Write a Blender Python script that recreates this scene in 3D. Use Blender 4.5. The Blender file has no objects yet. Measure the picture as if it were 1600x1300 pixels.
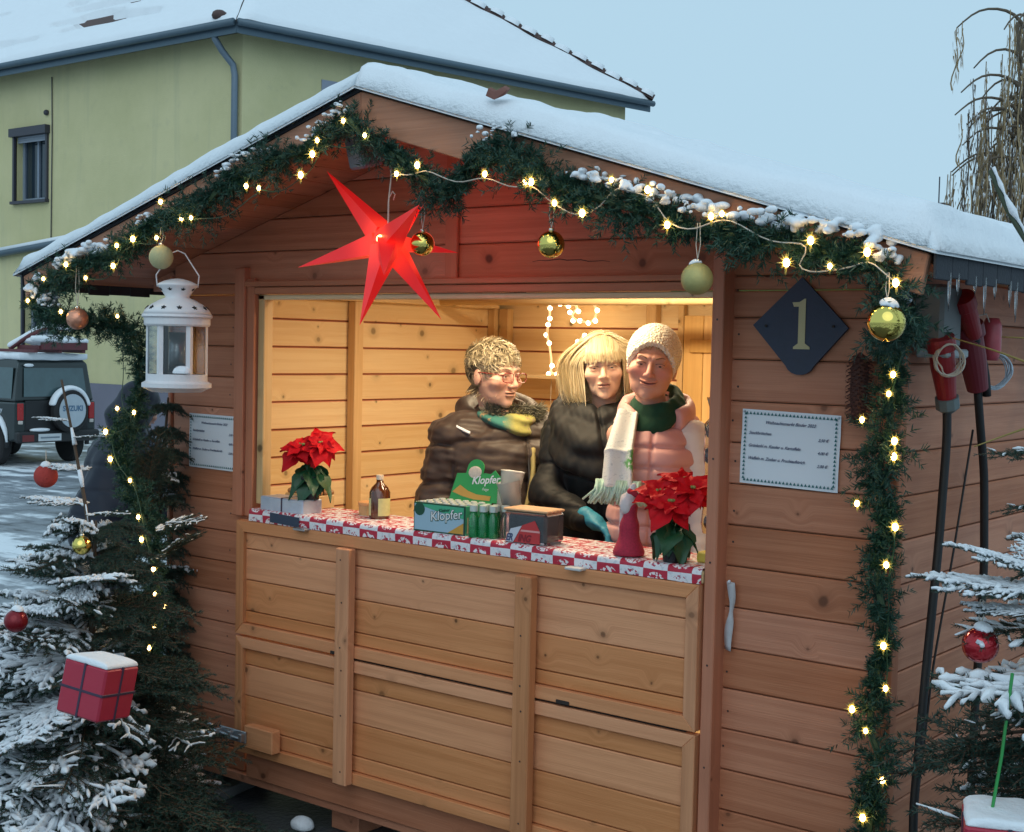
import bpy, math, random
import numpy as np
from mathutils import Vector, Matrix, Euler
random.seed(7); rng = np.random.default_rng(7)
sc = bpy.context.scene
# ---------------------------------------------------------------- camera
cam = bpy.data.objects.new('camera', bpy.data.cameras.new('camera')); sc.collection.objects.link(cam)
cam.data.sensor_width = 36.0; cam.data.lens = 2173.16/1600*36; cam.data.clip_end = 600; cam.data.clip_start = 0.05
YAW, PIT, ROL = -0.6654648, -0.0499697, 0.0221120
CAM = Vector((1.47067, -3.55527, 1.81))
_f = Vector((math.sin(YAW)*math.cos(PIT), math.cos(YAW)*math.cos(PIT), math.sin(PIT)))
_r = Vector((math.cos(YAW), -math.sin(YAW), 0)); _u = _r.cross(_f)
_R = _r*math.cos(ROL)+_u*math.sin(ROL); _U = -_r*math.sin(ROL)+_u*math.cos(ROL)
m = Matrix((_R, _U, -_f)).transposed().to_4x4(); m.translation = CAM
cam.matrix_world = m; sc.camera = cam
# ---------------------------------------------------------------- world, sun, exposure
sc.view_settings.view_transform = 'Standard'; sc.view_settings.look = 'None'
sc.view_settings.gamma = 1.0; sc.view_settings.use_curve_mapping = False; sc.view_settings.exposure = 0.0
sc.cycles.use_denoising = True; sc.cycles.max_bounces = 7; sc.cycles.diffuse_bounces = 4
sc.cycles.transparent_max_bounces = 12; sc.cycles.caustics_reflective = False; sc.cycles.caustics_refractive = False
sc.cycles.sample_clamp_indirect = 6.0
SUN_EL, SUN_AZ = math.radians(38), math.radians(150)   # azimuth from +Y towards +X
w = bpy.data.worlds.new('World'); sc.world = w; w.use_nodes = True
nt = w.node_tree; nt.nodes.clear()
out = nt.nodes.new('ShaderNodeOutputWorld'); bg = nt.nodes.new('ShaderNodeBackground')
sky = nt.nodes.new('ShaderNodeTexSky'); sky.sky_type = 'NISHITA'; sky.sun_disc = False
sky.sun_elevation = SUN_EL; sky.sun_rotation = SUN_AZ; sky.air_density = 1.0; sky.dust_density = 3.0
mx = nt.nodes.new('ShaderNodeMix'); mx.data_type = 'RGBA'; mx.inputs[0].default_value = 0.94
mx.inputs[7].default_value = (4.75, 6.95, 8.45, 1)      # the even cloud layer over the whole sky
nt.links.new(sky.outputs[0], mx.inputs[6]); nt.links.new(mx.outputs[2], bg.inputs[0])
bg.inputs[1].default_value = 0.1; nt.links.new(bg.outputs[0], out.inputs[0])
sl = bpy.data.lights.new('sun', 'SUN'); sl.energy = 0.55; sl.angle = math.radians(60); sl.color = (.92, .96, 1.0)
sun = bpy.data.objects.new('sun', sl); sc.collection.objects.link(sun)
sun.rotation_euler = Vector((-math.sin(SUN_AZ)*math.cos(SUN_EL), -math.cos(SUN_AZ)*math.cos(SUN_EL), -math.sin(SUN_EL))).to_track_quat('-Z', 'Y').to_euler()

# ---------------------------------------------------------------- helpers
def link(o, parent=None):
    sc.collection.objects.link(o)
    if parent is not None: o.parent = parent
    return o
def thing(name, label, cat, loc=(0, 0, 0), rz=0.0, group=None):
    o = bpy.data.objects.new(name, None); o.empty_display_size = .05; link(o)
    o.location = loc; o.rotation_euler = (0, 0, rz); o['label'] = label; o['category'] = cat
    if group: o['group'] = group
    return o
def tag(o, label, cat, group=None):
    o['label'] = label; o['category'] = cat
    if group: o['group'] = group
    return o
def structure(o): o['kind'] = 'structure'; return o
def stuff(o): o['kind'] = 'stuff'; return o
def mesh(name, V, F, mats, parent=None, smooth=False, fm=None, loc=None):
    me = bpy.data.meshes.new(name)
    if isinstance(V, np.ndarray): V = V.tolist()
    if isinstance(F, np.ndarray): F = F.tolist()
    me.from_pydata(V, [], F)
    if not isinstance(mats, (list, tuple)): mats = [mats]
    for mt in mats: me.materials.append(mt)
    if fm is not None: me.polygons.foreach_set('material_index', np.asarray(fm, dtype=np.int32))
    if smooth: me.polygons.foreach_set('use_smooth', np.ones(len(me.polygons), dtype=bool))
    me.update()
    o = bpy.data.objects.new(name, me)
    if loc is not None: o.location = loc
    return link(o, parent)
class MB:                                   # collects shapes for ONE mesh object
    def __init__(s): s.V = []; s.F = []; s.M = []
    def add(s, V, F, mi=0):
        n = len(s.V); s.V.extend([tuple(v) for v in V]); s.F.extend([tuple(i+n for i in f) for f in F]); s.M.extend([mi]*len(F)); return s
    def build(s, name, mats, parent=None, smooth=False, loc=None):
        return mesh(name, s.V, s.F, mats, parent, smooth, s.M, loc)
def _cbt():
    cs = [(x, y, z) for x in (-1, 1) for y in (-1, 1) for z in (-1, 1)]
    ix = {c: i for i, c in enumerate(cs)}; F = []
    for a in range(3):
        u, v = (a+1) % 3, (a+2) % 3
        for s in (-1, 1):
            f = []
            for su, sv in ((-1, -1), (1, -1), (1, 1), (-1, 1)):
                c = [0]*3; c[a] = s; c[u] = su; c[v] = sv; f.append(ix[tuple(c)]*3+a)
            F.append(f if s > 0 else f[::-1])
        for su in (-1, 1):
            for sv in (-1, 1):
                c1 = [0]*3; c1[a] = -1; c1[u] = su; c1[v] = sv; c2 = list(c1); c2[a] = 1
                i, j = ix[tuple(c1)], ix[tuple(c2)]
                f = [i*3+u, j*3+u, j*3+v, i*3+v]
                F.append(f if su*sv > 0 else f[::-1])
    for c, i in ix.items():
        f = [i*3, i*3+1, i*3+2]; F.append(f if c[0]*c[1]*c[2] > 0 else f[::-1])
    return cs, F
_CS, _CF = _cbt()
def cbox(x0, x1, y0, y1, z0, z1, b=.003):
    h = ((x1-x0)/2, (y1-y0)/2, (z1-z0)/2); c = ((x0+x1)/2, (y0+y1)/2, (z0+z1)/2)
    b = min(b, min(h)*.6); V = []
    for s in _CS:
        for a in range(3):
            V.append(tuple(c[k]+s[k]*(h[k] if k == a else h[k]-b) for k in range(3)))
    return V, _CF
def xf(VF, M): return [tuple(M @ Vector(v)) for v in VF[0]], VF[1]
def box(name, x0, x1, y0, y1, z0, z1, mat, parent=None, b=.003, rot=None, inner=None):
    """chamfered board; inner=(axis, sign, material) gives that face its own material"""
    V, F = cbox(x0, x1, y0, y1, z0, z1, b)
    if rot is not None:
        c = Vector(((x0+x1)/2, (y0+y1)/2, (z0+z1)/2)); R = Euler(rot).to_matrix()
        V = [tuple(R @ (Vector(v)-c)+c) for v in V]
    if inner:
        a, s, im = inner; fm = [0]*len(F)
        fm[a*6+(1 if s > 0 else 0)] = 1
        return mesh(name, V, F, [mat, im], parent, fm=fm)
    return mesh(name, V, F, mat, parent)
def tube(P, r, n=6, cap=True, tw=0.0):
    P = [Vector(p) for p in P]; m_ = len(P)
    if not hasattr(r, '__len__'): r = [r]*m_
    V = []; F = []; prev = None
    for i, p in enumerate(P):
        t = (P[min(i+1, m_-1)]-P[max(i-1, 0)])
        t = t.normalized() if t.length > 1e-9 else Vector((0, 0, 1))
        if prev is None:
            a = Vector((0, 0, 1)) if abs(t.z) < .9 else Vector((1, 0, 0)); u = t.cross(a).normalized()
        else: u = (prev-t*prev.dot(t)).normalized()
        prev = u; v = t.cross(u)
        for k in range(n):
            an = 2*math.pi*k/n+tw*i; V.append(tuple(p+(u*math.cos(an)+v*math.sin(an))*r[i]))
    for i in range(m_-1):
        for k in range(n): F.append((i*n+k, i*n+(k+1) % n, (i+1)*n+(k+1) % n, (i+1)*n+k))
    if cap: F.append(tuple(range(n))[::-1]); F.append(tuple((m_-1)*n+k for k in range(n)))
    return V, F
def lathe(prof, n=24, c=(0, 0, 0), cap=True):
    V = []; F = []
    for r, z in prof:
        for k in range(n):
            a = 2*math.pi*k/n; V.append((c[0]+r*math.cos(a), c[1]+r*math.sin(a), c[2]+z))
    for i in range(len(prof)-1):
        for k in range(n): F.append((i*n+k, i*n+(k+1) % n, (i+1)*n+(k+1) % n, (i+1)*n+k))
    if cap:
        F.append(tuple(range(n))[::-1]); F.append(tuple((len(prof)-1)*n+k for k in range(n)))
    return V, F
def extrude_poly(P, off):
    """P list of 3D points, off extrusion vector"""
    n = len(P); V = [tuple(p) for p in P]+[tuple(Vector(p)+Vector(off)) for p in P]
    F = [tuple(range(n))[::-1], tuple(range(n, 2*n))]+[(i, (i+1) % n, n+(i+1) % n, n+i) for i in range(n)]
    nm = sum(((Vector(P[i])-Vector(P[0])).cross(Vector(P[(i+1) % n])-Vector(P[0])) for i in range(n)), Vector())
    if nm.dot(Vector(off)) < 0: F = [f[::-1] for f in F]
    return V, F
def sphere(c, r, nu=16, nv=10, s=(1, 1, 1)):
    V = []; F = []
    for j in range(nv+1):
        t = math.pi*j/nv
        for i in range(nu):
            a = 2*math.pi*i/nu
            V.append((c[0]+r*s[0]*math.sin(t)*math.cos(a), c[1]+r*s[1]*math.sin(t)*math.sin(a), c[2]+r*s[2]*math.cos(t)))
    for j in range(nv):
        for i in range(nu):
            f = [j*nu+i, (j+1)*nu+i, (j+1)*nu+(i+1) % nu, j*nu+(i+1) % nu]
            if j == 0: f = f[:3]
            elif j == nv-1: f = [f[0], f[1], f[3]]
            F.append(tuple(f))
    return V, F
def resample(P, step):
    P = np.asarray(P, float); d = np.r_[0, np.cumsum(np.linalg.norm(np.diff(P, axis=0), axis=1))]
    n = max(2, int(d[-1]/step)+1); t = np.linspace(0, d[-1], n)
    Q = np.stack([np.interp(t, d, P[:, k]) for k in range(3)], 1)
    for _ in range(3): Q[1:-1] = (Q[:-2]+2*Q[1:-1]+Q[2:])/4
    return Q
def needles(base, dirs, length, width):
    """thin double-tapered blades as numpy arrays"""
    n = len(base); d = dirs/np.linalg.norm(dirs, axis=1, keepdims=True)
    s = np.cross(d, rng.normal(size=(n, 3))); s /= np.linalg.norm(s, axis=1, keepdims=True)+1e-9
    L = np.asarray(length).reshape(-1, 1)*np.ones((n, 1)); W = width/2
    V = np.stack([base-s*W, base+s*W, base+d*L*.6+s*W*.9, base+d*L, base+d*L*.6-s*W*.9], 1).reshape(-1, 3)
    F = (np.arange(n)[:, None]*5+np.arange(5)[None]).tolist()
    return V, F
# ---- implicit surfaces: distance fields on a grid, turned into a mesh by surface nets
def smin(a, b, k): h = np.clip(.5+.5*(b-a)/k, 0, 1); return b*(1-h)+a*h-k*h*(1-h)
def smax(a, b, k): return -smin(-a, -b, k)
def d_ell(P, c, r):
    q = (P-np.array(c))/np.array(r); k0 = np.linalg.norm(q, axis=-1); k1 = np.linalg.norm(q/np.array(r), axis=-1)+1e-9
    return k0*(k0-1)/k1
def d_cap(P, a, b, ra, rb, flat=None):
    a = np.array(a, float); b = np.array(b, float); ba = b-a
    t = np.clip(((P-a)@ba)/(ba@ba+1e-12), 0, 1); v = P-(a+t[..., None]*ba)
    if flat is not None: v = v/np.array(flat)
    return np.linalg.norm(v, axis=-1)-(ra+(rb-ra)*t)
def surf(fn, lo, hi, h):
    lo = np.array(lo, float); hi = np.array(hi, float); n = np.ceil((hi-lo)/h).astype(int)+1
    ax = [lo[k]+h*np.arange(n[k]) for k in range(3)]
    q = 4; nc = (n+q-1)//q+1; axc = [lo[k]+h*q*np.arange(nc[k]) for k in range(3)]
    Dc = fn(np.stack(np.meshgrid(*axc, indexing='ij'), -1)); near = np.abs(Dc) < h*q*1.9+.022; nb = near.copy()
    for a in range(3):
        m2 = nb.copy(); sl_a = [slice(None)]*3; sl_b = [slice(None)]*3; sl_a[a] = slice(1, None); sl_b[a] = slice(None, -1)
        m2[tuple(sl_a)] |= nb[tuple(sl_b)]; m2[tuple(sl_b)] |= nb[tuple(sl_a)]; nb = m2
    sgn = np.repeat(np.repeat(np.repeat(np.where(Dc < 0, -1.0, 1.0), q, 0), q, 1), q, 2)[:n[0], :n[1], :n[2]]
    act_ = np.repeat(np.repeat(np.repeat(nb, q, 0), q, 1), q, 2)[:n[0], :n[1], :n[2]]; D = sgn.copy(); ii = np.argwhere(act_)
    D[ii[:, 0], ii[:, 1], ii[:, 2]] = fn(lo+ii*h)
    D[0] = D[-1] = 1; D[:, 0] = D[:, -1] = 1; D[:, :, 0] = D[:, :, -1] = 1
    ins = D < 0
    c = sum(ins[i:n[0]-1+i, j:n[1]-1+j, k:n[2]-1+k].astype(np.int8) for i in (0, 1) for j in (0, 1) for k in (0, 1))
    act = (c > 0) & (c < 8); idx = -np.ones(act.shape, int); ijk = np.argwhere(act); idx[act] = np.arange(len(ijk))
    acc = np.zeros((len(ijk), 3)); cnt = np.zeros(len(ijk)); co = [(i, j, k) for i in (0, 1) for j in (0, 1) for k in (0, 1)]
    for p in co:
        for a in range(3):
            if p[a]: continue
            q = list(p); q[a] = 1
            d0 = D[ijk[:, 0]+p[0], ijk[:, 1]+p[1], ijk[:, 2]+p[2]]; d1 = D[ijk[:, 0]+q[0], ijk[:, 1]+q[1], ijk[:, 2]+q[2]]
            mk = (d0 < 0) != (d1 < 0); t = np.where(mk, d0/(d0-d1+1e-12), 0)
            pt = np.array(p, float)[None]+t[:, None]*np.eye(3)[a][None]
            acc[mk] += pt[mk]; cnt[mk] += 1
    V = lo+(ijk+acc/np.maximum(cnt, 1)[:, None])*h; F = []
    for a in range(3):
        b, c_ = (a+1) % 3, (a+2) % 3
        sl0 = [slice(0, n[k]-1) for k in range(3)]; sl1 = list(sl0); sl1[a] = slice(1, n[a])
        s0 = ins[tuple(sl0)]; s1 = ins[tuple(sl1)]; e = np.argwhere(s0 != s1)
        e = e[(e[:, b] > 0) & (e[:, c_] > 0)]
        if not len(e): continue
        db = np.zeros(3, int); db[b] = 1; dc = np.zeros(3, int); dc[c_] = 1
        g = lambda q: idx[q[:, 0], q[:, 1], q[:, 2]]
        Q = np.stack([g(e-db-dc), g(e-dc), g(e), g(e-db)], 1)
        fl = s0[e[:, 0], e[:, 1], e[:, 2]]
        Q[~fl] = Q[~fl][:, ::-1]; Q = Q[(Q >= 0).all(1)]; F.append(Q)
    return V, np.concatenate(F)
def isurf(name, fn, lo, hi, h, mats, parent=None, fmf=None, loc=None):
    V, F = surf(fn, lo, hi, h)
    fm = fmf(V[F].mean(1)) if fmf else None
    return mesh(name, V, F, mats, parent, True, fm, loc)
def wob(P, f, seed=0):
    r = np.random.default_rng(seed); s = 0
    for k in range(6):
        d = r.normal(size=3)*f*(.6+.25*k); s = s+np.sin(P@d+r.uniform(0, 6.28))/(1+.35*k)
    return s/3

# ---------------------------------------------------------------- materials
MATS = {}
def new_mat(name):
    mt = bpy.data.materials.new(name); mt.use_nodes = True; nt = mt.node_tree
    return mt, nt, nt.nodes['Principled BSDF']
class N:
    def __init__(s, nt): s.nt = nt
    def n(s, t, **kw):
        o = s.nt.nodes.new('ShaderNode'+t)
        for k, v in kw.items():
            if k[0] == 'i' and k[1:].isdigit(): s.set(o.inputs[int(k[1:])], v)
            else: setattr(o, k, v)
        return o
    def set(s, inp, v):
        if isinstance(v, bpy.types.NodeSocket): s.nt.links.new(v, inp)
        else:
            if hasattr(inp.default_value, '__len__') and hasattr(v, '__len__') and len(inp.default_value) == 4 and len(v) == 3: v = (*v, 1)
            inp.default_value = v
    def math(s, op, a, b=0.0, c=None):
        o = s.n('Math', operation=op, i0=a, i1=b)
        if c is not None: s.set(o.inputs[2], c)
        return o.outputs[0]
    def mix(s, f, a, b):
        o = s.nt.nodes.new('ShaderNodeMix'); o.data_type = 'RGBA'
        s.set(o.inputs[0], f); s.set(o.inputs[6], a); s.set(o.inputs[7], b); return o.outputs[2]
    def noise(s, vec, scale, detail=3, rough=.55, out=0):
        o = s.n('TexNoise'); 
        if vec is not None: s.set(o.inputs['Vector'], vec)
        o.inputs['Scale'].default_value = scale; o.inputs['Detail'].default_value = detail; o.inputs['Roughness'].default_value = rough
        return o.outputs[out]
    def obj(s): return s.n('TexCoord').outputs['Object']
    def ramp(s, f, lo, hi): return s.n('MapRange', interpolation_type='SMOOTHSTEP', i0=f, i1=lo, i2=hi).outputs[0]
    def bump(s, h, st, dist=.01):
        o = s.n('Bump'); o.inputs['Strength'].default_value = st; o.inputs['Distance'].default_value = dist
        s.set(o.inputs['Height'], h); return o.outputs[0]
def L(nt, a, b): nt.links.new(a, b)
def mat(name, col, rough=.6, metal=0, var=.12, vs=8, bump=0, bs=60, coat=0, spec=None, trans=0, emis=None, es=0, sss=0, bd=.004):
    if name in MATS: return MATS[name]
    mt, nt, b = new_mat(name); k = N(nt); co = k.obj()
    if var:
        nz = k.noise(co, vs, 4, .6)
        c = k.mix(nz, tuple(x*(1-var) for x in col), tuple(min(1, x*(1+var)) for x in col)); L(nt, c, b.inputs['Base Color'])
        r = k.math('MULTIPLY_ADD', nz, .15, rough-.07); L(nt, r, b.inputs['Roughness'])
    else: b.inputs['Base Color'].default_value = (*col, 1); b.inputs['Roughness'].default_value = rough
    b.inputs['Metallic'].default_value = metal
    if spec is not None: b.inputs['Specular IOR Level'].default_value = spec
    if coat: b.inputs['Coat Weight'].default_value = coat; b.inputs['Coat Roughness'].default_value = .1
    if trans: b.inputs['Transmission Weight'].default_value = trans
    if emis: b.inputs['Emission Color'].default_value = (*emis, 1); b.inputs['Emission Strength'].default_value = es
    if sss: b.inputs['Subsurface Weight'].default_value = sss; b.inputs['Subsurface Radius'].default_value = (.01, .004, .002); b.inputs['Subsurface Scale'].default_value = .6
    if bump: L(nt, k.bump(k.noise(co, bs, 3), bump, bd), b.inputs['Normal'])
    MATS[name] = mt; return mt
def wood(name, base, dark, axis=0, knot=.5, rough=.62, warm=None, grain=1.0, weather=.0, vary=.26):
    """boards: fine grain along the given axis, knots with the grain swerving round them, a tone of its own per board"""
    if name in MATS: return MATS[name]
    mt, nt, b = new_mat(name); k = N(nt); co = k.obj()
    sp = k.n('SeparateXYZ', i0=co); rnd = k.n('ObjectInfo').outputs['Random']
    al = sp.outputs[axis]; ot = [sp.outputs[i] for i in range(3) if i != axis]
    ac = k.math('ADD', ot[0], ot[1]); al = k.math('MULTIPLY_ADD', rnd, 13.7, al)
    v2 = k.n('CombineXYZ', i0=al, i1=ac, i2=0.0).outputs[0]
    dist = k.noise(v2, 5, 2); dv = k.n('VectorMath', operation='MULTIPLY_ADD', i0=k.n('CombineXYZ', i0=dist, i1=dist, i2=0.0).outputs[0], i1=(.03, .03, 0), i2=v2).outputs[0]
    vo = k.n('TexVoronoi', voronoi_dimensions='2D'); k.set(vo.inputs['Vector'], dv); vo.inputs['Scale'].default_value = 5.2
    d = vo.outputs['Distance']; cr = k.n('SeparateColor', i0=vo.outputs['Color'])
    on = k.math('GREATER_THAN', cr.outputs[0], 1-knot)
    size = k.math('MULTIPLY_ADD', k.math('POWER', cr.outputs[1], 2.0), .07, .022)
    dn = k.math('DIVIDE', d, size)
    kn = k.math('MULTIPLY', k.ramp(dn, 1.25, .55), on); halo = k.math('MULTIPLY', k.ramp(dn, 3.2, .8), on)
    swerve = k.math('MULTIPLY', k.math('MULTIPLY', k.ramp(d, .28, 0.0), on), .035)
    ac2 = k.math('ADD', ac, swerve)
    gv = k.n('CombineXYZ', i0=k.math('MULTIPLY', al, 1.2), i1=k.math('MULTIPLY', ac2, 42.0), i2=rnd).outputs[0]
    g1 = k.noise(gv, 1.0, 4, .62)
    gv2 = k.n('CombineXYZ', i0=k.math('MULTIPLY', al, 6.0), i1=k.math('MULTIPLY', ac2, 260.0), i2=0.0).outputs[0]
    g2 = k.noise(gv2, 1.0, 2, .6)
    g = k.math('ADD', k.math('MULTIPLY', k.ramp(g1, .35, .68), .65*grain), k.math('MULTIPLY', g2, .35*grain))
    blot = k.noise(v2, 2.3, 3, .6)
    c = k.mix(g, base, dark)
    c = k.mix(k.math('MULTIPLY', k.ramp(blot, .42, .75), .38), c, warm or tuple(x*.62 for x in base))
    c = k.mix(k.math('MULTIPLY', halo, .35), c, tuple(x*.55 for x in dark))
    c = k.mix(k.math('MULTIPLY', kn, k.math('MULTIPLY_ADD', cr.outputs[2], .5, .4)), c, tuple(x*.2 for x in dark))
    bri = k.n('HueSaturation', i4=c); k.set(bri.inputs['Value'], k.math('MULTIPLY_ADD', rnd, vary, 1-vary/2)); k.set(bri.inputs['Saturation'], k.math('MULTIPLY_ADD', rnd, -.12, 1.05))
    cc = bri.outputs[0]
    if weather:
        wn = k.noise(co, 1.6, 5, .65); cc = k.mix(k.math('MULTIPLY', k.ramp(wn, .45, .7), weather), cc, (.16, .13, .11))
    L(nt, cc, b.inputs['Base Color'])
    L(nt, k.math('MULTIPLY_ADD', g2, .2, rough-.1), b.inputs['Roughness']); b.inputs['Specular IOR Level'].default_value = .3
    L(nt, k.bump(k.math('ADD', g1, g2), .35, .003), b.inputs['Normal'])
    MATS[name] = mt; return mt
# ================================================================ materials of the place
def ground_mat():
    mt, nt, b = new_mat('ground'); k = N(nt); co = k.obj(); sp = k.n('SeparateXYZ', i0=co)
    n1 = k.noise(co, .55, 6, .6); n2 = k.noise(co, 2.6, 5, .62)
    st = k.n('Mapping', i0=co, i3=(.25, 2.2, 1)); st.inputs[2].default_value = (0, 0, math.radians(-20)); n3 = k.noise(st.outputs[0], 1.3, 6, .65)
    s = k.math('ADD', k.math('MULTIPLY', n1, .5), k.math('ADD', k.math('MULTIPLY', n2, .25), k.math('MULTIPLY', n3, .35)))
    # trodden bare round the stall, snow kept between the tyre tracks further off
    d = k.n('VectorMath', operation='DISTANCE', i0=co, i1=(-1.2, -.4, 0)).outputs['Value']
    s2 = k.math('ADD', s, k.math('MULTIPLY', k.ramp(d, 4.2, 2.2), -.22))
    s2 = k.math('ADD', s2, k.math('MULTIPLY', k.ramp(d, 4.5, 7.5), -.015))
    f = k.ramp(s2, .525, .60)
    asp = k.mix(k.noise(co, 90, 2), (.035, .038, .045), (.085, .09, .1))
    slush = k.mix(n2, (.16, .18, .21), (.34, .37, .41))
    lo = k.mix(k.ramp(s2, .44, .52), asp, slush)
    c = k.mix(f, lo, (.78, .82, .86)); L(nt, c, b.inputs['Base Color'])
    L(nt, k.math('MULTIPLY_ADD', f, .35, .42), b.inputs['Roughness'])
    L(nt, k.bump(k.math('ADD', k.math('MULTIPLY', f, .6), k.noise(co, 40, 4)), .5, .02), b.inputs['Normal']); return mt
def snow_mat(name='snow', c=(.80, .84, .88)):
    if name in MATS: return MATS[name]
    mt, nt, b = new_mat(name); k = N(nt); co = k.obj()
    L(nt, k.mix(k.noise(co, 6, 3), c, tuple(min(.93, x*1.05) for x in c)), b.inputs['Base Color'])
    b.inputs['Roughness'].default_value = .75; b.inputs['Specular IOR Level'].default_value = .25
    h = k.math('ADD', k.noise(co, 45, 4, .7), k.math('MULTIPLY', k.noise(co, 9, 3), 1.6))
    L(nt, k.bump(h, .45, .012), b.inputs['Normal']); MATS[name] = mt; return mt
SNOW = snow_mat()
STAIN = (.61, .256, .142); STAIND = (.44, .16, .082)
W_front = wood('stained_pine_x', STAIN, STAIND, 0, .36, warm=(.36, .13, .07), weather=.10)
W_side = wood('stained_pine_y', STAIN, STAIND, 1, .42, warm=(.36, .13, .07), weather=.30)
W_post = wood('stained_pine_z', (.54, .20, .105), STAIND, 2, .3, warm=(.34, .12, .06))
W_hatch = wood('hatch_pine_x', (.78, .345, .155), (.60, .245, .10), 0, .6, vary=.14, warm=(.62, .24, .10))
W_hatchz = wood('hatch_pine_z', (.71, .32, .15), (.50, .21, .092), 2, .4, warm=(.42, .18, .09))
P_x = wood('pale_pine_x', (.80, .62, .36), (.70, .49, .25), 0, .75, vary=.14, warm=(.70, .50, .27))
P_y = wood('pale_pine_y', (.80, .62, .36), (.70, .49, .25), 1, .75, vary=.14, warm=(.70, .50, .27))
P_z = wood('pale_pine_z', (.70, .48, .24), (.55, .34, .14), 2, .4)
W_fascia = wood('fascia_board', (.56, .27, .165), (.38, .17, .10), 0, .35, weather=.25)
SHINGLE = mat('roofing_felt', (.035, .04, .05), .85, var=.3, vs=30, bump=.6, bs=120)
DARK = mat('dark_gap', (.03, .022, .018), .8)
ZINC = mat('zinc', (.42, .45, .48), .35, .9, var=.15, vs=20)
# ================================================================ ground
V = [(-120, -60, 0), (80, -60, 0), (80, 140, 0), (-120, 140, 0)]
structure(mesh('ground', V, [(0, 1, 2, 3)], ground_mat()))
# ================================================================ market stall
XL, XR, XC, DEP = -3.07, 0.0, -1.535, 2.05
ZB = .14; K0 = 1.907; KP = .12
RS = .297; ZRT = 2.574                      # roof slope, top of the deck at the ridge
def deck(x): return ZRT-RS*abs(x-XC)
stall = thing('market_stall', 'brown stained wooden Christmas market stall with a snowy gable roof and open serving hatch', 'market stall', (0, 0, 0))
def ring(k): return K0-KP*k
def planks_front():
    rows = sorted([ring(k) for k in range(-6, 16)]+[1.985], reverse=True)
    for i in range(len(rows)-1):
        zt, zb = rows[i], rows[i+1]; zb = max(zb, ZB)
        if zt-zb < .02: continue
        g = .003; zt -= g/2; zb += g/2
        segs = []
        if zt <= 1.986: segs = [(XL+.018, -2.60), (-.545, XR-.05)]
        else: segs = [(XL+.018, XC-.052), (XC-.046, XR-.02)]
        if zt > 1.985 and zb < 1.985-.06: pass
        for a, c in segs:
            def zr(x): return deck(x)-.0245
            if zb > zr(min(max(a, XC), c) if a < XC < c else (c if c < XC else a)): continue
            # polygon cut along the roof
            xs = np.linspace(a, c, 2); P = []
            def lim(z): return (ZRT-.0245-z)/RS
            la, lc = XC-lim(zb), XC+lim(zb); ta, tc = XC-lim(zt), XC+lim(zt)
            b0, b1 = max(a, la), min(c, lc); t0, t1 = max(a, ta), min(c, tc)
            if b1-b0 < .03: continue
            P = [(b0, 0, zb), (b1, 0, zb)]
            if b1 > t1 and b1 < lc-1e-6: P.append((b1, 0, zr(b1)))
            if t1 > t0: P += [(t1, 0, zt), (t0, 0, zt)]
            else: P += [(XC if a < XC < c else (c if c < XC else a), 0, zr(c if c < XC else a))]
            if b0 < t0 and b0 > la+1e-6: P.append((b0, 0, zr(b0)))
            V, F = extrude_poly(P, (0, .024, 0))
            o = mesh('plank', V, F, [W_front, P_x], stall, fm=[0, 1]+[0]*(len(F)-2))
            bv = o.modifiers.new('bevel', 'BEVEL'); bv.width = .004; bv.segments = 1; bv.limit_method = 'ANGLE'
planks_front()
bk = MB()
for a_, c_ in ((XL+.03, -2.61), (-.54, XR-.03)): V, F = cbox(a_, c_, .011, .013, ZB+.01, 1.984, .0005); bk.add(V, F)
lz = (ZRT-.03-2.0)/RS; V, F = extrude_poly([(XL+.04, .011, 1.986), (XR-.04, .011, 1.986), (XR-.04, .011, ZRT-.04-RS*(XR-.04-XC)), (XC, .011, ZRT-.04), (XL+.04, .011, ZRT-.04-RS*(XR-.04-XC))], (0, .002, 0)); bk.add(V, F)
for x_ in (XL+.014, XR-.014): V, F = cbox(x_-.001, x_+.001, .035, DEP-.005, ZB+.01, 2.01, .0005); bk.add(V, F)
V, F = extrude_poly([(XL+.04, DEP+.011, ZB+.01), (XR-.04, DEP+.011, ZB+.01), (XR-.04, DEP+.011, ZRT-.06-RS*(XR-.04-XC)), (XC, DEP+.011, ZRT-.06), (XL+.04, DEP+.011, ZRT-.06-RS*(XR-.04-XC))], (0, .002, 0)); bk.add(V, F)
bk.build('gap_shade_sheet', mat('gap_shade', (.13, .065, .035), .9), stall)  # dark sheets added in the walls to shade board gaps and stop light leaking
# little gable batten over the plank joint, corner boards, bottom board
box('batten', XC-.075, XC-.022, -.016, -.002, 1.99, 2.52, W_post, stall)
box('corner_board', XR-.05, XR+.004, -.016, .03, ZB, 2.06, W_post, stall)
box('corner_board', XL-.004, XL+.014, -.012, .03, ZB, 2.06, W_post, stall)
# side walls: real boards, stained outside and raw inside
for xs, sg in ((XL, -1), (XR, 1)):
    for k in range(-1, 15):
        zt, zb = ring(k)-.0015, max(ring(k+1), ZB)+.0015
        if zt > 2.07 or zt-zb < .02: continue
        dx = rng.uniform(-.0015, .0015)
        a, c = (xs+.002+dx, xs+.026) if sg < 0 else (xs-.026, xs-.002+dx)
        box('plank', a, c, .03, DEP, zb, zt, W_side, stall, b=.004, inner=(0, -sg, P_y))
for k in range(-5, 15):                      # back wall
    zt, zb = ring(k)-.0015, max(ring(k+1), ZB)+.0015
    if zt-zb < .02: continue
    hw = min(1.53, (ZRT-.026-zt)/RS)
    if hw < .05: continue
    box('plank', XC-hw+.03, XC+hw-.03, DEP, DEP+.024, zb, zt, W_front, stall, b=.004, inner=(1, -1, P_x))
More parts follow.
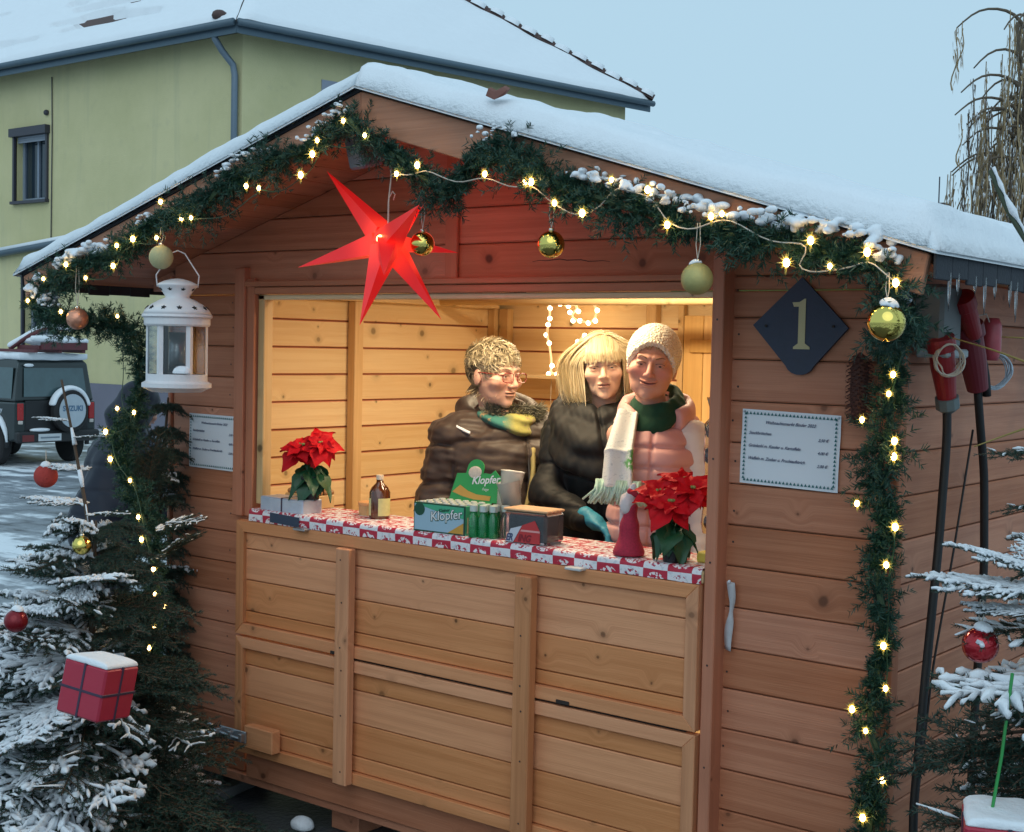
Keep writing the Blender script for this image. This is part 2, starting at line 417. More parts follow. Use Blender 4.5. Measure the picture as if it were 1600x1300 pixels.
# floor and its frame
for i in range(16):
    box('floor_board', XL+.03, XR-.03, .03+i*.126, .03+i*.126+.123, .185, .207, P_x, stall)
box('floor_beam', XL+.02, XR-.02, .03, .09, .125, .183, W_front, stall)
box('floor_beam', XL+.02, XR-.02, 1.0, 1.06, .125, .183, W_front, stall)
box('floor_beam', XL+.02, XR-.02, 1.95, 2.01, .125, .183, W_front, stall)
# inside: studs, plates, cross beam, shelf, door
for y in (.97,): box('stud', XL+.028, XL+.075, y, y+.055, .21, 2.0, P_z, stall)
box('stud', XL+.028, XL+.075, 1.975, 2.045, .21, 2.0, P_z, stall)
box('stud', XL+.08, XL+.14, 2.0, 2.046, .21, 2.0, P_z, stall)
box('stud', -2.10, -2.045, 2.0, 2.046, .21, 2.02, P_z, stall)
box('stud', -1.93, -1.90, 2.01, 2.047, .21, 2.02, P_z, stall)
box('stud', XR-.08, XR-.03, .97, 1.025, .21, 2.0, P_z, stall)
box('wall_plate', XL+.028, XL+.085, .03, 2.0, 2.0, 2.05, P_y, stall)
box('wall_plate', XR-.085, XR-.028, .03, 2.0, 2.0, 2.05, P_y, stall)
box('wall_plate', XL+.09, XR-.09, 1.985, 2.046, 2.03, 2.075, P_x, stall)
cb = lathe([(.0, 0), (.019, 0), (.019, 2.94), (0, 2.94)], 12); M_ = Matrix.Translation((XL+.06, 1.55, 2.02)) @ Euler((0, math.pi/2, 0)).to_matrix().to_4x4()
mesh('cross_rail', *xf(cb, M_), P_x, stall, smooth=True)
box('shelf', -3.0, -2.05, 1.86, 2.03, 1.655, 1.675, P_x, stall)
door_m = wood('door_pine', (.72, .46, .17), (.60, .34, .11), 2, .35)
for i in range(7): box('door_board', -1.89+i*.105, -1.89+i*.105+.102, 2.0, 2.018, .22, 1.97, door_m, stall)
box('door_brace', -1.85, -1.19, 1.985, 1.999, 1.80, 1.86, door_m, stall)
box('green_panel', -1.95, -.1, 1.97, 1.984, 2.035, 2.12, mat('green_board', (.03, .16, .06), .6), stall)
# opening frame
box('window_post', -2.655, -2.60, -.030, .03, 1.14, 2.085, W_post, stall)
box('window_post', -2.598, -2.555, -.018, .03, 1.14, 2.045, W_post, stall)
box('window_post', -2.553, -2.518, .0, .045, 1.19, 1.985, P_z, stall)
box('window_post', -.553, -.515, -.06, .03, ZB, 2.085, W_post, stall)
box('lintel', -2.553, -.555, -.020, -.001, 1.985, 2.012, W_front, stall)
box('lintel', -2.597, -.555, -.032, -.001, 2.014, 2.034, W_front, stall)
box('lintel', -2.553, -.56, .0, .045, 1.965, 1.984, P_x, stall)
# counter board under the cloth
box('counter_board', -2.516, -.556, -.062, .195, 1.135, 1.172, P_x, stall)
# folded-down hatch: two leaves with a mitred frame, boards inside
def leaf(x0, x1, zb, zt, y, notch):
    o = box('hatch_leaf', x0+.02, x1-.02, y+.022, y+.035, zb+.01, zt-.01, DARK, stall)
    fw = .042; yf = y-.016
    for nm, P in (('top', [(x0, zt), (x1, zt), (x1-fw, zt-fw), (x0+fw, zt-fw)]), ('bot', [(x0, zb), (x0+fw, zb+fw), (x1-fw, zb+fw), (x1, zb)]),
                  ('l', [(x0, zb), (x0, zt), (x0+fw, zt-fw), (x0+fw, zb+fw)]), ('r', [(x1, zb), (x1-fw, zb+fw), (x1-fw, zt-fw), (x1, zt)])):
        V, F = extrude_poly([(a, yf, b_) for a, b_ in P], (0, .036, 0))
        q = mesh('frame_board', V, F, W_hatch if nm in ('top', 'bot') else W_hatchz, o)
        bv = q.modifiers.new('bevel', 'BEVEL'); bv.width = .002; bv.segments = 1; bv.limit_method = 'ANGLE'
    cuts = [zt-fw-.001]; z = zt-fw-.065
    while z > zb+fw+.03: cuts.append(z); z -= .118
    cuts.append(zb+fw+.001)
    for i in range(len(cuts)-1):
        box('plank', x0+fw-.004, x1-fw+.004, y+rng.uniform(0, .002), y+.021, cuts[i+1]+.0015, cuts[i]-.0015, W_hatch, o, b=.003)
    return o
leaf(-2.578, -.562, .70, 1.132, -.058, 0)
leaf(-2.578, -.562, .248, .690, -.056, 1)
for x in (-1.975, -1.175):
    box('hatch_rail', x-.033, x+.033, -.112, -.0745, .25, 1.09, W_hatchz, stall, b=.004)
box('skirt_board', -2.555, -.556, -.03, -.001, .14, .243, W_front, stall)
box('skirt_board', -3.05, -.0, -.012, .028, .105, .138, W_front, stall)
box('bolt_block', -2.47, -2.315, -.118, -.0745, .288, .375, W_hatch, stall, b=.004)
box('hinge_slot', -2.06, -2.02, -.0790, -.0745, .70, .712, DARK, stall)
box('hinge_slot', -1.06, -1.01, -.0790, -.0745, .70, .712, DARK, stall)
box('gap_strip', -2.0, -.6, -.0575, -.05, .690, .70, DARK, stall)
bt = MB()
V, F = cbox(-2.60, -2.45, -.128, -.119, .308, .352, .002); bt.add(V, F)
bt.add(*tube([(-2.63, -.136, .334), (-2.47, -.136, .326)], .008, 8)); bt.add(*tube([(-2.64+.018*math.cos(a), -.136, .334+.018*math.sin(a)) for a in np.linspace(0, 6.28, 13)], .005, 6))
for x in (-2.585, -2.52, -2.46): V, F = cbox(x-.008, x+.008, -.147, -.127, .316, .346, .002); bt.add(V, F)
bt.build('sliding_bolt', ZINC, stall)
pad = MB(); V, F = cbox(-1.02, -.96, -.105, -.066, 1.128, 1.137, .002); pad.add(V, F)
pad.build('latch', mat('worn_white', (.6, .62, .6), .5), stall)
pad = MB(); V, F = cbox(-2.24, -2.18, -.1, -.066, 1.128, 1.137, .002); pad.add(V, F); pad.build('latch', ZINC, stall)
# roof: deck boards (soffit seen from below), felt, fascia, dark eaves edge, rafters
YF, YB, XE = -.50, 2.45, 1.79
def roofpt(x, y, dz=0): return (x, y, deck(x)+dz)
for sgn in (-1, 1):
    e = .12; n = 15
    for i in range(n):                       # soffit boards run along y, stepping down the slope
        a = i*XE/n+.002; b_ = (i+1)*XE/n-.002
        xa, xb = XC+sgn*a, XC+sgn*b_
        P = [roofpt(xa, YF+.026, -.004), roofpt(xb, YF+.026, -.004), roofpt(xb, YF+.026, -.024), roofpt(xa, YF+.026, -.024)]
        V, F = extrude_poly(P, (0, YB-YF-.03, 0)); mesh('roof_board', V, F, W_side, stall)
    P = [roofpt(XC, YF, .001), roofpt(XC+sgn*(XE+.012), YF, .001), roofpt(XC+sgn*(XE+.012), YF, .012), roofpt(XC, YF, .012)]
    V, F = extrude_poly(P, (0, YB-YF, 0)); mesh('roof_felt', V, F, SHINGLE, stall)
    P = [roofpt(XC, YF-.002, -.002), roofpt(XC+sgn*(XE+.004), YF-.002, -.002), roofpt(XC+sgn*(XE-.014), YF-.002, -.1), roofpt(XC, YF-.002, -.118)]
    V, F = extrude_poly(P, (0, .024, 0)); o = mesh('fascia_board', V, F, W_fascia, stall)
    bv = o.modifiers.new('bevel', 'BEVEL'); bv.width = .003; bv.segments = 1; bv.limit_method = 'ANGLE'
    for y in (.03, .68, 1.36, 2.0):
        P = [roofpt(XC, y, -.026), roofpt(XC+sgn*(XE-.1), y, -.026), roofpt(XC+sgn*(XE-.1), y, -.07), roofpt(XC, y, -.095)]
        V, F = extrude_poly(P, (0, .045, 0)); mesh('rafter', V, F, W_side if y < .1 else P_x, stall)
    # eaves edge of hanging felt, a little ragged
    x = XC+sgn*(XE+.013); mb = MB(); y = YF
    while y < YB:
        h = .062+rng.uniform(-.008, .01); V, F = cbox(min(x, x+sgn*.008), max(x, x+sgn*.008), y, min(y+.1, YB)-.002, deck(x)+.01-h, deck(x)+.012, .002); mb.add(V, F); y += .1
    mb.build('eaves_edge', SHINGLE, stall)
# snow on the roof: a soft thick sheet, thin on the left slope, deep on the right
def roof_snow(sgn, T, name):
    nx, ny = 90, 110; V = []; F = []; yf, yb = YF-.03, YB+.02
    for i in range(nx+1):
        for j in range(ny+1):
            u = i/nx; a = u*(XE+.03); y = yf+(yb-yf)*j/ny; x = XC+sgn*a
            de = (XE+.03-a); dy = min(y-yf, yb-y)
            r = T*.95; f = min(1, max(0, de)/r); g = min(1, max(0, dy)/r)
            prof = math.sqrt(max(0, 1-(1-f)**2))*math.sqrt(max(0, 1-(1-g)**2))
            p = np.array([x, y, 0.0]); nz = .020*wob(p, 2.2, 5)+.014*wob(p, 7, 6)+.007*wob(p, 22, 8)+.004*wob(p, 60, 9)
            t = (T+nz*(T/.1)**.6)*prof
            if sgn > 0: t += .012*math.exp(-((a-.12)/.10)**2)*prof
            t += (.0 if sgn < 0 else .0)*math.exp(-(a/.10)**2)*prof
            ox = sgn*.016*math.sin(math.pi*min(1, 2*(1-f)))*prof if f < 1 else 0
            V.append((x+ox, y, deck(x)+.012+max(t, .0)))
    for i in range(nx):
        for j in range(ny):
            q = (i*(ny+1)+j, (i+1)*(ny+1)+j, (i+1)*(ny+1)+j+1, i*(ny+1)+j+1); F.append(q if sgn > 0 else q[::-1])
    n = len(V); idx = [i*(ny+1) for i in range(nx+1)]+[nx*(ny+1)+j for j in range(1, ny+1)]+[i*(ny+1)+ny for i in range(nx-1, -1, -1)]+[j for j in range(ny-1, 0, -1)]
    for i in idx: v = V[i]; V.append((v[0], v[1], deck(min(max(v[0], XC-XE-.03), XC+XE+.03))+.004))
    for a in range(len(idx)):
        b_ = (a+1) % len(idx); q = (idx[a], n+a, n+b_, idx[b_]); F.append(q if sgn < 0 else q[::-1])
    return stuff(mesh(name, V, F, SNOW, stall, smooth=True))
roof_snow(1, .080, 'roof_snow'); roof_snow(-1, .062, 'roof_snow')
# snow overhanging the right eaves and icicles
ICE = mat('ice', (.75, .82, .85), .08, var=0, trans=.85)
for i in range(34):
    y = -.44+i*.085+rng.uniform(-.03, .03); h = rng.uniform(.02, .06) if i % 3 else rng.uniform(.05, .095)
    x = XC+XE+.018; z = deck(x)-.045
    mesh('icicle', *tube([(x, y, z+.01), (x+.001, y, z-h*.5), (x, y+.002, z-h)], [.005, .0035, .0008], 6), ICE, stall, smooth=True)
for i, (x, y, h) in enumerate([(-.5, 2.0, .1)]): pass
# red-brown leaf stuck in the roof snow
V, F = extrude_poly([(-1.035, -.515, 2.510), (-1.0, -.52, 2.495), (-.975, -.51, 2.505), (-.96, -.51, 2.52), (-.985, -.50, 2.532), (-1.01, -.51, 2.520), (-1.03, -.51, 2.53)], (0, .012, .006))
tag(mesh('dead_leaf', V, F, mat('leaf_brown', (.18, .07, .05), .7)), 'small brown dead leaf lying in the snow on the stall roof', 'leaf')
sc_mb = MB()
def screw(x, y, z): sc_mb.add([(x+.0035*math.cos(a), y, z+.0035*math.sin(a)) for a in np.linspace(0, 5.24, 6)], [(0, 1, 2, 3, 4, 5)])
for k in range(-1, 15):
    zz = ring(k)-.06
    for x in (-.50, -.07, -2.70, -3.02): screw(x+rng.uniform(-.008, .008), -.0012, zz+rng.uniform(-.02, .02))
for x in (-1.975, -1.175):
    for z in (.30, .5, .66, .74, .9, 1.05): screw(x+rng.uniform(-.01, .01), -.1132, z)
for z in (.3, .6, .9, 1.2, 1.5, 1.9): screw(-.534, -.0612, z)
stuff(sc_mb.build('screws', mat('screw_dark', (.06, .045, .04), .5, .4), stall))
crk = MB()
for x0, z0, l, s_ in ((-1.25, 2.083, .30, .004), (-1.60, 1.0, .0, 0)):
    if l: P = [(x0+l*t, -.0012, z0+s_*math.sin(5*t)+.002*math.sin(23*t)) for t in np.linspace(0, 1, 12)]; crk.add([(x, y, z+.0017*math.sin(math.pi*i/11)) for i, (x, y, z) in enumerate(P)]+[(x, y, z-.0012) for x, y, z in P[::-1]], [tuple(range(24))])
stuff(crk.build('cracks', DARK, stall))
# ================================================================ yellow house
PL, nt, b = new_mat('yellow_plaster'); k = N(nt); co = k.obj(); n1 = k.noise(co, .35, 6, .65); n2 = k.noise(co, 3.5, 5, .6)
st_ = k.noise(k.n('Mapping', i0=co, i3=(3.0, 3.0, .22)).outputs[0], 1.0, 5, .65)
c = k.mix(k.ramp(n1, .3, .7), (.57, .53, .28), (.68, .62, .35)); c = k.mix(k.math('MULTIPLY', k.ramp(st_, .52, .72), .30), c, (.42, .42, .27)); c = k.mix(k.math('MULTIPLY', k.ramp(n2, .55, .7), .14), c, (.40, .38, .26))
L(nt, c, b.inputs['Base Color']); b.inputs['Roughness'].default_value = .92; L(nt, k.bump(k.math('ADD', n2, k.noise(co, 60, 4)), .4, .02), b.inputs['Normal'])
PLG = mat('grey_plinth_plaster', (.19, .19, .24), .85, var=.12, vs=2, bump=.3, bs=60)
GUT = mat('painted_gutter', (.10, .15, .19), .45, .3, var=.15, vs=6)
house = thing('house', 'pale yellow plastered house with a snow covered hipped roof behind the stall', 'house', (-17.76, 13, 0))
dR = Vector((math.sin(math.radians(10.5)), math.cos(math.radians(10.5)), 0)); nR = Vector((dR.y, -dR.x, 0)); dLt = Vector((-1, 0, 0)); nL = Vector((0, -1, 0))
ZE, LW, RW = 7.25, 22.0, 9.7               # eaves height, lengths of the two faces
c0 = Vector((0, 0, 0)); cl = c0+dLt*LW; cr = c0+dR*RW; cb_ = cl+dR*RW
def wallq(a, b_, z0, z1, off=0): return [(a.x, a.y, z0), (b_.x, b_.y, z0), (b_.x, b_.y, z1), (a.x, a.y, z1)]
def wall_with_holes(name, a, b_, n, z1, holes, th=.3):
    """wall as a grid of quads leaving the openings out, reveals going inwards"""
    d = (b_-a); Ln = d.length; d.normalize(); us = sorted({0, Ln}|{h[0] for h in holes}|{h[1] for h in holes}); zs = sorted({.0, z1}|{h[2] for h in holes}|{h[3] for h in holes})
    mb = MB()
    P = lambda u, z, o=0: tuple(a+d*u-n*o+Vector((0, 0, z)))
    for i in range(len(us)-1):
        for j in range(len(zs)-1):
            cu, cz = (us[i]+us[i+1])/2, (zs[j]+zs[j+1])/2
            if any(h[0] < cu < h[1] and h[2] < cz < h[3] for h in holes): continue
            mb.add([P(us[i], zs[j]), P(us[i+1], zs[j]), P(us[i+1], zs[j+1]), P(us[i], zs[j+1])], [(0, 1, 2, 3)])
    for h in holes:
        q = [(h[0], h[2]), (h[1], h[2]), (h[1], h[3]), (h[0], h[3])]
        for i in range(4):
            (u0, z0), (u1, z1_) = q[i], q[(i+1) % 4]
            mb.add([P(u0, z0), P(u1, z1_), P(u1, z1_, th), P(u0, z0, th)], [(0, 1, 2, 3)])
    return mb.build(name, PL, house), P
HL = [(5.96, 7.08, 4.60, 5.95), (5.6, 6.75, 1.55, 3.05)]
wl, PLw = wall_with_holes('wall', c0, cl, nL, ZE, HL)
HR = [(1.86, 3.1, 5.3, 6.43)]
wr, PRw = wall_with_holes('wall', c0, cr, nR, ZE, HR)
mb = MB(); mb.add(wallq(cl, cb_, 0, ZE), [(0, 1, 2, 3)]); mb.build('wall', PL, house)
mb = MB(); mb.add(wallq(cb_, cr, 0, ZE), [(0, 1, 2, 3)]); mb.build('wall', PL, house)
V, F = extrude_poly([tuple(c0+nL*.04+nR*.04), tuple(cl+nL*.04), tuple(cl+nL*.04+Vector((0, 0, .9))), tuple(c0+nL*.04+nR*.04+Vector((0, 0, .9)))], tuple(-nL*.04)); mesh('plinth', V, F, PLG, house)
V, F = extrude_poly([tuple(c0+nL*.04+nR*.04), tuple(cr+nR*.04), tuple(cr+nR*.04+Vector((0, 0, .9))), tuple(c0+nL*.04+nR*.04+Vector((0, 0, .9)))], tuple(-nR*.04)); mesh('plinth', V, F, PLG, house)
GL = mat('dark_window_glass', (.02, .035, .05), .08, var=0, spec=.6); FRM = mat('grey_window_frame', (.22, .27, .34), .5); DKM = mat('dark_shutter_box', (.045, .045, .06), .5)
def window(P, u0, u1, z0, z1, shutter=True, surround=None):
    f = MB()
    def bar(a, b_, c, d_, o0, o1):
        V = [P(a, c, o0), P(b_, c, o0), P(b_, d_, o0), P(a, d_, o0), P(a, c, o1), P(b_, c, o1), P(b_, d_, o1), P(a, d_, o1)]
        f.add(V, [(0, 1, 2, 3), (7, 6, 5, 4), (0, 4, 5, 1), (1, 5, 6, 2), (2, 6, 7, 3), (3, 7, 4, 0)])
    t = .07
    for a, b_, c, d_ in ((u0, u1, z0, z0+t), (u0, u1, z1-t, z1), (u0, u0+t, z0+t, z1-t), (u1-t, u1, z0+t, z1-t), ((u0+u1)/2-.03, (u0+u1)/2+.03, z0+t, z1-t)): bar(a, b_, c, d_, .16, .22)
    w_ = f.build('window', FRM, house)
    g = MB(); g.add([P(u0+t, z0+t, .2), P(u1-t, z0+t, .2), P(u1-t, z1-t, .2), P(u0+t, z1-t, .2)], [(0, 1, 2, 3)]); g.build('pane', GL, w_)
    if shutter:
        f = MB()
        def bar(a, b_, c, d_, o0, o1):
            V = [P(a, c, o0), P(b_, c, o0), P(b_, d_, o0), P(a, d_, o0), P(a, c, o1), P(b_, c, o1), P(b_, d_, o1), P(a, d_, o1)]
            f.add(V, [(0, 1, 2, 3), (7, 6, 5, 4), (0, 4, 5, 1), (1, 5, 6, 2), (2, 6, 7, 3), (3, 7, 4, 0)])
        bar(u0-.1, u1+.1, z1-.02, z1+.15, -.12, .02); bar(u0-.06, u0, z0, z1, -.05, .02); bar(u1, u1+.06, z0, z1, -.05, .02); bar(u0-.08, u1+.08, z0-.06, z0, -.1, .05)
        f.build('shutter_box', DKM, w_)
        for i in range(9):
            z = z1-.05-i*.045; f = MB()
            V = [P(u0+.01, z, .04), P(u1-.01, z, .04), P(u1-.01, z+.038, .03), P(u0+.01, z+.038, .03)]; f.add(V, [(0, 1, 2, 3)]); stuff(f.build('shutter_slat', mat('slat_grey', (.3, .34, .4), .5), w_)) if i < 3 else None
    if surround:
        f = MB()
        for a, b_, c, d_ in ((u0-.2, u1+.2, z1, z1+.23), (u0-.2, u0, z0, z1), (u1, u1+.2, z0, z1)):
            V = [P(a, c, -.02), P(b_, c, -.02), P(b_, d_, -.02), P(a, d_, -.02), P(a, c, .0), P(b_, c, .0), P(b_, d_, .0), P(a, d_, .0)]
            f.add(V, [(0, 1, 2, 3), (0, 4, 5, 1), (1, 5, 6, 2), (2, 6, 7, 3), (3, 7, 4, 0)])
        f.build('surround', mat('grey_surround', (.30, .34, .42), .8), w_)
    return w_
window(PLw, *HL[0]); window(PLw, *HL[1]); window(PRw, *HR[0], shutter=False, surround=True)
# low lean-to gutter along the left face (it slopes)
gt = MB(); A = Vector((-7.75, -.12, 3.50)); B = Vector((-3.3, -.12, 3.86)); gt.add(*tube([A, B], .075, 8)); gt.build('string_gutter', GUT, house, smooth=True)
gt = MB(); gt.add(*tube([A+Vector((0, 0, .07)), B+Vector((0, 0, .07))], .06, 8)); gt.build('gutter_snow', SNOW, house, smooth=True)
# roof
OV = .45; TS = math.tan(math.radians(37))
e0 = c0+nL*OV+nR*OV; e1 = cl+nL*OV-Vector((OV, 0, 0)); e2 = cb_-nR*OV-nL*OV; e3 = cr+nR*OV-nL*OV
zc_ = ZE+.05; hw = RW/2+OV
r0 = Vector((c0.x+dR.x*RW/2-5.2, dR.y*RW/2, zc_+5.45*TS)); r1 = Vector((cl.x+dR.x*RW/2+5.2, dR.y*RW/2, r0.z))
E = [Vector((v.x, v.y, zc_)) for v in (e0, e1, e2, e3)]
mb = MB()
TILE = mat('roof_tiles', (.09, .055, .05), .8, var=.3, vs=3)
for q in ([E[0], E[1], r1, r0], [E[3], E[0], r0], [E[2], E[3], r0, r1], [E[1], E[2], r1], [E[0], E[3], E[2], E[1]]):
    mb.add([tuple(v) for v in q], [tuple(range(len(q)))])
roof = mb.build('roof', TILE, house)
def snowsheet(q, nm='roof_snow', th=.12, seed=1):
    """snow over one roof slope: triangle or quad, lumpy, with bare rows of tiles here and there"""
    q = [Vector(v) for v in q]; n = (q[1]-q[0]).cross(q[2]-q[1]).normalized()
    if n.z < 0: n = -n
    nu, nv = 120, 60; V = []; F = []
    for i in range(nu+1):
        for j in range(nv+1):
            u, v = i/nu, j/nv; a = q[0].lerp(q[1], u); b_ = (q[3].lerp(q[2], u) if len(q) == 4 else q[2]); p = a.lerp(b_, v)
            ed = min(u, 1-u)*40; ev = min(v*40, 1)
            t = th*min(1, .25+ed)*min(1, .4+ev); pp = np.array(p)
            t += .03*wob(pp, 1.1, seed)+.018*wob(pp*np.array([1, 1, 4]), 2.6, seed+1)
            r = float(wob(pp*np.array([.6, .6, 5.0]), 1.6, seed+2)); r2 = float(wob(pp, .35, seed+3))
            if r > .28 and r2 > .05 and v > .12: t -= .16
            V.append(tuple(p+n*t))
    for i in range(nu):
        for j in range(nv): F.append((i*(nv+1)+j, (i+1)*(nv+1)+j, (i+1)*(nv+1)+j+1, i*(nv+1)+j+1))
    return stuff(mesh(nm, V, F, SNOW, roof, smooth=True))
snowsheet([E[0], E[1], r1, r0], seed=11); snowsheet([E[3], E[0], r0], seed=21); snowsheet([E[2], E[3], r0, r1], seed=31)
def ridge(a, b_, n0):
    Ln = (b_-a).length; k = int(Ln/.42); d = (b_-a).normalized(); s = d.cross(Vector((0, 0, 1))).normalized(); u = s.cross(d)
    proto = None
    for i in range(k):
        p0 = a+d*(i*.42); p1 = p0+d*.46
        V = []; F = []
        for j, (p, r) in enumerate(((p0, .14), (p1, .12))):
            for t in range(7):
                an = math.pi*t/6; V.append(tuple(p+s*math.cos(an)*r+u*(math.sin(an)*r+.06)))
        for t in range(6): F.append((t, t+1, 8+t, 7+t))
        F.append(tuple(range(7))[::-1]); F.append(tuple(range(7, 14)))
        mesh('ridge_tile', V, F, TILE, roof, smooth=False)
        cvr = .9 if i % 3 else .6
        V2 = []; F2 = []
        for p, r in ((p0+d*.04, .165), (p0+d*.2, .19), (p0+d*(.2+.2*cvr), .15)):
            for t in range(9):
                an = math.pi*t/8; V2.append(tuple(p+s*math.cos(an)*r+u*(math.sin(an)*r*.8+.1+.02*math.sin(i*2.3))))
        for g in range(2):
            for t in range(8): F2.append((g*9+t, g*9+t+1, g*9+10+t, g*9+9+t))
        F2 += [tuple(range(9))[::-1], tuple(range(18, 27))]
        stuff(mesh('ridge_snow', V2, F2, SNOW, roof, smooth=True))
ridge(E[3], r0, 0); ridge(r0, r1, 0)
for a, b_ in ((E[1], E[0]), (E[0], E[3])):
    d = (b_-a).normalized(); s = d.cross(Vector((0, 0, 1))); o = s*.07
    g = MB(); P = [a+o+Vector((0, 0, -.03)), b_+o+Vector((0, 0, -.03))]; g.add(*tube(P, .066, 8)); g.build('gutter', GUT, house, smooth=True)
    inw = -s*.02; V, F = extrude_poly([tuple(a+inw-Vector((0, 0, .03))), tuple(b_+inw-Vector((0, 0, .03))), tuple(b_+inw-Vector((0, 0, .2))), tuple(a+inw-Vector((0, 0, .2)))], tuple(-s*.03)); mesh('eaves_board', V, F, GUT, house)
dp = MB(); x0 = -.35; dp.add(*tube([(x0+.12, -.46, ZE-.05), (x0+.12, -.44, ZE-.16), (x0+.16, -.3, ZE-.36), (x0+.24, -.12, ZE-.58), (x0+.25, -.09, ZE-.75), (x0+.25, -.09, .2)], .06, 8)); dp.build('downpipe', mat('downpipe_zinc', (.17, .22, .27), .45, .5), house, smooth=True)
V, F = sphere((-.1, -.45, ZE+.22), .14, 10, 6, (1, 1, .7)); mesh('hip_cap', V, F, TILE, roof, smooth=True)
# thin cable down the left face
mesh('cable', *tube([(-5.78, -.02, ZE-.2), (-5.76, -.02, 5.9), (-5.78, -.02, 3.8)], .012, 5), DKM, house)
V, F = sphere((-5.95, -.03, 6.35), .06, 8, 5); mesh('vent', V, F, DKM, house)
# ================================================================ interior lamp
LW_ = mat('lamp_housing', (.8, .8, .78), .4)
for lab, loc, half, watt in (('short white tube lamp lit under the roof above the counter', (-1.5, .27, 2.17), .36, 14), ('long white tube lamp lit under the roof at the back of the stall', (-1.62, 1.15, 2.19), .62, 27)):
    lamp = thing('ceiling_lamp', lab, 'lamp', loc, 0, 'lamps inside the stall')
    box('housing', -half-.04, half+.04, -.045, .045, .02, .06, LW_, lamp)
    mesh('tube', *xf(lathe([(0, -half), (.014, -half), (.014, half), (0, half)], 10), Euler((0, math.pi/2, 0)).to_matrix().to_4x4()), mat('lamp_tube', (1, 1, 1), .5, var=0, emis=(1, .72, .42), es=3), lamp, smooth=True)
    al = bpy.data.lights.new('lamp_light', 'AREA'); al.shape = 'RECTANGLE'; al.size = 2*half; al.size_y = .12; al.energy = watt; al.color = (1.0, .79, .50)
    alo = bpy.data.objects.new('lamp_light', al); link(alo, lamp); alo.location = (0, 0, -.03)
# ================================================================ garlands and lights
GN = mat('garland_needles', (.015, .062, .040), .55, var=.5, vs=60)
GSTEM = mat('garland_wire', (.05, .09, .04), .7)
def blobs(name, items, h, mats, parent=None, seed=0, amp=.006, k=.02):
    lo = np.min([np.array(c)-np.array(r)*1.3 for c, r in items], 0)-.02; hi = np.max([np.array(c)+np.array(r)*1.3 for c, r in items], 0)+.02
    def fn(P):
        d = np.full(P.shape[:-1], 9.0)
        for c, r in items: d = smin(d, d_ell(P, c, r), k)
        return d+amp*wob(P, 85, seed)
    return isurf(name, fn, lo, hi, h, mats, parent)
def garland(label, path, rad, snow=(), seed=0, dens=470, group='fir garlands on the stall front'):
    r = np.random.default_rng(seed); Q = resample(path, .01)
    g = thing('fir_garland', label, 'garland', tuple(Q[len(Q)//2]), 0, group); off = -Q[len(Q)//2]; Q = Q+off
    T = np.gradient(Q, axis=0); T /= np.linalg.norm(T, axis=1, keepdims=True)
    Ln = .01*len(Q); nt_ = int(Ln*dens); B = []; D = []; Ls = []; mb = MB()
    for i in range(nt_):
        j = r.integers(0, len(Q)); t = T[j]*(1 if r.random() < .5 else -1); a = r.normal(size=3); a -= t*(a@t); a /= np.linalg.norm(a)
        fat = rad*(.92+.36*math.sin(j*.16+seed)+.22*math.sin(j*.061+2*seed))
        ln = fat*r.uniform(.5, 1.25); d = a*r.uniform(.6, 1)+t*r.uniform(.2, .9); d /= np.linalg.norm(d)
        p0 = Q[j]; e = p0+d*ln+np.array([0, 0, -.15*ln])
        n = 36; u = r.uniform(.15, 1.0, n); P = p0+(e-p0)*u[:, None]; dd = r.normal(size=(n, 3)); dd -= (dd@d)[:, None]*d; dd /= np.linalg.norm(dd, axis=1, keepdims=True)
        B.append(P); D.append(dd+d*r.uniform(.5, 1.1, (n, 1))); Ls.append(r.uniform(.014, .024, n))
    V, F = needles(np.concatenate(B), np.concatenate(D), np.concatenate(Ls), .0026)
    stuff(mesh('needles', V, F, GN, g))
    mesh('garland_core', *tube(Q[::4], rad*.12, 6), GSTEM, g)
    if snow:
        S_ = []
        for f0, f1, h, w_ in snow:
            for u in np.arange(f0, f1, .0020):
                j = min(len(Q)-1, int(u*len(Q))); c = Q[j]+np.array([r.uniform(-.02, .02), -.01+r.uniform(-.035, .035), rad*.62*h+r.uniform(-.022, .014)])
                s_ = r.uniform(.7, 1.25)*w_; S_.append((c, (.0105*s_*r.uniform(.6,1.5), .011*s_*r.uniform(.6, 1.4), .0072*s_)))
        o = blobs('garland_snow', S_, .0046, SNOW, g, seed, .0040, .005); stuff(o)
    return g
GR = [(-1.56,-.53,2.49),(-1.48,-.53,2.42),(-1.38,-.53,2.37),(-1.3,-.53,2.33),(-1.23,-.53,2.28),(-1.16,-.53,2.23),(-1.12,-.53,2.28),(-1.05,-.53,2.34),(-.96,-.53,2.36),(-.88,-.53,2.3),(-.77,-.53,2.25),(-.66,-.53,2.21),(-.55,-.53,2.18),(-.44,-.53,2.15),(-.38,-.53,2.12),(-.27,-.53,2.1),(-.17,-.53,2.08),(-.05,-.53,2.06),(.05,-.53,2.04),(.13,-.53,2.03),(.17,-.52,1.99),(.17,-.45,1.9),(.09,-.25,1.87),(.02,-.12,1.86)]
GRP = [(0,-.1,1.88),(.01,-.1,1.8),(.02,-.1,1.7),(.01,-.1,1.65),(0,-.1,1.57),(-.02,-.1,1.51),(-.02,-.1,1.46),(.01,-.1,1.38),(0,-.1,1.31),(-.01,-.1,1.23),(.01,-.1,1.13),(.02,-.1,1.06),(0,-.1,.98),(-.01,-.1,.9),(-.02,-.1,.81),(.02,-.1,.76),(0,-.1,.68),(0,-.1,.62),(-.01,-.1,.5),(0,-.1,.35)]
